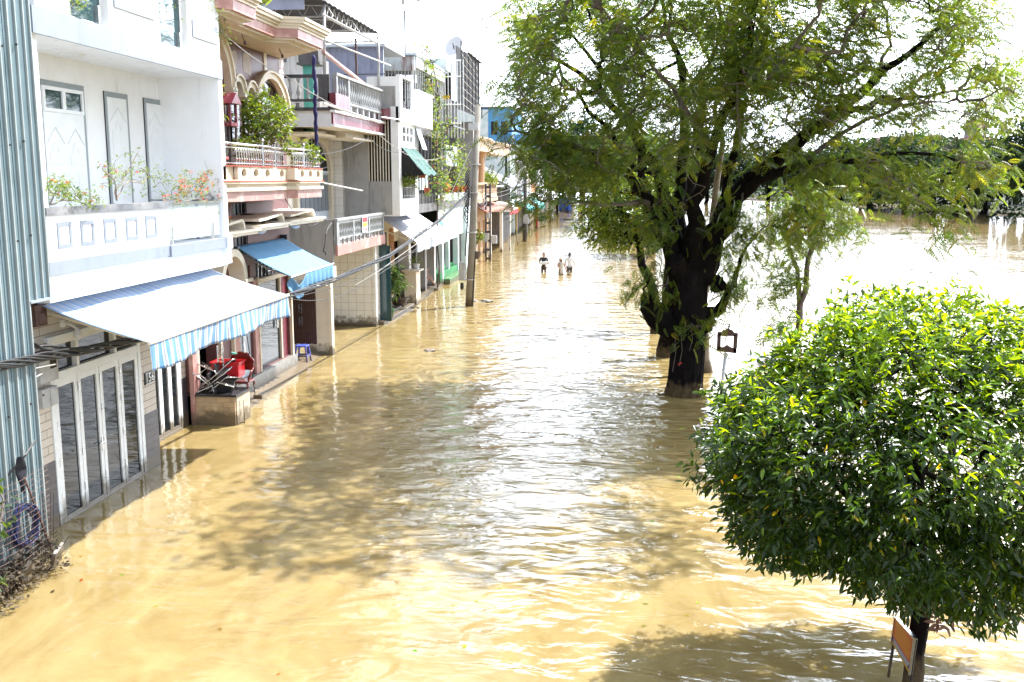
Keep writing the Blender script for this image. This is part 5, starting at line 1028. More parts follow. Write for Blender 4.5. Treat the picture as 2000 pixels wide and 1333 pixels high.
# cage of bars round the roof terrace
b = MB()
for k in range(20): y = 44.5+k*.42; b.tube([(-9.25, y, 8.3), (-9.25, y, 10.7+0.02*k)], 0.022, 4)
for k in range(18): x = -10.9+k*.16; b.tube([(x, 52.0, 7.6), (x, 52.0, 11.55)], 0.02, 4)
for k in range(8): z = 9.4+k*.42; b.tube([(-8.4, 53.0, z), (-8.7, 62.0, z-0.2-0.006*k*k)], 0.018, 4)
for z in (8.35, 9.3, 10.7, 11.5): b.tube([(-10.9, 51.95, z), (-8.3, 51.95, z)], 0.03, 4)
for k in range(22): x = -12.4+k*.15; b.tube([(x, 44.9, 8.6), (x, 44.9, 10.3)], 0.018, 4)
mk('cage_bar', b, M['white_metal'], OH)
b = MB()
for k in range(7): y = 53.0+k*1.5; b.tube([(-8.45-.03*k, y, 9.2), (-8.45-.03*k, y, 12.6)], 0.03, 4)
mk('cage_post', b, M['iron'], OH)
mks('cage_backing', MB().box(-8.75, -8.72, 53.1, 61.8, 9.2, 12.4).box(-10.8, -9.0, 53.0, 53.1, 8.2, 11.3), M['dark'], OH)
mk('cage_roof', MB().box(-9.4, -8.6, 57.0, 62, 12.45, 12.50), M['concdark'], OH)
mk('rusty_fascia', MB().box(-13.0, -9.2, 44.6, 44.8, 10.25, 10.85).box(-9.3, -9.15, 44.8, 52, 10.4, 11.0), M['rust'], OH)
mk('roof_sheet', MB().box(-14, -9.1, 44.6, 53, 10.9, 11.0), M['bluegrey'], OH)
mk('pale_eave_box', MB().box(-10.6, -9.0, 51.6, 53.4, 11.0, 11.55), M['paleblue'], OH)
mk('yellow_ledge', MB().box(-10.8, -8.9, 51.9, 51.94, 9.62, 9.75), M['yellow'], OH); mk('grey_panel', MB().box(-10.8, -8.9, 52.1, 52.2, 8.2, 9.6), M['concpale'], OH)
mk('balcony_rail', MB().box(-10.6, -8.7, 51.8, 51.86, 8.2, 8.28).box(-8.8, -8.74, 51.8, 56, 8.2, 8.28).box(-9.3, -8.7, 51.8, 51.84, 7.0, 7.04).box(-9.3, -8.7, 51.8, 51.84, 7.5, 7.54), M['iron'], OH)
mk('painted_panel', MB().box(-9.42, -9.36, 50.8, 59.5, 2.35, 4.75), M['paleblue'], OH)
mk('turquoise_patch', MB().box(-9.36, -9.354, 50.9, 52.2, 2.5, 3.3), M['turq'], OH)
mks('ground_column', MB().box(-9.6, -9.3, 51.6, 52.0, -.8, 2.4).box(-9.6, -9.3, 56.6, 57.0, -.8, 2.4).box(-9.6, -9.4, 54.1, 54.4, 0.4, 2.4).box(-9.5, -9.2, 59.0, 60.8, -.8, 3.9), M['paleblue'], OH)
mk('ground_void', MB().box(-10.2, -10.1, 45.2, 62, -.8, 2.6), M['dark'], OH)
mk('white_awning', MB().grid(lambda u, v: (-9.4+1.1*u, 46.0+4.6*v, 3.3-0.7*u), 3, 20), M['boxgrey'], OH, solid=0.02)
mk('green_step', MB().box(-10.2, -9.35, 51.2, 58.5, -.8, 0.62).box(-9.35, -8.95, 51.8, 57.6, -.8, 0.30), M['greenpaint'], OH, bevel=0.02)
mk('side_end_wall', MB().box(-11, -9.2, 62.2, 62.5, -.8, 9), M['concpale'], OH)
# creeper
t = thing('creeper', 'tangled green and grey creeper hanging over the front of the caged black house', 'creeper', (-9.1, 50, 0))
sk = Skel(); sk.limb([((-9.15, 49.0, -0.3), .04), ((-9.1, 49.2, 4), .04), ((-9.05, 49.0, 7), .035), ((-9.1, 48.6, 10.8), .03)]); sk.limb([((-9.1, 49.4, 5), .03), ((-9.0, 53.5, 6.5), .025), ((-8.9, 56, 6.8), .02)], start=4)
tg = []
for y, z, s_, n_ in ((46.5, 10.9, .5, 45), (47.5, 9.6, .8, 60), (48.2, 8.4, .8, 60), (49.8, 7.6, 1.0, 70), (53.0, 7.5, 1.0, 60), (55.0, 6.6, .8, 45), (49.5, 5.6, .8, 90), (51, 4.9, .8, 70), (55.5, 5.6, .7, 60), (56.5, 6.5, .6, 40)):
    for _ in range(n_): tg.append(Vector((-9.1+random.gauss(0.1, .16), y+random.gauss(0, s_), z+random.gauss(0, s_*.8))))
tips = sk.grow(tg, sag=-0.08, minr=0.006, wig=0.12); b = MB(); sk.mesh(b, 4); mk('stem', b, M['barkgrey'], t)
P_, D_ = spray([sk.p[i] for i in tips], 4, 0.12, droop=.2); leaves('foliage', P_, D_, np.random.uniform(.10, .2, len(P_)), T_CARD, L_VINE, t)
P_, D_ = spray([sk.p[i] for i in random.sample(tips, 30)], 2, 0.1); leaves('blossom', P_, D_, .14, T_CARD, L_FLOWER, t)
for k, (y, lab) in enumerate(((52.6, 'terracotta planter nearest on the ledge over the painted panel'), (55.6, 'terracotta planter midway along the ledge over the painted panel'), (58.6, 'terracotta planter farthest on the ledge over the painted panel'))):
    tag(mk('planter_pot', MB().lathe((-9.3, y, 4.76), [(.2, 0), (.32, .3), (.34, .36)], 12), M['terrapot']), lab, 'pot', 'planters on the ledge')
# satellite dish
t = thing('satellite_dish', 'pale grey satellite dish tilted up on the roof edge', 'satellite dish', (-9.7, 57, 12.5)); c = atY(886, 90, 57)
b = MB(); Rm = Euler((R(62), 0, R(-25))).to_matrix(); prof = [(0.02, -0.12), (0.25, -.10), (0.45, -0.05), (0.62, 0.0)]; n0 = 24; base = 0
for r_, z in prof:
    for k in range(n0): a = 2*math.pi*k/n0; b.v.append(tuple(c + Rm @ Vector((r_*0.92*math.cos(a), r_*math.sin(a), z))))
for i in range(3):
    for k in range(n0): b.f.append((i*n0+k, i*n0+(k+1) % n0, (i+1)*n0+(k+1) % n0, (i+1)*n0+k))
b.f.append(tuple(range(n0))); mk('reflector', b, M['whitecloth'], t, solid=0.02)
mk('mount', MB().tube([(c.x, 57.1, c.z), (c.x+.05, 57.15, c.z-.45), (c.x-.1, 57.1, 12.5)], 0.03, 5).tube([tuple(c+Vector((0, -.3, 0.1))), tuple(c+Vector((0.02, .05, -.2)))], 0.025, 5), M['iron'], t)
# lattice mast
c = atY(806, 120, 150); t = thing('lattice_mast', 'tall thin lattice telecom mast behind the houses', 'mast', (c.x, 150, 0)); b = MB()
legs = [(-.7, -.4), (.7, -.4), (0, .8)]
for lx, ly in legs: b.tube([(c.x+lx, 150+ly, 0), (c.x+lx, 150+ly, 42)], .07, 4)
for k in range(30):
    for i in range(3): a_, b_ = legs[i], legs[(i+1) % 3]; b.tube([(c.x+a_[0], 150+a_[1], k*1.4), (c.x+b_[0], 150+b_[1], k*1.4+1.4)], .035, 3)
mk('lattice', b, M['boxgrey'], t); b = MB()
for dx, z in ((-1.2, 30.8), (1.1, 31.2), (-1.0, 32.5), (1.3, 32.8)): b.box(c.x+dx-.25, c.x+dx+.25, 149.4, 149.7, z, z+1.6); b.tube([(c.x, 150, z+.8), (c.x+dx, 149.6, z+.8)], .05, 4)
mk('antenna', b, M['boxgrey'], t); mk('feeder_cable', MB().tube([(c.x-1.0, 149.5, 0), (c.x-1.0, 149.5, 30)], .12, 5), M['iron'], t)

# ================================================================ PEACH HOUSE
PE = thing('peach_house', 'peach coloured house with a round balcony, fat column and projecting stepped cornice', 'house', (-10, 71, 0))
b = MB(); b.wallx(-11.3, -10.9, 64, 80, 3.8, 7.3, [(65, 70, 3.8, 6.8)]); b.wallx(-10.6, -10.2, 63.5, 76.5, -.8, 3.8, [(65.0, 67.5, -.9, 2.6), (70.2, 72.2, -.9, 2.5), (73.4, 74.6, -.9, 2.5)]); b.box(-11, -9.35, 63.2, 63.6, -.8, 3.9); mk('wall', b, M['peach'], PE)
mk('core', MB().box(-16, -11.4, 63.6, 80, -.8, 7.3).box(-11.4, -10.75, 63.7, 76, -.8, 3.4), M['orange'], PE)
mks('shop_shutter', MB().box(-10.5, -10.4, 70.2, 72.2, -.8, 2.5).box(-10.5, -10.4, 73.4, 74.6, -.8, 2.5), M['creamwhite'], PE)
mk('arched_door', MB().box(-10.5, -10.4, 65, 67.5, -.8, 2.6), M['darkbrown'], PE)
mk('scalloped_arch', MB().ring(-10.2, -10.1, 66.2, 2.6, 1.2, 1.38, 0, 180, 14, .6), M['peachlight'], PE)
pb = [(-11, 64.2), (-9.6, 64.2), (-9.25, 65.0), (-9.25, 68.5), (-9.5, 70.5), (-9.25, 72.5), (-9.25, 75), (-11, 76)]
mk('balcony', MB().prism(pb, 'z', 3.95, 4.25).prism([(x-.08 if x > -10.9 else x, y) for x, y in pb], 'z', 4.25, 4.55), M['peachlight'], PE)
b = MB(); b.prism([(x+.05 if x > -10.9 else x, y) for x, y in pb], 'z', 5.15, 5.27); bb_ = mk('balcony_balustrade', b, M['peachlight'], PE)
row(bb_, -9.4, 65.0, 75.0, 24, 4.55, 5.15, M['peachlight'], .07)
mk('round_column', MB().lathe((-9.55, 68.2, 4.4), [(.3, 0), (.3, .12), (.22, .18), (.2, 2.55), (.26, 2.6), (.34, 2.8), (.34, 2.92)], 16), M['peach'], PE, smooth=False)
ro = [(-11.5, 64), (-9.4, 64), (-9.0, 65.4), (-9.0, 69), (-9.3, 71.5), (-9.3, 73.5), (-9.0, 76), (-9.0, 81), (-11.5, 81.5)]
mk('cornice', MB().prism(ro, 'z', 7.3, 7.42).prism([(x-.06, y) for x, y in ro], 'z', 7.42, 8.0).prism([(x+.08, y) for x, y in ro], 'z', 8.0, 8.1).prism([(x+.16, y) for x, y in ro], 'z', 8.1, 8.2), M['peachlight'], PE)
mks('cornice_panel', MB().box(-9.06, -9.03, 66, 68.3, 7.55, 7.85).box(-9.06, -9.03, 77, 80, 7.55, 7.85), M['peach'], PE)
b = MB(); b.prism([(-10.2, 3.9), (-10.2, 4.0), (-8.9, 3.35), (-8.9, 3.25)], 'y', 66.3, 76.5); mk('tiled_porch_roof', b, M['terra'], PE)
mks('porch_column', MB().box(-9.15, -8.95, 68.6, 68.9, -.8, 3.3).box(-9.2, -9.0, 75.6, 76.0, -.8, 3.3), M['creamwhite'], PE)
mk('dark_curtain', MB().box(-9.7, -9.6, 63.9, 64.6, 4.8, 7.0), M['dark'], PE)
potted('balcony_fern', 'spreading green fern on the peach house balcony', (-9.6, 70.5, 4.6), (0.1, 0.5, .9), (.6, 1.9, .45), 60, 7, .28, T_LEAF, L_SHRUB, 'terrapot', [(.2, 0), (.3, .4)])
potted('porch_plant', 'dark green potted plant by the peach house door', (-9.7, 66.5, 0.2), (0, 0, 1.5), (.4, .6, .5), 40, 7, .25, T_LEAF, L_SHRUB, 'brownpot', [(.2, 0), (.3, .5)])
# sign and small awning
c0 = atY(983, 404, 77); t = thing('shop_sign', 'white hanging sign with red lettering in front of the peach house porch', 'sign', (c0.x, 77, 2.6)); 
mk('board', MB().box(c0.x-.72, c0.x+.72, 77.0, 77.08, 3.0, 3.62), M['white_metal'], t)
text_mesh('lettering', 'RỬA XE', .42, M['redpaint'], t, (c0.x, 76.98, 3.27), (R(90), 0, 0)); mk('bracket', MB().tube([(c0.x-.6, 77.04, 3.62), (c0.x-.6, 77.04, 4.1)], .03, 4).tube([(c0.x+.6, 77.04, 3.62), (c0.x+.6, 77.04, 4.1)], .03, 4), M['iron'], t)
for nm, px, py, Y, w, d, z, cm, cm2, lab in (('wall_box', 975, 350, 82, 0, 0, 0, 'white', 'redpaint', ''),): pass
def street_awning(y0, y1, x0, x1, z0, z1, m, m2, lab, fr=.35):
    t = thing('street_awning', lab, 'awning', (x0, (y0+y1)/2, 0), 'awnings along the far shopfronts'); mk('canopy', MB().grid(lambda u, v: (x0+(x1-x0)*u, y0+(y1-y0)*v, z0+(z1-z0)*u), 3, 4), M[m], t, solid=.03)
    mk('valance', MB().box(x1-.02, x1+.02, y0, y1, z1-fr, z1), M[m2], t); mk('post', MB().tube([(x1-.05, y0+.1, z1-.2), (x1-.05, y0+.1, -.8)], .04, 5).tube([(x1-.05, y1-.1, z1-.2), (x1-.05, y1-.1, -.8)], .04, 5), M['boxgrey'], t); return t
street_awning(77.5, 83.5, -9.9, -8.6, 3.7, 3.1, 'creamwhite', 'redpaint', 'small white awning with a red edge beside the red lettered sign')

# ================================================================ FAR SHOPS
def shop(lab, y0, y1, x, h, wm, up=True, door='dark', seed=0, hh=2.7, cat='shophouse', nm='shophouse', depth=5):
    rr = random.Random(seed); t = thing(nm, lab, cat, (x, (y0+y1)/2, 0), 'narrow houses far along the street')
    hs = [(y0+.5, y1-.5, -.9, hh)]; z = hh+1.0; wins = []
    while z+1.5 < h:
        n = 2 if y1-y0 > 5 else 1; w = (y1-y0)/n
        for k in range(n): wins.append((y0+k*w+w*.22, y0+(k+1)*w-w*.22, z, z+1.5))
        z += 3.1
    mk('wall', MB().wallx(x-.3, x, y0, y1, -.8, h, hs+wins).box(x-depth, x-.5, y0, y0+.2, -.8, h).box(x-depth, x-.5, y1-.2, y1, -.8, h), M[wm], t)
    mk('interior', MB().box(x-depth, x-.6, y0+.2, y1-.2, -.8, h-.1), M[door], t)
    mk('roof', MB().box(x-depth, x+.4, y0-.1, y1+.1, h, h+.18), M['conc'], t)
    b = MB()
    for k in range(int((y1-y0-1)/.6)): b.box(x-.25, x-.2, y0+.5+k*.6, y0+.56+k*.6, -.8, hh)
    mk('door_post', b, M['creamwhite'], t)
    for wn_ in wins:
        f = mk('window', MB().box(x-.2, x-.12, wn_[0], wn_[0]+.12, wn_[2], wn_[3]).box(x-.2, x-.12, wn_[1]-.12, wn_[1], wn_[2], wn_[3]).box(x-.2, x-.12, (wn_[0]+wn_[1])/2-.05, (wn_[0]+wn_[1])/2+.05, wn_[2], wn_[3]), M['white_metal'], t); mk('pane', MB().box(x-.22, x-.2, wn_[0], wn_[1], wn_[2], wn_[3]), M['glass'], f)
    if up and h > 5: mk('balcony', MB().box(x, x+.9, y0+.2, y1-.2, hh+.5, hh+.7).box(x+.8, x+.9, y0+.2, y1-.2, hh+.7, hh+1.3), M[wm], t)
    return t
GB = thing('gabled_house', 'grey rendered gable wall with a dark sloping roof behind the peach house', 'house', (-13, 84, 0))
mk('gable_wall', MB().prism([(-18, -.8), (-18, 9.0), (-9.9, 5.0), (-9.9, -.8)], 'y', 82.5, 83), M['conc'], GB); mk('roof', MB().prism([(-18.2, 9.3), (-18.2, 9.5), (-9.0, 4.9), (-9.0, 4.7)], 'y', 82, 92), M['cap'], GB); mk('front_wall', MB().box(-10.4, -10.1, 83, 91, -.8, 4.7), M['concdark'], GB)
mk('white_roof_sheet', MB().box(-10.6, -9.6, 76.8, 82, 4.9, 5.0), M['whitecloth'], GB)
shop('tall narrow house with a bare white front just past the grey gable', 95.5, 99.5, -10.6, 8.6, 'paleblue', False, seed=1)
shop('grey house with dark upper windows, first after the bare white front', 99.6, 106, -10.8, 7.2, 'concpale', True, seed=2)
shop('low blackened shop with an open front below the grey gable roof', 88.5, 95.4, -10.9, 3.9, 'concdark', False, seed=3, hh=2.4)
shop('pale two storey house behind the teal awnings', 106.2, 114, -11.0, 7.4, 'palewall', True, seed=4)
shop('cream house with a balcony past the teal awnings', 114.2, 123, -11.1, 7.8, 'creamwhite', True, seed=5)
shop('brown fronted low house beside the fourth pole', 123.2, 132, -11.2, 5.2, 'orange', False, seed=6)
shop('white house with tall windows beyond the fourth pole', 132.2, 142, -11.0, 9.0, 'white', True, seed=7)
shop('grey house next to the round street tree', 142.2, 152, -11.4, 8.2, 'concpale', True, seed=8)
shop('pale house behind the blue tarpaulins', 152.2, 166, -11.8, 9.5, 'palewall', True, seed=9)
shop('last house of the row before the dark trees', 166.2, 182, -13.5, 7.5, 'palewall', True, seed=10)
street_awning(99.5, 107.5, -10.6, -9.3, 3.3, 2.6, 'tealcanvas', 'tealcanvas', 'lower smaller teal awning nearest on the far shopfronts', .4)
street_awning(108, 116.5, -10.8, -8.9, 4.0, 2.7, 'tealcanvas', 'tealcanvas', 'larger teal awning with striped edge on the far shopfronts', .5)
street_awning(118, 127, -11, -9.4, 3.9, 3.4, 'bluegrey', 'boxgrey', 'thin grey metal awning beyond the teal ones')
street_awning(133, 145, -11, -9.0, 4.2, 3.4, 'whitecloth', 'whitecloth', 'white awning near the round street tree')
tag(mk('striped_column', MB().lathe((-9.4, 112, -.8), [(.18, 0), (.18, 3.2)], 8), M['redpaint']), 'red and white pillar under the larger teal awning', 'pillar')
# diamond road sign
c0 = atY(1009, 409, 93); t = thing('road_sign', 'yellow diamond warning sign on a thin post before the dark shop', 'road sign', (c0.x, 93, 0)); mk('plate', MB().prism([(c0.x-.42, c0.z), (c0.x, c0.z+.42), (c0.x+.42, c0.z), (c0.x, c0.z-.42)], 'y', 93, 93.03), M['yellow'], t); mk('post', MB().tube([(c0.x, 93.06, -.8), (c0.x, 93.06, c0.z+.3)], .035, 6), M['yellow'], t); mk('symbol', MB().box(c0.x-.04, c0.x+.04, 92.98, 93, c0.z-.2, c0.z+.2).box(c0.x-.15, c0.x+.15, 92.98, 93, c0.z+.02, c0.z+.08), M['iron'], t)
# blue building behind
BB = thing('blue_building', 'bright blue building rising behind the peach house', 'building', (-16, 142, 0))
mk('wall', MB().box(-24, -15.3, 140, 156, -.8, 15.2).box(-15.3, -12.3, 139, 150, -.8, 11.6), M['bluewall'], BB); mk('grey_wing', MB().box(-24, -18.6, 139.6, 140, 9, 15.0), M['paleblue'], BB)
b = MB()
for x in (-18.2, -16.8): b.box(x, x+.9, 139.95, 140, 11.6, 13.4)
mk('window', b, M['glass'], BB); mk('white_pipe', MB().box(-15.2, -14.9, 138.9, 139, 3, 11.6), M['whitecloth'], BB); mk('roof_edge', MB().box(-24.2, -15, 139.7, 156, 15.2, 15.4), M['conc'], BB)
# tarpaulins
for k, (x, y, w, lab) in enumerate(((-10.6, 178, 1.6, 'blue tarpaulin draped over a stall, left of the pair near the white car'), (-9.6, 171, 1.8, 'blue and white tarpaulin draped beside the thin post near the white car'))):
    tag(mk('tarpaulin', MB().grid(lambda u, v: (x+w*(u-.5)*(1+.4*(1-v)), y+.4*math.sin(u*14)*(1-v), -.3+2.4*v), 16, 6), M['tarp']), lab, 'tarpaulin')
tag(mk('motorbike_row', MB().tube([(-11.6, 160, .1), (-10.6, 161, .5), (-10, 162, .1)], .25, 6), M['iron']), 'dark parked motorbike half under water left of the tarpaulins', 'motorbike')

# ================================================================ POLES
def pole(lab, base, top, r0, r1, m, n=10, nm='utility_pole'):
    t = thing(nm, lab, 'utility pole', base, 'utility poles along the street'); mk('shaft', MB().tube([(base[0], base[1], -.8), top], [r0, r1], n), M[m], t, smooth=True); return t
p1t = atY(934, 205, 43)
P1 = pole('tall round concrete pole nearest the camera with meter boxes and wires', (-6.62, 43, 0), tuple(p1t), .19, .12, 'pole', 16)
def along(z): k = z/p1t.z; return Vector((-6.62+(p1t.x+6.62)*k, 43, z))
b = MB()
for z in (1.15, 3.2, 4.9, 6.1): q = along(z); b.lathe(tuple(q), [(.225, 0), (.225, .05)], 14)
mk('steel_band', b, M['boxgrey'], P1); q = along(7.6)
mk('top_box', MB().box(q.x-.32, q.x+.1, 42.65, 42.85, 7.55, 7.85), M['boxgrey'], P1, bevel=.01)
bx = mk('meter_box', MB().box(-6.98, -6.7, 42.6, 42.85, 1.15, 1.95), M['boxgrey'], P1, bevel=.02); mk('box_lid', MB().box(-6.95, -6.73, 42.57, 42.6, 1.2, 1.9), M['boxgrey'], bx)
mk('junction', MB().lathe((-6.85, 42.7, .75), [(.05, 0), (.08, .1), (.06, .3)], 8), M['iron'], P1); mk('conduit', MB().tube([(-6.44, 42.85, -.5), tuple(along(2.4)+Vector((.2, -.05, 0)))], .03, 6).tube([tuple(along(2.2)+Vector((-.24, -.05, 0))), tuple(along(5.0)+Vector((-.2, -.1, 0)))], .03, 6), M['wire'], P1)
b = MB()
for k in range(14): q = along(4.2+k*.14); b.tube([tuple(q+Vector((-.22, -.1, 0))), tuple(q+Vector((-.34-.1*random.random(), -.15, -.3))), tuple(q+Vector((-.2, -.16, -.7)))], .018, 4)
mk('cable_tangle', b, M['wire'], P1)
P2 = thing('utility_pole', 'short dark lattice legged pole in front of the peach house', 'utility pole', (-9.0, 67.3, 0), 'utility poles along the street')
b = MB(); b.box(-9.18, -9.08, 67.2, 67.4, -.8, 5.2); b.box(-8.88, -8.78, 67.2, 67.4, -.8, 5.2)
for k in range(10): b.box(-9.08, -8.88, 67.22, 67.38, -.5+k*.6, -.36+k*.6)
mk('shaft', b, M['concdark'], P2); mks('meter_box', MB().box(-9.3, -8.95, 66.95, 67.15, 1.3, 1.9).box(-8.75, -8.35, 66.95, 67.2, 1.2, 1.75).box(-9.1, -8.85, 67, 67.19, 2.9, 3.3), M['boxgrey'], P2)
for lab, (px, py), Y, h, r in (('third pole from the camera, dark and half hidden by hanging leaves', (1025, 472), 89, 6.2, .2), ('fourth tall dark pole standing apart in the street before the round tree', (1075, 435), 128.8, 8.4, .2), ('thin pole just beyond the fourth dark pole near the tarpaulins', (1088, 420), 156, 9.0, .16)):
    q = atZ(px, py); t = pole(lab, (q.x, Y, 0), (q.x+.05, Y, h), r, r*.7, 'cap' if Y > 100 else 'concdark'); mk('meter_box', MB().box(q.x-.1, q.x+.4, Y-.45, Y-.2, 1.6, 2.4), M['boxgrey'], t)
for lab, x, Y, h in (('thin dark post left of the white car', -9.6, 168, 4.2), ('thin dark post nearest the white car bonnet', -9.2, 165, 4.2)): tag(mk('thin_post', MB().tube([(x, Y, -.8), (x, Y, h)], .09, 6), M['iron']), lab, 'post')

# ================================================================ WIRES
def cable(pts, r, lab=None, nm='overhead_wire', m='wire', sag=0.0, n=10, group='overhead wires', strands=1, spread=.05):
    P_ = [Vector(p) for p in pts]; b = MB()
    for s_ in range(strands):
        path = []; ph = random.random()*6
        for i in range(len(P_)-1):
            for k in range(n):
                t = k/n; p = P_[i].lerp(P_[i+1], t); p.z -= sag*4*t*(1-t)*(1+.3*math.sin(s_*2.1))
                a = ph+s_*1.7+(i*n+k)*.35; path.append(p+Vector((0.3*math.sin(a), .3*math.sin(a*.7), math.cos(a)))*spread*(1 if strands > 1 else 0))
        path.append(P_[-1]); b.tube(path, r, 5)
    return tag(mk(nm, b, M[m], smooth=True), lab, 'cable', group)
q5 = along(4.95)+Vector((-.2, -.15, 0))
cable([atX(-60, 728, -8.2), atX(0, 716, -8.2), atX(90, 696, -8.22), atX(175, 683, -8.25), atX(262, 664, -8.3), atX(420, 622, -8.2), atX(565, 578, -7.95), atX(650, 548, -7.8), atX(760, 500, -7.6), atX(860, 430, -7.1), q5], .019, 'thick bundle of black cables strung along the houses to the tall concrete pole', 'cable_bundle', strands=8, spread=.055, sag=0.0)
cable([atX(565, 582, -7.95), atX(700, 545, -7.7), atX(830, 480, -7.3), q5], .010, 'thin cable just below the thick bundle, running up to the tall pole', sag=.05)
cable([atX(565, 584, -7.9), atX(720, 548, -7.6), q5-Vector((0, 0, .3))], .010, 'lowest thin cable under the bundle between the blue awning and the tall pole', sag=.25)
cable([atX(30, 640, -8.5), atX(60, 672, -8.5), atX(80, 678, -8.45), atX(150, 686, -8.3)], .022, 'knotted black cable coming down the shed corner to the meter boxes', sag=0, strands=2, spread=.03)
cable([atX(54, 588, -8.6), atX(50, 600, -8.6), atX(38, 620, -8.62)], .02, 'short black spiral wrapped cable hanging at the shed corner')
cable([atX(-20, 700, -8.5), atX(0, 668, -8.5), atX(16, 645, -8.5)], .05, 'grey plastic pipe arm leaning at the left edge on the shed', 'pipe_arm', 'wirepale')
cable([atX(-20, 735, -8.4), atX(20, 750, -8.4), atX(50, 750, -8.4), atX(80, 730, -8.45)], .028, 'grey loop of hose hanging under the meter boxes', 'cable_loop', 'wirepale', sag=.02)
cable([atX(0, 738, -8.4), atX(60, 722, -8.4), atX(110, 712, -8.4)], .014, 'thin grey rod crossing the shed ribs below the cable bundle', m='wirepale')
q6 = atY(930, 270, 43)
cable([q6, atX(860, 425, -7.4), atX(820, 472, -7.6), atX(740, 530, -8.0), atX(690, 560, -8.6)], .014, 'pale straight wire slanting down from the top of the tall pole', m='wirepale')
cable([atX(430, 60, -8.4)+Vector((0, 0, 0)), atX(560, 150, -8.9), atX(700, 225, -8.7), atX(790, 300, -8.2), atX(850, 312, -7.6), q6], .012, 'thin sagging wire crossing the tiled and grey houses to the tall pole', m='wirepale', sag=.1)
cable([atX(590, 300, -9.0), atX(720, 270, -8.6), atX(790, 296, -8.2)], .010, 'thin dark wire over the bars of the grey house', sag=.2)
cable([atX(555, 385, -9.2), atX(600, 440, -9.0), atX(630, 425, -9.0)], .012, 'slack dark wire in front of the arched steel door', sag=.1)
cable([atX(648, 432, -8.95), atX(636, 460, -8.95), atX(632, 490, -8.95), atX(636, 498, -8.95)], .016, 'short black cable pair running down the side of the lower balcony', strands=3, spread=.05)
q2 = Vector((-9.0, 67.2, 4.6))
for k, lab in enumerate(('upper slack wire between the tall pole and the lattice pole', 'middle slack wire between the tall pole and the lattice pole', 'lower slack wire between the tall pole and the lattice pole')): cable([q5+Vector((0.1, 0, .15*k-.1)), q2+Vector((0, 0, -.25*k))], .022, lab, sag=.35+.2*k)
q3 = Vector((-8.57, 89, 5.6)); q4 = Vector((-9.05, 128.8, 7.2))
for k, lab in enumerate(('upper wire from the lattice pole to the third pole', 'lower wire from the lattice pole to the third pole')): cable([q2+Vector((0, 0, -.3*k)), q3+Vector((0, 0, -.3*k))], .028, lab, sag=.4)
for k, lab in enumerate(('upper wire from the third pole to the fourth pole', 'lower wire from the third pole to the fourth pole')): cable([q3+Vector((0, 0, -.4*k)), q4+Vector((0, 0, -.4*k))], .035, lab, sag=.7)
cable([atX(1150, 355, -2)+Vector((0, 0, 0)), ] and [q4, atY(1010, 330, 100)], .03, 'wire leading from the fourth pole towards the bare white front', sag=.3)
tag(mk('white_tube', MB().tube([atX(633, 358, -8.6), atX(708, 373, -7.7)], .025, 6), M['whitecloth']), 'thin white tube sticking out past the end of the pink balcony', 'tube')
tag(mk('white_tube', MB().tube([atX(632, 202, -9.0), atX(742, 240, -8.5)], .035, 6), M['whitecloth']), 'white tube lying under the upper balcony fascia', 'tube')
tag(mk('white_tube', MB().tube([atX(745, 229, -8.6), atX(826, 241, -8.0)], .03, 6), M['whitecloth']), 'white tube poking out beside the grey house terrace', 'tube')

# ================================================================ PEOPLE
def skinmesh(name, joints, bones, m, parent, sub=2):
    """one continuous surface grown over a skeleton; joints: name -> (pos, radius)"""
    names = list(joints); o3 = WO[parent.name]
    me = bpy.data.meshes.new(name); me.from_pydata([tuple(Vector(joints[n][0])-o3) for n in names], [(names.index(a), names.index(c)) for a, c in bones], [])
    o = bpy.data.objects.new(name, me); COL.objects.link(o); o.parent = parent; WO[o.name] = o3
    sk = o.modifiers.new('skin', 'SKIN'); sk.use_smooth_shade = True; me.skin_vertices or None
    if not me.skin_vertices:
        bm = bmesh.new(); bm.from_mesh(me); bm.verts.layers.skin.verify(); bm.to_mesh(me); bm.free()
    for i, n in enumerate(names):
        r = joints[n][1]; me.skin_vertices[0].data[i].radius = r if isinstance(r, tuple) else (r, r); me.skin_vertices[0].data[i].use_root = (i == 0)
    s = o.modifiers.new('sub', 'SUBSURF'); s.levels = s.render_levels = sub; me.materials.append(m); return o
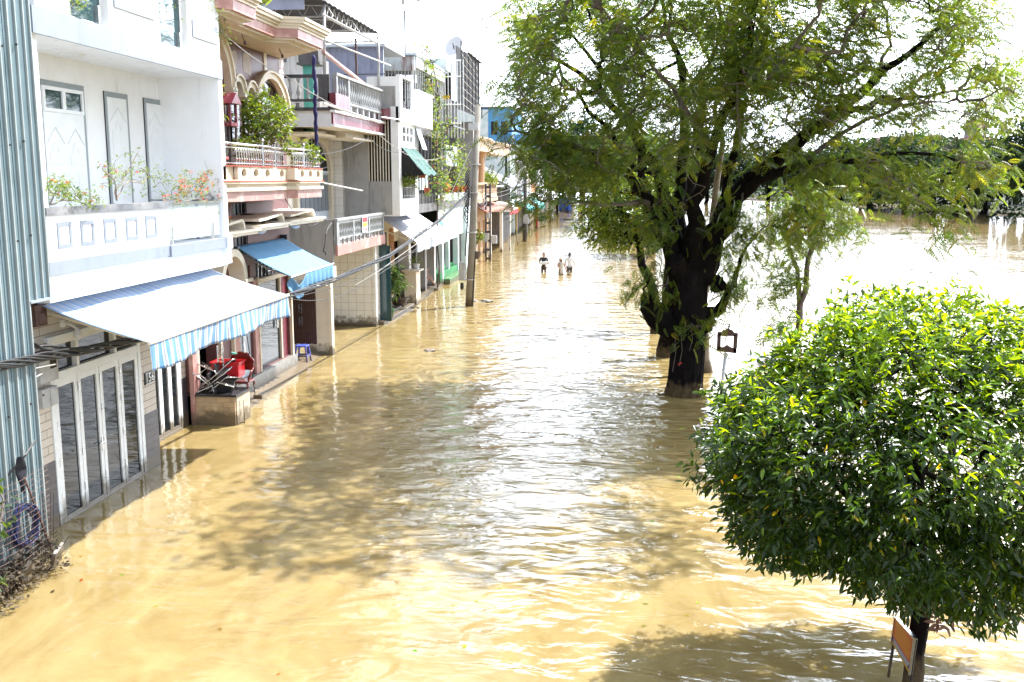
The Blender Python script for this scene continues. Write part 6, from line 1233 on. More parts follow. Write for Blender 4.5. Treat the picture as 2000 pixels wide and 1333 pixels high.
def person(lab, loc, face, top_m, bot_m, pose, hat=False, hair_m='hair', dress=False, scale=1.0, group=None):
    """loc = water point; face = heading the front points to (radians, 0 = +Y)"""
    t = thing('person', lab, 'person', loc, group); x0, y0, _ = loc; c, s = math.cos(face), math.sin(face); gz = pose.get('ground', -0.6)
    def P(x, y, z): x, y, z = x*scale, y*scale, z*scale; return (x0+x*c-y*s, y0+x*s+y*c, gz+z)
    J = {'pelvis': (P(0, 0, .90), (.13, .10)), 'waist': (P(0, 0, 1.05), (.12, .09)), 'chest': (P(0, .01, 1.27), (.15, .10)), 'neckb': (P(0, .01, 1.42), (.07, .06)), 'neck': (P(0, .02, 1.47), .048),
         'chin': (P(0, .03, 1.53), (.06, .07)), 'head': (P(0, .02, 1.60), (.078, .092)), 'crown': (P(0, 0.0, 1.69), (.055, .06))}
    B = [('pelvis', 'waist'), ('waist', 'chest'), ('chest', 'neckb'), ('neckb', 'neck'), ('neck', 'chin'), ('chin', 'head'), ('head', 'crown')]
    for sd, k in ((1, 'r'), (-1, 'l')):
        J['hip'+k] = (P(sd*.09, 0, .86), .088); J['knee'+k] = (P(sd*.10, .03, .48), .06); J['ankle'+k] = (P(sd*.10, 0, .08), .042); J['toe'+k] = (P(sd*.11, .15, .03), .035)
        J['sh'+k] = (P(sd*.18, 0, 1.39), .055); el, ha = pose['arm'+k]; J['el'+k] = (P(*el), .038); J['wr'+k] = (P(*ha), .027); e_, h_ = Vector(el), Vector(ha); J['hand'+k] = (P(*(h_+(h_-e_).normalized()*.08)), .028)
        B += [('pelvis', 'hip'+k), ('hip'+k, 'knee'+k), ('knee'+k, 'ankle'+k), ('ankle'+k, 'toe'+k), ('neckb', 'sh'+k), ('sh'+k, 'el'+k), ('el'+k, 'wr'+k), ('wr'+k, 'hand'+k)]
    body = skinmesh('body', J, B, M['skin'], t)
    # fingers
    b = MB()
    for k, sd in (('r', 1), ('l', -1)):
        el, ha = pose['arm'+k]; e_, h_ = Vector(el), Vector(ha); d = (h_-e_).normalized(); q = h_+d*.10; sdv = d.cross(Vector((0, 0, 1))).normalized() if abs(d.z) < .9 else Vector((0, 1, 0))
        for f in range(4): p = q+sdv*(f-1.5)*.02; b.tube([P(*p), P(*(p+d*.04)), P(*(p+d*.07+Vector((0, 0, -.015))))], [.0095, .009, .007], 5)
        b.tube([P(*(h_+d*.03+sdv*.03)), P(*(h_+d*.07+sdv*.055))], [.011, .008], 5)
    mk('finger', b, M['skin'], t, smooth=True)
    # face features and hair
    b = MB(); b.tube([P(0, .105, 1.605), P(0, .125, 1.575), P(0, .108, 1.565)], [.010, .014, .010], 5); mk('nose', b, M['skin'], t); mk('ear', MB().tube([P(.083, .0, 1.62), P(.086, 0, 1.565)], .014, 5).tube([P(-.083, .0, 1.62), P(-.086, 0, 1.565)], .014, 5), M['skin'], t)
    mk('eye', MB().tube([P(.033, .098, 1.61), P(.033, .106, 1.61)], .010, 6).tube([P(-.033, .098, 1.61), P(-.033, .106, 1.61)], .010, 6), M['hair'], t); mk('mouth', MB().tube([P(-.022, .098, 1.54), P(.022, .098, 1.54)], .006, 5), M['redwood'], t)
    HJ = {'a': (P(0, -.035, 1.60), (.085, .075)), 'b': (P(0, -.01, 1.69), (.085, .09)), 'c': (P(0, .03, 1.72), (.06, .06)), 'd': (P(0, -.06, 1.53), (.06, .04))}
    skinmesh('hair', HJ, [('a', 'b'), ('b', 'c'), ('a', 'd')], M[hair_m], t)
    # shirt and bottoms
    L = .74 if dress else .80
    SJ = {'hem': (P(0, 0, .62 if dress else L), (.20 if dress else .155, .15 if dress else .12)), 'pelvis': (P(0, 0, .92), (.15, .115)), 'waist': (P(0, 0, 1.06), (.138, .105)), 'chest': (P(0, .01, 1.27), (.168, .118)), 'neckb': (P(0, .01, 1.41), (.09, .07))}
    SB = [('hem', 'pelvis'), ('pelvis', 'waist'), ('waist', 'chest'), ('chest', 'neckb')]
    for sd, k in ((1, 'r'), (-1, 'l')):
        el = Vector(pose['arm'+k][0]); shp = Vector((sd*.18, 0, 1.39)); SJ['sh'+k] = (P(*shp), .07); SJ['sl'+k] = (P(*shp.lerp(el, pose.get('sleeve', .75))), .062); SB += [('neckb', 'sh'+k), ('sh'+k, 'sl'+k)]
    skinmesh('dress' if dress else 'shirt', SJ, SB, top_m, t)
    if not dress:
        TJ = {'p': (P(0, 0, .86), (.145, .115))}; TB = []
        for sd, k in ((1, 'r'), (-1, 'l')): TJ['h'+k] = (P(sd*.09, 0, .80), .10); TJ['k'+k] = (P(sd*.10, .02, pose.get('short', .62)), .085); TB += [('p', 'h'+k), ('h'+k, 'k'+k)]
        skinmesh('shorts', TJ, TB, bot_m, t)
    if hat: mk('sun_hat', MB().lathe(P(0, 0.0, 1.64), [(.20, -.01), (.21, 0.0), (.12, .03), (.105, .05), (.095, .13), (.05, .16)], 18), M['creamwhite'], t, smooth=True)
    return t
md, nt, bs = new_mat('floral_print_fabric'); vr = nt.nodes.new('ShaderNodeTexVoronoi'); vr.inputs['Scale'].default_value = 14; g_ = nt.nodes.new('ShaderNodeNewGeometry'); nt.links.new(g_.outputs['Position'], vr.inputs['Vector'])
rp = nt.nodes.new('ShaderNodeValToRGB'); rp.color_ramp.interpolation = 'CONSTANT'; rp.color_ramp.elements[0].color = (0.1, 0.04, 0.05, 1); rp.color_ramp.elements[1].position = .26; rp.color_ramp.elements[1].color = (0.6, 0.55, 0.5, 1)
nt.links.new(vr.outputs['Distance'], rp.inputs['Fac']); nt.links.new(rp.outputs['Color'], bs.inputs['Base Color']); M['floral'] = md
person('person in black T-shirt and shorts wading nearer with a white bundle at the chest', (-4.57, 59.4, 0), math.pi-.12, M['blackcloth'], M['blackcloth'], {'armr': ((.27, .06, 1.14), (.05, .24, 1.14)), 'arml': ((-.27, .06, 1.14), (-.02, .26, 1.16)), 'ground': -.56, 'sleeve': .85, 'short': .74})
q = Vector((-4.5, 59.4, 0)); b = MB(); b.grid(lambda u, v: (-4.85+.75*u, 59.06-.10*math.sin(math.pi*v), .60+.16*math.sin(math.pi*u)**.5*math.sin(2*math.pi*v)*.6-.10*(u-.8)**2), 12, 10); tag(mk('white_bundle', b, M['whitecloth'], smooth=True), 'white bundle of cloth carried on the forearms of the wader in black', 'bundle')
person('person in a pale brimmed hat and floral dress wading beside the white shirted one', (-3.45, 57.9, 0), math.pi+.3, M['floral'], None, {'armr': ((.22, .10, 1.12), (.12, .14, 1.34)), 'arml': ((-.26, .0, 1.12), (-.34, .06, .88)), 'ground': -.60, 'sleeve': .5}, hat=True, dress=True, scale=.93)
person('person in a white T-shirt and black shorts seen from behind, wading away', (-3.05, 59.9, 0), -.1, M['whitecloth'], M['blackcloth'], {'armr': ((.27, -.02, 1.12), (.26, .12, .92)), 'arml': ((-.27, -.02, 1.12), (-.24, .14, .95)), 'ground': -.62, 'sleeve': .8, 'short': .52}, scale=1.02)
tag(mk('sandals', MB().obox((-3.05, 57.75, .12), (.1, .24, .04), (R(40), 0, R(10))).obox((-2.94, 57.7, .10), (.1, .24, .04), (R(30), 0, R(-20))), M['blackcloth']), 'dark sandals dangling from the hand of the wader in the floral dress', 'sandals')
qf = atZ(1131, 413); person('distant person in pale clothes wading beyond the waders, right of the white car', (qf.x, qf.y, 0), math.pi, M['concpale'], M['blackcloth'], {'armr': ((.27, -.02, 1.12), (.26, .12, .92)), 'arml': ((-.27, -.02, 1.12), (-.24, .14, .95)), 'ground': -.45})
qf = atZ(1137, 375); 
for k, (px, py, mm, lab) in enumerate(((1140, 380, 'redpaint', 'tiny far person in red at the very end of the street'), (1152, 381, 'whitecloth', 'tiny far person in white at the very end of the street'))):
    qf = atZ(px, py); person(lab, (qf.x, qf.y, 0), 0, M[mm], M['blackcloth'], {'armr': ((.27, -.02, 1.12), (.26, .12, .92)), 'arml': ((-.27, -.02, 1.12), (-.24, .14, .95)), 'ground': -.3})
# crouching person in the porch
t = thing('person', 'person in a dark sleeveless top crouching in the shop porch at the water edge', 'person', (-9.75, 49.0, 0.15)); ox, oy, oz = -9.95, 49.0, .12
def C_(x, y, z): return (ox+x, oy+y, oz+z)
J = {'pelvis': (C_(-.05, 0, .30), (.14, .12)), 'waist': (C_(-.03, 0, .45), (.125, .11)), 'chest': (C_(.12, 0, .68), (.13, .15)), 'neckb': (C_(.24, 0, .80), .06), 'neck': (C_(.28, 0, .85), .048), 'head': (C_(.34, 0, .92), (.085, .085)), 'crown': (C_(.36, 0, 1.0), (.06, .06))}
B = [('pelvis', 'waist'), ('waist', 'chest'), ('chest', 'neckb'), ('neckb', 'neck'), ('neck', 'head'), ('head', 'crown')]
for sd, k in ((-1, 'r'), (1, 'l')):
    J['hip'+k] = (C_(0, sd*.11, .26), .09); J['knee'+k] = (C_(.36, sd*.16, .46), .062); J['ank'+k] = (C_(.14, sd*.14, .06), .045); J['toe'+k] = (C_(.32, sd*.15, .03), .035); J['sh'+k] = (C_(.2, sd*.18, .76), .055); J['el'+k] = (C_(.44, sd*.20, .55), .04); J['wr'+k] = (C_(.62, sd*.10, .30), .028); J['hd'+k] = (C_(.68, sd*.08, .22), .03)
    B += [('pelvis', 'hip'+k), ('hip'+k, 'knee'+k), ('knee'+k, 'ank'+k), ('ank'+k, 'toe'+k), ('neckb', 'sh'+k), ('sh'+k, 'el'+k), ('el'+k, 'wr'+k), ('wr'+k, 'hd'+k)]
skinmesh('body', J, B, M['skin'], t); skinmesh('vest', {'a': (C_(-.05, 0, .26), (.155, .14)), 'b': (C_(-.03, 0, .45), (.14, .125)), 'c': (C_(.12, 0, .68), (.145, .165)), 'd': (C_(.2, 0, .77), (.10, .12))}, [('a', 'b'), ('b', 'c'), ('c', 'd')], M['blackcloth'], t)
skinmesh('hair', {'a': (C_(.31, 0, .96), (.09, .09)), 'b': (C_(.33, 0, 1.03), (.075, .075))}, [('a', 'b')], M['hair'], t)
b = MB()
for sd in (-1, 1):
    for f in range(4): b.tube([C_(.70, sd*.08+(f-1.5)*.018, .19), C_(.73, sd*.08+(f-1.5)*.02, .13)], [.009, .007], 5)
mk('finger', b, M['skin'], t); tag(mk('washbowl', MB().lathe((-9.2, 49.0, .02), [(.12, 0), (.2, .09), (.21, .1)], 14), M['whitecloth']), 'white bowl at the hands of the crouching person', 'bowl')
tag(mk('porch_floor', MB().box(-10.3, -9.25, 45.0, 51.2, -.8, .11), M['step']), 'grey porch floor slab under the crouching person', 'doorstep')

# ================================================================ WHITE CAR
cx, cy = -10.75, 212; t = thing('pickup_car', 'white car standing in shallow flood water at the far end of the street', 'car', (cx, cy, 0)); W_, H_ = .93, 1.75
def loft(secs, mb):
    """secs: list of (y, [(x,z)...]) closed sections"""
    n = len(secs[0][1]); b0 = len(mb.v)
    for y, pr in secs: mb.v += [(cx+x, cy+y, z) for x, z in pr]
    for i in range(len(secs)-1):
        for k in range(n): k2 = (k+1) % n; mb.f.append((b0+i*n+k, b0+i*n+k2, b0+(i+1)*n+k2, b0+(i+1)*n+k))
    mb.f.append(tuple(b0+k for k in range(n))); mb.f.append(tuple(b0+(len(secs)-1)*n+k for k in range(n))[::-1]); return mb
def sec(w, z0, z1, tw): return [(-w, z0), (w, z0), (w*1.02, (z0+z1)/2), (tw, z1), (-tw, z1), (-w*1.02, (z0+z1)/2)]
mcar = mat('white_car_paint', (.75, .77, .8), .2, .02); mcar.node_tree.nodes['Principled BSDF'].inputs['Coat Weight'].default_value = .6
mk('body', loft([(0, sec(.80, .2, .75, .74)), (.15, sec(.92, .1, .9, .85)), (1.2, sec(.94, .1, 1.0, .88)), (4.4, sec(.94, .1, 1.05, .88)), (4.6, sec(.88, .2, 1.0, .8))], MB()), mcar, t, bevel=.04)
mk('cabin', loft([(1.1, sec(.86, .98, 1.0, .84)), (1.75, sec(.84, .98, 1.62, .68)), (3.3, sec(.84, .98, 1.66, .70)), (3.9, sec(.84, .98, 1.1, .8))], MB()), M['glass'], t)
mk('roof', loft([(1.7, sec(.70, 1.6, 1.66, .66)), (2.5, sec(.72, 1.64, 1.72, .68)), (3.35, sec(.70, 1.62, 1.68, .66))], MB()), mcar, t); mk('grille', MB().box(cx-.45, cx+.45, cy-.04, cy+.02, .42, .66), M['iron'], t)
for sx in (-1, 1):
    mk('headlight', MB().box(cx+sx*.5, cx+sx*.84, cy-.03, cy+.1, .58, .74), M['glass'], t); w = mk('wheel', MB().tube([(cx+sx*.74, cy+.85, .18), (cx+sx*.95, cy+.85, .18)], .36, 14), M['iron'], t); mk('wheel', MB().tube([(cx+sx*.74, cy+3.6, .18), (cx+sx*.95, cy+3.6, .18)], .36, 14), M['iron'], t); mk('wing_mirror', MB().box(cx+sx*.92, cx+sx*1.12, cy+1.35, cy+1.45, 1.02, 1.2), mcar, t)
mk('number_plate', MB().box(cx-.22, cx+.22, cy-.06, cy-.03, .32, .42), M['whitecloth'], t)

# ================================================================ BIG TREE
TB = atZ(1334, 776); TY = TB.y+.35
t = thing('flame_tree', 'huge spreading tree with a dark burly trunk and feathery leaves, standing in the flooded promenade', 'tree', (TB.x, TY, 0))
def py(x, y, d=0.0): return atY(x, y, TY+d)
sk = Skel()
tr = sk.limb([(py(1334, 850), .52), (py(1334, 776), .47), (py(1340, 735), .43), (py(1343, 690), .43), (py(1343, 640), .48), (py(1340, 590), .55), (py(1345, 545), .50), (py(1352, 500), .42)], sub=2)
mid = [i for i in range(len(sk.p))]
def near(p): return min(mid, key=lambda i: (sk.p[i]-p).length)
def L_(pts, s=None, sub=3): q = py(*pts[0][:2], pts[0][2]); return sk.limb([(py(x, y, d), r) for x, y, d, r in pts[1:]] if False else [(q, pts[0][3])]+[(py(x, y, d), r) for x, y, d, r in pts[1:]], start=near(q) if s is None else s, sub=sub)
L_([(1310, 640, -.1, .36), (1275, 605, -.3, .30), (1262, 580, -.35, .17)])                      # burl left
L_([(1320, 530, -.4, .30), (1318, 500, -.65, .25)])                                            # cut stump knob
A = L_([(1330, 520, 0, .306), (1310, 440, .3, .203), (1290, 350, .8, .164), (1240, 260, 1.6, .117), (1160, 170, 2.4, .078), (1060, 100, 3.0, .039), (1000, 40, 3.2, .023)])
Bb = L_([(1340, 500, .2, .306), (1322, 420, .8, .187), (1330, 330, 1.6, .148), (1332, 200, 2.4, .109), (1300, 60, 3.2, .070), (1270, -80, 3.6, .039)])
Cc = L_([(1350, 500, -.2, .306), (1352, 400, -.8, .172), (1388, 300, -1.6, .133), (1436, 190, -2.3, .094), (1470, 40, -2.8, .062), (1500, -90, -3, .031)])
Dd = L_([(1365, 540, 0, .378), (1392, 460, 0, .324), (1440, 380, -.1, .226), (1530, 300, -.3, .183), (1625, 232, -.6, .148), (1700, 165, -.8, .101), (1790, 95, -1.0, .070), (1860, 20, -1.2, .039), (1910, -60, -1.2, .023)])
Ee = L_([(1440, 390, -.1, .156), (1480, 352, -.8, .125), (1560, 322, -1.4, .094), (1680, 316, -2.0, .058), (1790, 300, -2.4, .039), (1920, 318, -2.6, .023)], s=near(py(1392, 460)))
Ff = L_([(1315, 500, -.3, .187), (1275, 395, -.9, .133), (1195, 312, -1.8, .094), (1120, 285, -2.6, .062), (1030, 262, -3.2, .035), (965, 250, -3.4, .016)])
Gg = L_([(1310, 500, .4, .187), (1265, 420, 1.4, .133), (1252, 300, 2.8, .094), (1205, 190, 3.8, .070), (1110, 60, 4.4, .039), (1060, -40, 4.6, .023)])
Hh = L_([(1400, 470, .3, .203), (1422, 330, 1.2, .125), (1446, 240, 1.8, .101), (1425, 120, 2.4, .078), (1400, -20, 3.0, .047)])
Ii = L_([(1400, 610, .2, .156), (1418, 580, .15, .101), (1436, 545, .1, .066), (1446, 505, 0, .047), (1462, 478, 0, .027), (1500, 440, -.2, .016)])
mid = list(range(len(sk.p)))
L_([(1625, 232, -.6, .094), (1720, 190, .2, .070), (1810, 190, .8, .039), (1920, 170, 1.2, .023)]); L_([(1560, 322, -1.4, .070), (1660, 252, -1.6, .051), (1760, 205, -2.0, .035), (1850, 200, -2.2, .020)])
L_([(1680, 316, -2.0, .039), (1745, 350, -2.4, .023), (1790, 385, -2.8, .014)]); L_([(1700, 165, -.8, .062), (1740, 90, -.2, .039), (1720, 0, .3, .031)]); L_([(1290, 350, .8, .094), (1240, 330, -.2, .070), (1150, 220, -1.2, .047), (1090, 120, -1.8, .027)])
L_([(1388, 300, -1.6, .078), (1330, 200, -2.6, .055), (1260, 110, -3.4, .039), (1180, 20, -3.8, .023)]); L_([(1436, 190, -2.3, .062), (1530, 120, -3.2, .047), (1600, 30, -3.8, .031)]); L_([(1332, 200, 2.4, .070), (1400, 90, 3.6, .047), (1480, 0, 4.2, .031)])
L_([(1275, 395, -.9, .078), (1200, 400, -1.8, .047), (1130, 395, -2.6, .027), (1060, 395, -3.2, .012)])
# crown: leaf points
tg = []
def cloud(n, poly, dlo, dhi, keep=1.0):
    xs = [p[0] for p in poly]; ys = [p[1] for p in poly]; c = 0
    while c < n:
        x, y = random.uniform(min(xs), max(xs)), random.uniform(min(ys), max(ys)); ins = False; j = len(poly)-1
        for i in range(len(poly)):
            if (poly[i][1] > y) != (poly[j][1] > y) and x < (poly[j][0]-poly[i][0])*(y-poly[i][1])/(poly[j][1]-poly[i][1])+poly[i][0]: ins = not ins
            j = i
        if ins and mnoise.noise(Vector((x*.011, y*.013, 3.1)))+keep > random.uniform(0.0, .55): tg.append(py(x, y, random.uniform(dlo, dhi))); c += 1
cloud(1280, [(1010, -50), (1150, -120), (1300, -220), (1640, -260), (1600, 20), (1590, 200), (1480, 250), (1420, 330), (1280, 330), (1180, 350), (1090, 345), (1010, 320), (1040, 220), (960, 180), (1030, 110), (985, 40)], -4.6, 4.6, .28)
cloud(200, [(1400, 40), (1620, 20), (1640, 250), (1480, 300), (1420, 280)], -3.5, 4.0, .45)
cloud(540, [(1560, -200), (1900, -120), (1990, 40), (2000, 210), (1920, 260), (1790, 245), (1640, 260), (1560, 210), (1600, 20)], -3.4, 3.4, .3)
cloud(85, [(1520, 290), (1700, 270), (1900, 300), (1995, 310), (1990, 370), (1900, 380), (1700, 370), (1560, 350)], -3.6, -.6, .2)
cloud(60, [(1420, 400), (1600, 370), (1690, 440), (1640, 480), (1500, 470), (1430, 520)], -1.5, .6, .3)
cloud(60, [(960, 215), (1080, 230), (1200, 330), (1200, 380), (1050, 370), (985, 300), (945, 262)], -3.8, -2.4, .3)
cloud(7, [(1010, 370), (1060, 370), (1062, 430), (1020, 425)], -3.5, -3.0, .4); cloud(5, [(1330, 590), (1400, 600), (1390, 650), (1340, 650)], -.9, -.6, 1); cloud(14, [(1250, 500), (1310, 490), (1300, 600), (1240, 590)], -.9, -.3, 1); cloud(16, [(1400, 520), (1460, 520), (1470, 590), (1420, 600)], -.3, .3, 1)
cloud(16, [(1230, 380), (1320, 380), (1310, 480), (1240, 470)], -1.6, -.6, 1); cloud(12, [(1400, 400), (1480, 420), (1470, 500), (1400, 490)], -.8, .2, 1)
cloud(9, [(1780, 380), (1870, 430), (1880, 470), (1800, 440)], -3, -2.7, 1)
for _ in range(230): yy = random.uniform(17.8, 21.5); tg.append(Vector((random.uniform(-1.0, 6.0), yy, 5.8+.185*yy+random.uniform(0, 2.2))))
nl = len(sk.p); tips = sk.grow(tg, sag=.05, minr=.0085, wig=.12, lo=12); nleaf = list(tips)
tg = []; cloud(420, [(1020, 60), (1300, -40), (1900, 0), (1990, 200), (1900, 330), (1560, 340), (1300, 420), (1080, 330)], -4.5, 4.0, .6); sk.grow(tg, sag=.04, minr=.007, wig=.2, lo=12); tips = nleaf
b = MB(); sk.mesh(b, 10, rmin=.105); b.smooth = True; tk = mk('trunk', b, M['bark'], t)
b = MB(); sk.mesh(b, 5, rmax=.105); mk('branch', b, M['barkgrey'], t)
# knobs and ridges on the trunk
b = MB()
for (x, y, d, r) in ((1318, 515, -.7, .2), (1266, 592, -.35, .15), (1402, 556, .0, .17), (1300, 612, -.25, .22), (1380, 630, -.05, .2)):
    c = py(x, y, d); ico = bmesh.new(); bmesh.ops.create_icosphere(ico, subdivisions=3, radius=r); n0 = len(b.v)
    for v in ico.verts: k = 1+.55*mnoise.noise(v.co*7+c)+.35*mnoise.noise(v.co*17); b.v.append(tuple(c+Vector((v.co.x, v.co.y, v.co.z*1.25))*k))
    b.f += [tuple(n0+v.index for v in f.verts) for f in ico.faces]; ico.free()
for k in range(11):
    a = k/11*2*math.pi; pts = []
    for (x, y, r) in ((1334, 790, .50), (1337, 750, .43), (1343, 690, .41), (1343, 640, .45), (1341, 590, .50)): c = py(x, y); aa = a+.12*math.sin(y*.05+k); pts.append(c+Vector((math.cos(aa)*r*.95, math.sin(aa)*r*.95, 0)))
    b.tube(pts, [.11, .07, .06, .08, .06], 6)
mk('burl', b, M['bark'], t, smooth=True)
T0 = np.array([tuple(sk.p[i]) for i in tips]); ctr = np.array(py(1400, 250))
P_, D_ = spray(T0, 9, .27, ctr, .35, .25, -.6, .5)
sz = np.random.uniform(.24, .44, len(P_)); yel = np.random.rand(len(P_), 1)
tint = np.clip(np.random.normal(1, .2, (len(P_), 1)), .5, 1.6)*(1+np.array([[1.1, .35, -.1]])*(yel < .22)*np.random.rand(len(P_), 1)+np.array([[-.35, -.05, .9]])*(yel > .75)*np.random.rand(len(P_), 1))
leaves('crown', P_, D_, sz, T_PINN, L_POINC, t, tint=tint)
b = MB()                                                        # aerial roots and a hanging orchid
for x, y, d, l in ((1318, 650, -.6, 1.0), (1330, 655, -.62, .8), (1350, 640, -.55, .6), (1290, 480, -.5, .9), (1400, 480, -.3, .7)):
    p = py(x, y, d); b.tube([p, p+Vector((.04, 0, -l*.5)), p+Vector((-.03, 0, -l))], .008, 4)
mks('aerial_root', b, M['barkgrey'], t)
fl = py(1326, 712, -.6); tag(mk('hanging_flower', MB().obox(fl, (.05, .05, .03), (.3, .2, 0)).obox(fl+Vector((.05, 0, .03)), (.03, .03, .05), (0, .6, 0)), M['redpaint']), 'small red and white flower hanging on the dark trunk of the huge tree', 'flower')
# more trunks behind it
def trunk_tree(lab, base, pts, r0, crownpts, per, size, lm, bark='bark', nm='street_tree', tmpl=T_LEAF, group='trees along the promenade', spreadr=.12, cat='tree', droop=.2):
    t = thing(nm, lab, cat, (base[0], base[1], 0), group); sk = Skel(); n = len(pts); sk.limb([(p, r0*(1-.6*i/max(1, n-1))) for i, p in enumerate(pts)])
    tips = sk.grow(crownpts, sag=.05, minr=.009, lo=max(1, len(sk.p)-6)); b = MB(); sk.mesh(b, 8); mk('trunk', b, M[bark], t, smooth=True)
    T = [tuple(sk.p[i]) for i in tips]; P_, D_ = spray(T, per, spreadr, np.mean(T, axis=0), .5, droop); leaves('crown', P_, D_, np.random.uniform(size*.7, size*1.3, len(P_)), tmpl, lm, t); return t
def blob(c, r, n, hollow=.5):
    out = []
    for d in rnd_dir(n, -.8, 1): f = random.uniform(hollow, 1)*(1+.25*mnoise.noise(Vector(d)*2.3+Vector(c))); out.append(Vector((c[0]+d[0]*r[0]*f, c[1]+d[1]*r[1]*f, c[2]+d[2]*r[2]*f)))
    return out
q = atZ(1300, 696)
c1 = atY(1225, 430, 37); trunk_tree('round bushy light green tree just behind the huge dark trunk, over the street', (1.0, 36), [(1.35, 36, -.6), (1.2, 36, 1.5), (.7, 36.5, 3.0), (.2, 37, 4.2)], .22, blob((c1.x, 37, c1.z+.15), (1.8, 1.75, 1.7), 850, .55), 10, .18, L_SHRUB)
trunk_tree('tree standing behind the left foot of the huge trunk', (q.x, q.y), [(q.x, q.y, -.6), (q.x+.1, q.y, 2), (q.x+.5, q.y+.3, 5), (q.x+1, q.y+1, 8)], .34, blob((2.4, 34, 9.5), (3.4, 3, 2), 130), 8, .4, L_POINC, tmpl=T_PINN5)
q = atZ(1380, 727); trunk_tree('pale grey trunk standing behind the right foot of the huge trunk', (q.x, q.y), [(q.x, q.y, -.6), (q.x-.1, q.y, 1), (q.x-.1, q.y+.2, 3.5), (q.x+.3, q.y+.6, 6.5)], .19, blob((3.2, 31, 8.4), (2.4, 2, 1.4), 50), 7, .4, L_POINC, bark='barkpale', tmpl=T_PINN5)
for px, pyy, lab, h, rr in ((1270, 497, 'second bushy promenade tree beyond the light green one', 6.5, 3.2), (1240, 440, 'third promenade tree, farther along the flooded street', 8, 4)):
    q = atZ(px, pyy); trunk_tree(lab, (q.x, q.y), [(q.x, q.y, -.6), (q.x, q.y, 2.5), (q.x+.3, q.y, 4.6)], .35, blob((q.x, q.y, h), (rr, rr, rr*.8), 420), 9, .34, L_BROAD, tmpl=T_CARD, spreadr=.3)
# thin pruned tree by the river
t = thing('pruned_tree', 'thin pruned tree with two bare stems and a cut limb at the river edge', 'tree', (5.85, 32.3, 0)); sk = Skel()
def pz(x, y, d=0): return atY(x, y, 32.3+d)
sk.limb([(pz(1560, 790), .13), (pz(1557, 700), .12), (pz(1560, 640), .11), (pz(1562, 600), .10), (pz(1558, 540), .075), (pz(1540, 480), .06), (pz(1530, 430), .05), (pz(1548, 380), .03)])
sk.limb([(pz(1562, 600), .10), (pz(1574, 560), .09), (pz(1578, 505), .085), (pz(1592, 475), .08), (pz(1597, 435), .07)], start=6)
tg = [pz(random.uniform(1490, 1560), random.uniform(500, 600), random.uniform(-1, .5)) for _ in range(34)]+[pz(random.uniform(1500, 1680), random.uniform(370, 480), random.uniform(-1.2, 1.2)) for _ in range(90)]+[pz(random.uniform(1500, 1545), random.uniform(600, 655), random.uniform(-.8, .2)) for _ in range(14)]
tips = sk.grow(tg, sag=.04, minr=.006); b = MB(); sk.mesh(b, 7); mk('trunk', b, M['barkgrey'], t, smooth=True); T0 = [tuple(sk.p[i]) for i in tips]
P_, D_ = spray(T0, 6, .16, None, 0, .3); leaves('crown', P_, D_, np.random.uniform(.3, .5, len(P_)), T_PINN, L_POINC, t)

# ================================================================ SMALL ROUND TREE, lower right
c = Vector((3.22, 10.75, 2.55)); t = thing('round_tree', 'clipped round tree with dense glossy bright green leaves at the lower right', 'tree', (3.27, 10.56, 0)); sk = Skel()
sk.limb([((3.27, 10.56, -.6), .13), ((3.25, 10.56, 0), .115), ((3.28, 10.58, .6), .10), ((3.26, 10.6, 1.2), .105), ((3.2, 10.65, 1.7), .07), ((3.15, 10.7, 2.6), .04)]); k0 = len(sk.p)-4
for a in range(7): an = a*.9; sk.limb([(sk.p[-1 if False else k0], .055), (Vector((3.2+.6*math.cos(an), 10.6+.6*math.sin(an), 1.9+.1*(a % 3))), .045), (Vector((3.15+1.2*math.cos(an), 10.65+1.2*math.sin(an), 2.5+.25*(a % 3))), .025)], start=k0)
tg = []
for d in rnd_dir(3700, -1, 1):
    nn = 1+.24*mnoise.noise(Vector(d)*2.2+Vector((5, 1, 2)))+.16*mnoise.noise(Vector(d)*5)+(.10 if random.random() < .04 else 0); f = random.uniform(.55, 1.0)**.55*nn
    z = d[2]*(1.62 if d[2] > 0 else 1.45)*f; r = 2.2*f*(1.0 if d[2] > -.3 else 1.04)
    tg.append(Vector((c.x+d[0]*r, c.y+d[1]*r*.97, c.z+z)))
tips = sk.grow(tg, sag=.06, minr=.0032, lo=6, expo=.48, wig=.06); b = MB(); sk.mesh(b, 7); mk('trunk', b, M['bark'], t, smooth=True)
T0 = np.array([tuple(sk.p[i]) for i in tips]); P_, D_ = spray(T0, 15, .05, tuple(c), .75, .38, -.7, .9)
h_ = np.clip((P_[:, 2]-c.z)/1.4, -1, 1); pale_top = (np.random.rand(len(P_)) < .05+.75*np.clip(h_-.05, 0, 1)) & (np.linalg.norm(P_-np.array(c), axis=1) > 1.45)  # paler yellow-green outer leaves, likelier towards the crown top
tint = np.random.normal(1, .16, (len(P_), 1))*np.where(pale_top[:, None], np.array([[4.6, 3.9, 1.0]]), np.array([[.75, .9, 1.0]])); dead = np.random.rand(len(P_)) < .006; tint[dead] = (16, 6.0, 1.5)
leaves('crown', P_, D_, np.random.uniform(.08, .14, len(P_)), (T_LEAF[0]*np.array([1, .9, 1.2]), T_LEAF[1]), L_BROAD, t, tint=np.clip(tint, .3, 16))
P_, D_ = spray([(3.45, 10.45, .75+.06*k) for k in range(10)], 6, .04, droop=.4); tag(leaves('dead_leaves', P_, D_, .13, T_LEAF, mat('dry_brown_leaf', (.30, .17, .11), .8), origin=(3.45, 10.45, .6)), 'withered brown leaves and tape caught on the round tree trunk', 'dead leaves')

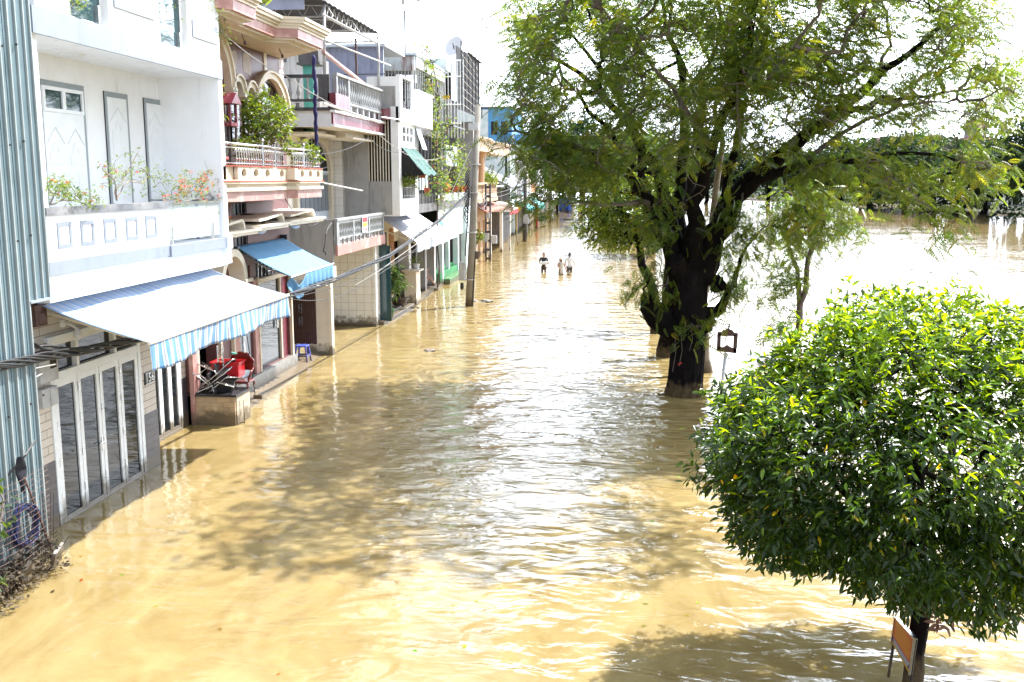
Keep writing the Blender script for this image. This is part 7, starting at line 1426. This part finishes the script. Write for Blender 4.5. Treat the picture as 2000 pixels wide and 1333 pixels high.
# information board beside it
t = thing('information_board', 'tilted orange board with purple and yellow bands on two poles beside the round tree trunk', 'sign', (3.0, 10.6, 0))
a, b2, c2, d2 = Vector((3.09, 10.72, .74)), Vector((3.11, 10.08, .80)), Vector((3.11, 10.16, .37)), Vector((3.09, 10.77, .42)); nrm = (b2-a).cross(d2-a).normalized()*-1
if nrm.x > 0: nrm = -nrm
def bq(u, v, o=0): return a.lerp(b2, u).lerp(d2.lerp(c2, u), v)+nrm*o
def panel(u0, u1, v0, v1, o0, o1, mbx):
    P8 = [bq(u, v, o) for o in (o0, o1) for u, v in ((u0, v0), (u1, v0), (u1, v1), (u0, v1))]; n = len(mbx.v); mbx.v += [tuple(p) for p in P8]; mbx.f += [(n, n+1, n+2, n+3), (n+7, n+6, n+5, n+4), (n, n+4, n+5, n+1), (n+1, n+5, n+6, n+2), (n+2, n+6, n+7, n+3), (n+3, n+7, n+4, n)]; return mbx
mo = mat('orange_red_board', (.62, .12, .03), .4, .15, 4); mk('board', panel(0, 1, 0, .74, 0, .02, MB()), mo, t); mk('purple_band', panel(0, 1, .74, .93, 0, .02, MB()), mat('purple_board', (.09, .04, .17), .4), t); mk('yellow_band', panel(0, 1, .93, 1, 0, .02, MB()), M['yellow'], t)
b = MB()
for k in range(7): panel(.1, .9 if k else .6, .10+k*.085, .125+k*.085, .02, .023, b)
mk('faded_line', b, M['yellow'], t); b = MB()
for r_ in range(2):
    u = .08
    while u < .9: w = random.uniform(.03, .06); panel(u, u+w, .765+r_*.08, .81+r_*.08, .02, .023, b); u += w+.025
mk('pale_line', b, M['whitecloth'], t)
b = MB(); panel(-.03, 0, -.03, 1.02, -.01, .03, b); panel(1, 1.03, -.03, 1.02, -.01, .03, b); panel(0, 1, -.03, 0, -.01, .03, b); mk('frame', b, M['steel'], t)
mks('post', MB().tube([bq(-.01, .0), bq(-.01, 1), (3.02, 10.82, -.6)], .016, 6).tube([bq(1.01, 0), bq(1.01, 1), (3.16, 10.14, -.6)], .016, 6), M['iron'], t)

# ornate frame on leaning white post
t = thing('ornate_signpost', 'empty ornate brown metal frame on a leaning white post by the huge trunk', 'sign', (2.63, 25.7, 0)); p0, p1 = atY(1406, 790, 25.7), atY(1418, 690, 25.7)
mk('post', MB().tube([p0+(p0-p1)*.5, p1], .045, 10), M['whitecloth'], t, smooth=True)
def fq(x, y): q = atY(x, y, 25.7); return (q.x, q.z)
b = MB()
for poly in ([(1401, 652), (1408, 652), (1407, 686), (1400, 685)], [(1433, 653), (1441, 656), (1438, 690), (1432, 690)], [(1400, 677), (1412, 679), (1420, 674), (1428, 679), (1438, 681), (1437, 690), (1400, 686)], [(1402, 652), (1402, 648), (1410, 649), (1413, 645), (1418, 644), (1422, 641), (1423, 640), (1426, 644), (1430, 645), (1434, 650), (1441, 651), (1441, 657), (1402, 656)]):
    b.prism([fq(*p) for p in poly], 'y', 25.66, 25.73)
qq = atY(1424, 641, 25.7); b.lathe((qq.x, 25.7, qq.z), [(.01, 0), (.035, .03), (.02, .07), (.03, .09), (.005, .12)], 8); mk('ornate_frame', b, M['rusty'], t, bevel=.006)

# ================================================================ FAR TREES
def far_proto(lab, h, r, n, size, dark=1.0, trunk=.5, nm='riverside_tree', loc=(0, 0, 0), trunks=1, lm=None, flat=.86):
    t = thing(nm, lab, 'tree', loc, 'trees on the far bank'); sk = Skel(); x, y, _ = loc
    sk.limb([((x, y, -1), trunk), ((x, y, h*.18), trunk*.8), ((x+.3, y, h*.34), trunk*.6), ((x+.2, y, h*.5), trunk*.4)])
    for a in range(5): an = a*1.3; sk.limb([(Vector((x+.1, y, h*.25)), trunk*.4), (Vector((x+r*.4*math.cos(an), y+r*.4*math.sin(an), h*.45)), trunk*.3), (Vector((x+r*.7*math.cos(an), y+r*.7*math.sin(an), h*.62)), trunk*.15)], start=5)
    b = MB(); sk.mesh(b, 7); mk('trunk', b, M['bark'], t)
    P_, D_ = [], []
    for _ in range(int(n/26)):
        d = rnd_dir(1, -.75, 1)[0]; f = random.uniform(.5, 1); cc = np.array((x+d[0]*r*f, y+d[1]*r*f, h*(1-.5*flat)+d[2]*h*.5*flat*f)); rr = random.uniform(.12, .24)*r
        dd = rnd_dir(26, -1, 1); P_.append(cc+dd*rr*np.random.uniform(.5, 1, (26, 1))*np.array([1.25, 1.25, .75])); D_.append(norm(dd+rnd_dir(26)*.8))
    P_, D_ = np.concatenate(P_), np.concatenate(D_); leaves('crown', P_, D_, np.random.uniform(size*.6, size*1.4, len(P_)), T_CARD, lm or L_FAR, t); return t
base_pts = [(1580, 403, 11, 'dense dark tree on the far bank, leftmost one seen under the huge tree'), (1640, 406, 12, 'dense dark tree second from the left on the far bank'), (1700, 408, 11.5, 'broad dark tree with a dark foot near the middle of the far bank'), (1765, 410, 12.5, 'leafy tree on the far bank left of the palms'), (1822, 414, 11, 'tree on the far bank below the feather palm'), (1868, 418, 10.5, 'tree on the far bank with pale stems under the tower roof'), (1920, 424, 9.5, 'low spreading tree on the far bank right of the tower'), (1976, 432, 12, 'largest dark tree at the right edge of the far bank')]
q = atZ(*base_pts[0][:2]); f0 = far_proto(base_pts[0][3], 11, 6.5, 5200, .75, loc=(q.x, q.y, 0))
q = atZ(*base_pts[7][:2]); f1 = far_proto(base_pts[7][3], 14.5, 6.8, 7000, .6, loc=(q.x+2, q.y, 0))
for k, (px, pyy, h, lab) in enumerate(base_pts[1:7]): q = atZ(px, pyy); tree_copy(f0 if k % 2 else f1, (q.x, q.y, 0), lab, rotz=k*1.3, scale=(1.15, 1.15, 1.12*h/(11 if k % 2 else 14.5)))
for k, (dx, lab) in enumerate(((1500, 'tree on the far bank seen through the lower branches of the huge tree'), (1440, 'tree on the far bank half hidden behind the huge trunk'), (1380, 'tree on the far bank left behind the huge trunk'))): q = atZ(dx, 399); tree_copy(f1, (q.x, q.y, 0), lab, rotz=k*2.1+.5, scale=(1.1, 1.1, .85))
for k in range(12):
    u = k/11; x, y = 28+u*75, 262-u*150; lab = 'tree in the second row on the far bank, number %d counted from the left' % (k+1)
    o = tree_copy((f0, f1)[k % 2], (x+16, y+16, 0), 'back row tree on the far bank, only its crown showing', rotz=k*1.7, scale=(1.3, 1.3, .85 if k % 2 else 1.12)); o['group'] = 'back row trees on the far bank'
# trees closing the street
for k, (px, pyy, s_, lab) in enumerate(((1160, 388, .85, 'tree on the promenade side at the end of the street'), (1185, 392, .8, 'tree on the promenade side beyond the third promenade tree'), (1215, 400, .75, 'tree just past the white car on the promenade side'), (1142, 376, 1.0, 'dark tree closing the end of the street'), (1110, 377, 1.15, 'dark tree over the end of the house row'), (1085, 378, 1.3, 'tall grey green tree rising behind the blue building'), (1175, 377, 1.1, 'wide dark tree at the far end right of the closing one'), (1060, 374, 1.1, 'far tree behind the pale houses'))):
    q = atZ(px, pyy); o = tree_copy((f0, f1)[k % 2], (q.x, q.y, 0), lab, rotz=k*.9, scale=(s_, s_, s_*(1.15 if k > 3 else .9))); o['group'] = 'trees at the end of the street'; 
for k, (x, y, s_, lab) in enumerate(((2.6, 96, .75, 'fourth promenade tree overhanging the flooded street'), (1.8, 118, .85, 'fifth promenade tree overhanging the flooded street'), (0.6, 142, .95, 'sixth promenade tree, beyond the light green one'), (-1.0, 172, 1.0, 'seventh promenade tree near the white car'), (-3.0, 205, 1.05, 'eighth promenade tree beside the white car'), (-5.5, 250, 1.2, 'ninth promenade tree beyond the white car'))):
    o = tree_copy((f0, f1)[k % 2], (x, y, 0), lab, rotz=k*1.1+.4, scale=(s_*.85, s_*.85, s_*(1.12 if k % 2 == 0 else .88))); o['group'] = 'trees along the promenade'
q = atZ(1099, 418); trunk_tree('round light green street tree with a thin trunk beside the blue tarpaulins', (q.x, 150), [(q.x, 150, -.6), (q.x, 150, 2.4), (q.x+.2, 150, 3.6)], .22, blob((q.x+.1, 150, 5.2), (3.0, 3, 1.8), 170, .4), 8, .4, L_VINE, tmpl=T_CARD, spreadr=.3, group='street trees')
q = atZ(1074, 420); trunk_tree('small tree with pinkish blossom against the house row', (q.x-1.5, 146), [(q.x-1.5, 146, -.6), (q.x-1.5, 146, 3.4)], .18, blob((q.x-1.2, 146, 6.0), (1.6, 1.6, 1.5), 70, .3), 7, .4, L_VINE, tmpl=T_CARD, spreadr=.3, group='street trees')
P_, D_ = [], []
for _ in range(430):
    u = random.random(); q = Vector(bank(u*.75+.12, .012)); dd = rnd_dir(24, -1, 1); P_.append(np.array((q.x+random.uniform(-1, 6), q.y+random.uniform(-1, 6), random.uniform(.4, 4.6)))+dd*np.array([1.6, 1.6, 1.1])*np.random.uniform(.5, 1, (24, 1))); D_.append(norm(dd+rnd_dir(24)))
for _ in range(150):
    dd = rnd_dir(24, -1, 1); P_.append(np.array((random.uniform(-42, 14), random.uniform(318, 345), random.uniform(.3, 5.5)))+dd*np.array([2.6, 2.6, 1.6])*np.random.uniform(.5, 1, (24, 1))); D_.append(norm(dd+rnd_dir(24)))
tag(leaves('undergrowth', np.concatenate(P_), np.concatenate(D_), np.random.uniform(.5, 1.0, 580*24), T_CARD, L_FAR), 'dark undergrowth below the trees of the far bank and the street end', kind='stuff')
for k, (px, Y, s_, lab) in enumerate(((1118, 262, 1.3, 'dense tree directly behind the white car'), (1135, 300, 1.5, 'big dark tree right of the white car at the street end'), (1100, 230, 1.0, 'tree rising over the roofs left of the white car'))):
    q = atY(px, 380, Y); o = tree_copy((f0, f1)[k % 2], (q.x, Y, 0), lab, rotz=k*1.9, scale=(s_, s_, s_*1.1)); o['group'] = 'trees at the end of the street'
# palms
def palm(lab, px, Y, h, n=18, L=3.2):
    x = atY(px, 300, Y).x; t = thing('palm_tree', lab, 'palm', (x, Y, 0), 'palms on the far bank'); mk('trunk', MB().tube([(x, Y, 0), (x+.2, Y, h*.5), (x, Y, h)], [.28, .2, .16], 7), M['barkpale'], t)
    b = MB()
    for k in range(n):
        a = k*2.4; up = random.uniform(-.2, 1.0); pts = []
        for s_ in np.linspace(0, 1, 6): pts.append(Vector((x+math.cos(a)*L*s_, Y+math.sin(a)*L*s_, h+up*L*s_-1.0*L*s_*s_)))
        for i in range(5):
            p, q = pts[i], pts[i+1]; sd = (q-p).cross(Vector((0, 0, 1))).normalized()
            for sgn in (1, -1):
                for j in range(3): m_ = p.lerp(q, j/3); l = .75*math.sin(math.pi*min(.95, (i+j/3+.6)/5.6)); b.quad(m_, p.lerp(q, (j+.8)/3), p.lerp(q, (j+.6)/3)+sd*sgn*l+Vector((0, 0, -.35)), m_+sd*sgn*l+Vector((0, 0, -.35)))
    o = mk('frond', b, L_FAR, t); ca = o.data.color_attributes.new('tint', 'FLOAT_COLOR', 'POINT'); ca.data.foreach_set('color', np.tile([1.6, 1.6, 1.3, 1], len(o.data.vertices)).astype(float)); return t
palm('taller feathery palm on the far bank left of the tower', 1822, 190, 13.2); palm('lower bright palm on the far bank next to the tower', 1872, 186, 11.6); palm('small palm on the far bank between the two others and the pink roofs', 1800, 205, 12.2)
# buildings beyond the river
x = atY(1775, 280, 260).x; t = thing('pink_roofed_building', 'long pale building with faded pink roofs beyond the far bank trees', 'building', (x, 262, 0)); mk('wall', MB().box(x-8, x+7, 260, 270, 0, 14.2), M['palewall'], t); mk('roof', MB().prism([(x-9, 14.2), (x-6, 16.0), (x+5, 16.0), (x+8, 14.2)], 'y', 259, 271), M['roofpink'], t); b = MB()
for k in range(6): b.box(x-7+k*2.4, x-6+k*2.4, 259.95, 260, 11.8, 13.2)
mk('window', b, M['glass'], t)
x = atY(1912, 280, 210).x; t = thing('pagoda_tower', 'grey tower with two stacked pointed reddish roofs beyond the far bank', 'tower', (x, 212, 0)); mk('body', MB().box(x-3.2, x+3.2, 210, 215, 0, 13.2).box(x-1.7, x+1.7, 211, 214, 13.2, 15.6), M['palewall'], t)
def hip(mbx, w, z0, z1, tw): n = len(mbx.v); mbx.v += [(x-w, 212.5-w*.8, z0), (x+w, 212.5-w*.8, z0), (x+w, 212.5+w*.8, z0), (x-w, 212.5+w*.8, z0), (x-tw, 212.5-tw, z1), (x+tw, 212.5-tw, z1), (x+tw, 212.5+tw, z1), (x-tw, 212.5+tw, z1)]; mbx.f += [(n, n+3, n+2, n+1), (n+4, n+5, n+6, n+7), (n, n+1, n+5, n+4), (n+1, n+2, n+6, n+5), (n+2, n+3, n+7, n+6), (n+3, n, n+4, n+7)]; return mbx
mk('roof', hip(hip(MB(), 4.2, 13.2, 13.9, 1.8), 2.5, 15.6, 18.2, .25), M['roofpink'], t); b = MB()
for k in range(4): b.box(x-2.6+k*1.4, x-1.9+k*1.4, 209.95, 210, 11.0, 12.5)
mk('window', b, M['glass'], t); mk('terrace_rail', MB().box(x-7, x-3.2, 209.5, 209.7, 11.4, 12.2), M['whitecloth'], t)
# floating logs and litter
for k, (a, b_, r, lab) in enumerate((((1845, 416), (1895, 421), .22, 'long dark log floating off the far bank'), ((1908, 423), (1940, 424), .18, 'short dark log floating right of the long one'), ((1790, 413), (1830, 416), .15, 'low floating branch left of the long log'))):
    p, q = atZ(*a), atZ(*b_); tag(mk('floating_log', MB().tube([p, p.lerp(q, .5)+Vector((0, 0, .12)), q], [r, r, r*.5], 7), M['bark']), lab, 'log')
for (px, pyy, m, lab, s_) in ((840, 686, 'whitecloth', 'crumpled white plastic bag floating left of the glitter', .2), (950, 590, 'paleblue', 'pale blue plastic bag drifting by the tall pole', .3), (925, 589, 'whitecloth', 'white scrap drifting at the foot of the tall pole', .25), (812, 602, 'iron', 'dark floating leaves left of the tall pole', .18), (1113, 430, 'iron', 'dark floating clump in the far street', .6)):
    q = atZ(px, pyy); ico = bmesh.new(); bmesh.ops.create_icosphere(ico, subdivisions=2, radius=s_); b = MB()
    for v in ico.verts: k = 1+.5*mnoise.noise(v.co*6/s_*.3+q); b.v.append((q.x+v.co.x*k, q.y+v.co.y*k, v.co.z*.35*k))
    b.f = [tuple(v.index for v in f.verts) for f in ico.faces]; ico.free(); tag(mk('floating_litter', b, M[m]), lab, 'litter')
P_ = np.array([(random.uniform(-8, 3), random.uniform(9, 34), .004) for _ in range(150)]); D_ = np.stack([np.random.normal(size=150), np.random.normal(size=150), np.zeros(150)], 1)
tag(leaves('fallen_leaves', P_, D_, np.random.uniform(.05, .11, 150), T_CARD, L_VINE, up_mix=1.6, origin=(0, 20, 0), tint=np.random.uniform([.4, .4, .2], [3, 2, .6], (150, 3))), 'small fallen leaves scattered on the muddy water', kind='stuff')
# bougainvillea on the white house
def bougain(nm, lab, base, limbs, tg, per, flowers, fl_frac=.25):
    t = thing(nm, lab, 'plant', tuple(base)); sk = Skel()
    for L in limbs: sk.limb([(Vector(base), .016)]+[(Vector(p), .012-.002*i) for i, p in enumerate(L)])
    tips = sk.grow(tg, sag=.08, minr=.0022, wig=.14); b = MB(); sk.mesh(b, 4); mk('stem', b, M['barkpale'], t); T = [tuple(sk.p[i]) for i in tips]
    P_, D_ = spray(T, per, .04, droop=.2); leaves('foliage', P_, D_, np.random.uniform(.045, .085, len(P_)), T_LEAF, L_VINE, t)
    if flowers: P_, D_ = spray([T[i] for i in range(0, len(T), max(1, int(1/fl_frac)))], 3, .03); leaves('blossom', P_, D_, np.random.uniform(.05, .08, len(P_)), T_CARD, L_FLOWER, t, tint=np.random.uniform([.8, .3, .1], [1.2, 2.6, 1.4], (len(P_), 3)))
    return t
def wp(x, y, X=-8.4): return atX(x, y, X)
b0 = wp(98, 400, -8.42); bougain('bougainvillea', 'small yellow green bougainvillea on the dark coping at the left end of the white parapet', b0, [[wp(105, 380), wp(125, 365)], [wp(130, 392), wp(165, 398)]], [wp(random.uniform(92, 140), random.uniform(346, 385), -8.42+random.uniform(-.2, .2)) for _ in range(60)]+[wp(random.uniform(130, 195), random.uniform(372, 408), -8.35+random.uniform(-.1, .25)) for _ in range(36)], 6, True, .05)
b0 = wp(228, 392, -8.42); bougain('bougainvillea', 'open twiggy bougainvillea in the middle of the white parapet', b0, [[wp(228, 370), wp(245, 345), wp(268, 300)], [wp(240, 365), wp(290, 345)], [wp(222, 350), wp(200, 330)]], [wp(random.uniform(195, 330), random.gauss(345, 14), -8.42+random.uniform(-.3, .3)) for _ in range(60)]+[wp(random.uniform(245, 285), random.uniform(285, 340), -8.4+random.uniform(-.1, .1)) for _ in range(10)], 5, True, .08)
# porcelain planter behind the glass
pc = wp(382, 465, -8.75); t = thing('porcelain_planter', 'tall blue and white porcelain planter behind the glass railing', 'planter', (pc.x, pc.y, 4.3))
mp, nt, bs = new_mat('blue_and_white_porcelain'); v_ = nt.nodes.new('ShaderNodeTexVoronoi'); v_.inputs['Scale'].default_value = 9; g_ = nt.nodes.new('ShaderNodeNewGeometry'); nt.links.new(g_.outputs['Position'], v_.inputs['Vector']); rp = nt.nodes.new('ShaderNodeValToRGB'); rp.color_ramp.elements[0].color = (.03, .09, .32, 1); rp.color_ramp.elements[0].position = .25; rp.color_ramp.elements[1].position = .38; rp.color_ramp.elements[1].color = (.7, .74, .76, 1); nt.links.new(v_.outputs['Distance'], rp.inputs['Fac']); nt.links.new(rp.outputs['Color'], bs.inputs['Base Color']); bs.inputs['Roughness'].default_value = .15
b0 = (pc.x, pc.y, 4.3); mk('stand', MB().lathe(b0, [(.15, 0), (.13, .05), (.10, .12), (.15, .34), (.16, .37)], 18), mp, t, smooth=True); mk('bowl', MB().lathe((b0[0], b0[1], 4.67), [(.15, 0), (.16, .03), (.19, .2), (.215, .36), (.24, .38), (.24, .40), (.2, .40)], 18), mp, t, smooth=True)
b1 = Vector((pc.x, pc.y, 5.05)); bougain('bougainvillea', 'red and orange flowering bougainvillea spilling from the porcelain planter', b1, [[b1+Vector((.1, .1, .2)), wp(400, 350, -8.6)], [b1+Vector((.1, -.3, .15)), wp(350, 365, -8.5)], [b1+Vector((.1, .3, .1)), wp(430, 370, -8.5)]], [wp(random.gauss(385, 34), random.gauss(368, 20), -8.5+random.uniform(-.25, .25)) for _ in range(120)]+[wp(random.uniform(425, 455), random.uniform(340, 430), -8.4) for _ in range(16)], 5, True, .5)
tag(mk('glass_top_board', MB().box(-8.75, -8.5, 17.9, 20.3, 5.10, 5.13), M['cap']), 'thin dark board lying along the top behind the glass railing', 'board')
P0 = [wp(x, y, -8.4) for x, y in ((355, 5), (375, 2), (395, 15), (410, 5), (425, 25), (428, 50), (432, 70), (415, 40))]; tg = [Vector(random.choice(P0))+Vector((random.gauss(0, .15), random.gauss(0, .3), random.gauss(0.05, .18))) for _ in range(110)]
bougain('creeping_vine', 'vine spilling over the top right corner of the white house parapet', wp(390, -20, -8.6), [[wp(400, 0), wp(425, 20), wp(430, 70)], [wp(370, -5), wp(330, -5)]], tg, 6, False)
tg = [wp(random.uniform(135, 160), random.uniform(-5, 20), -8.4+random.uniform(-.1, .1)) for _ in range(20)]; bougain('creeping_vine', 'few sprigs of vine hanging over the top left of the white house parapet', wp(150, -30, -8.6), [[wp(150, -5)]], tg, 4, False)
for y0 in (14.88,): 
    q = wp(152, 20, -8.75); tag(mk('stone_ball', MB().lathe((q.x, q.y, 7.92), [(.10, 0), (.12, .05), (.05, .12), (.08, .2), (.19, .32), (.2, .42), (.12, .52)], 16), M['boxgrey'], smooth=True), 'grey stone urn behind the top left glass panel of the white house', 'urn')
# air with a trace of haze
hz = bpy.data.materials.new('haze'); hz.use_nodes = True; nt = hz.node_tree; nt.nodes.clear(); o_ = nt.nodes.new('ShaderNodeOutputMaterial'); pv = nt.nodes.new('ShaderNodeVolumePrincipled'); pv.inputs['Density'].default_value = HAZE; pv.inputs['Color'].default_value = (.92, .95, 1, 1); pv.inputs['Anisotropy'].default_value = .4; nt.links.new(pv.outputs[0], o_.inputs['Volume'])
if HAZE > 0:
    b = MB(); b.box(-720, 940, -80, 2520, -1.8, 60); tag(mk('haze', b, hz), kind='stuff')
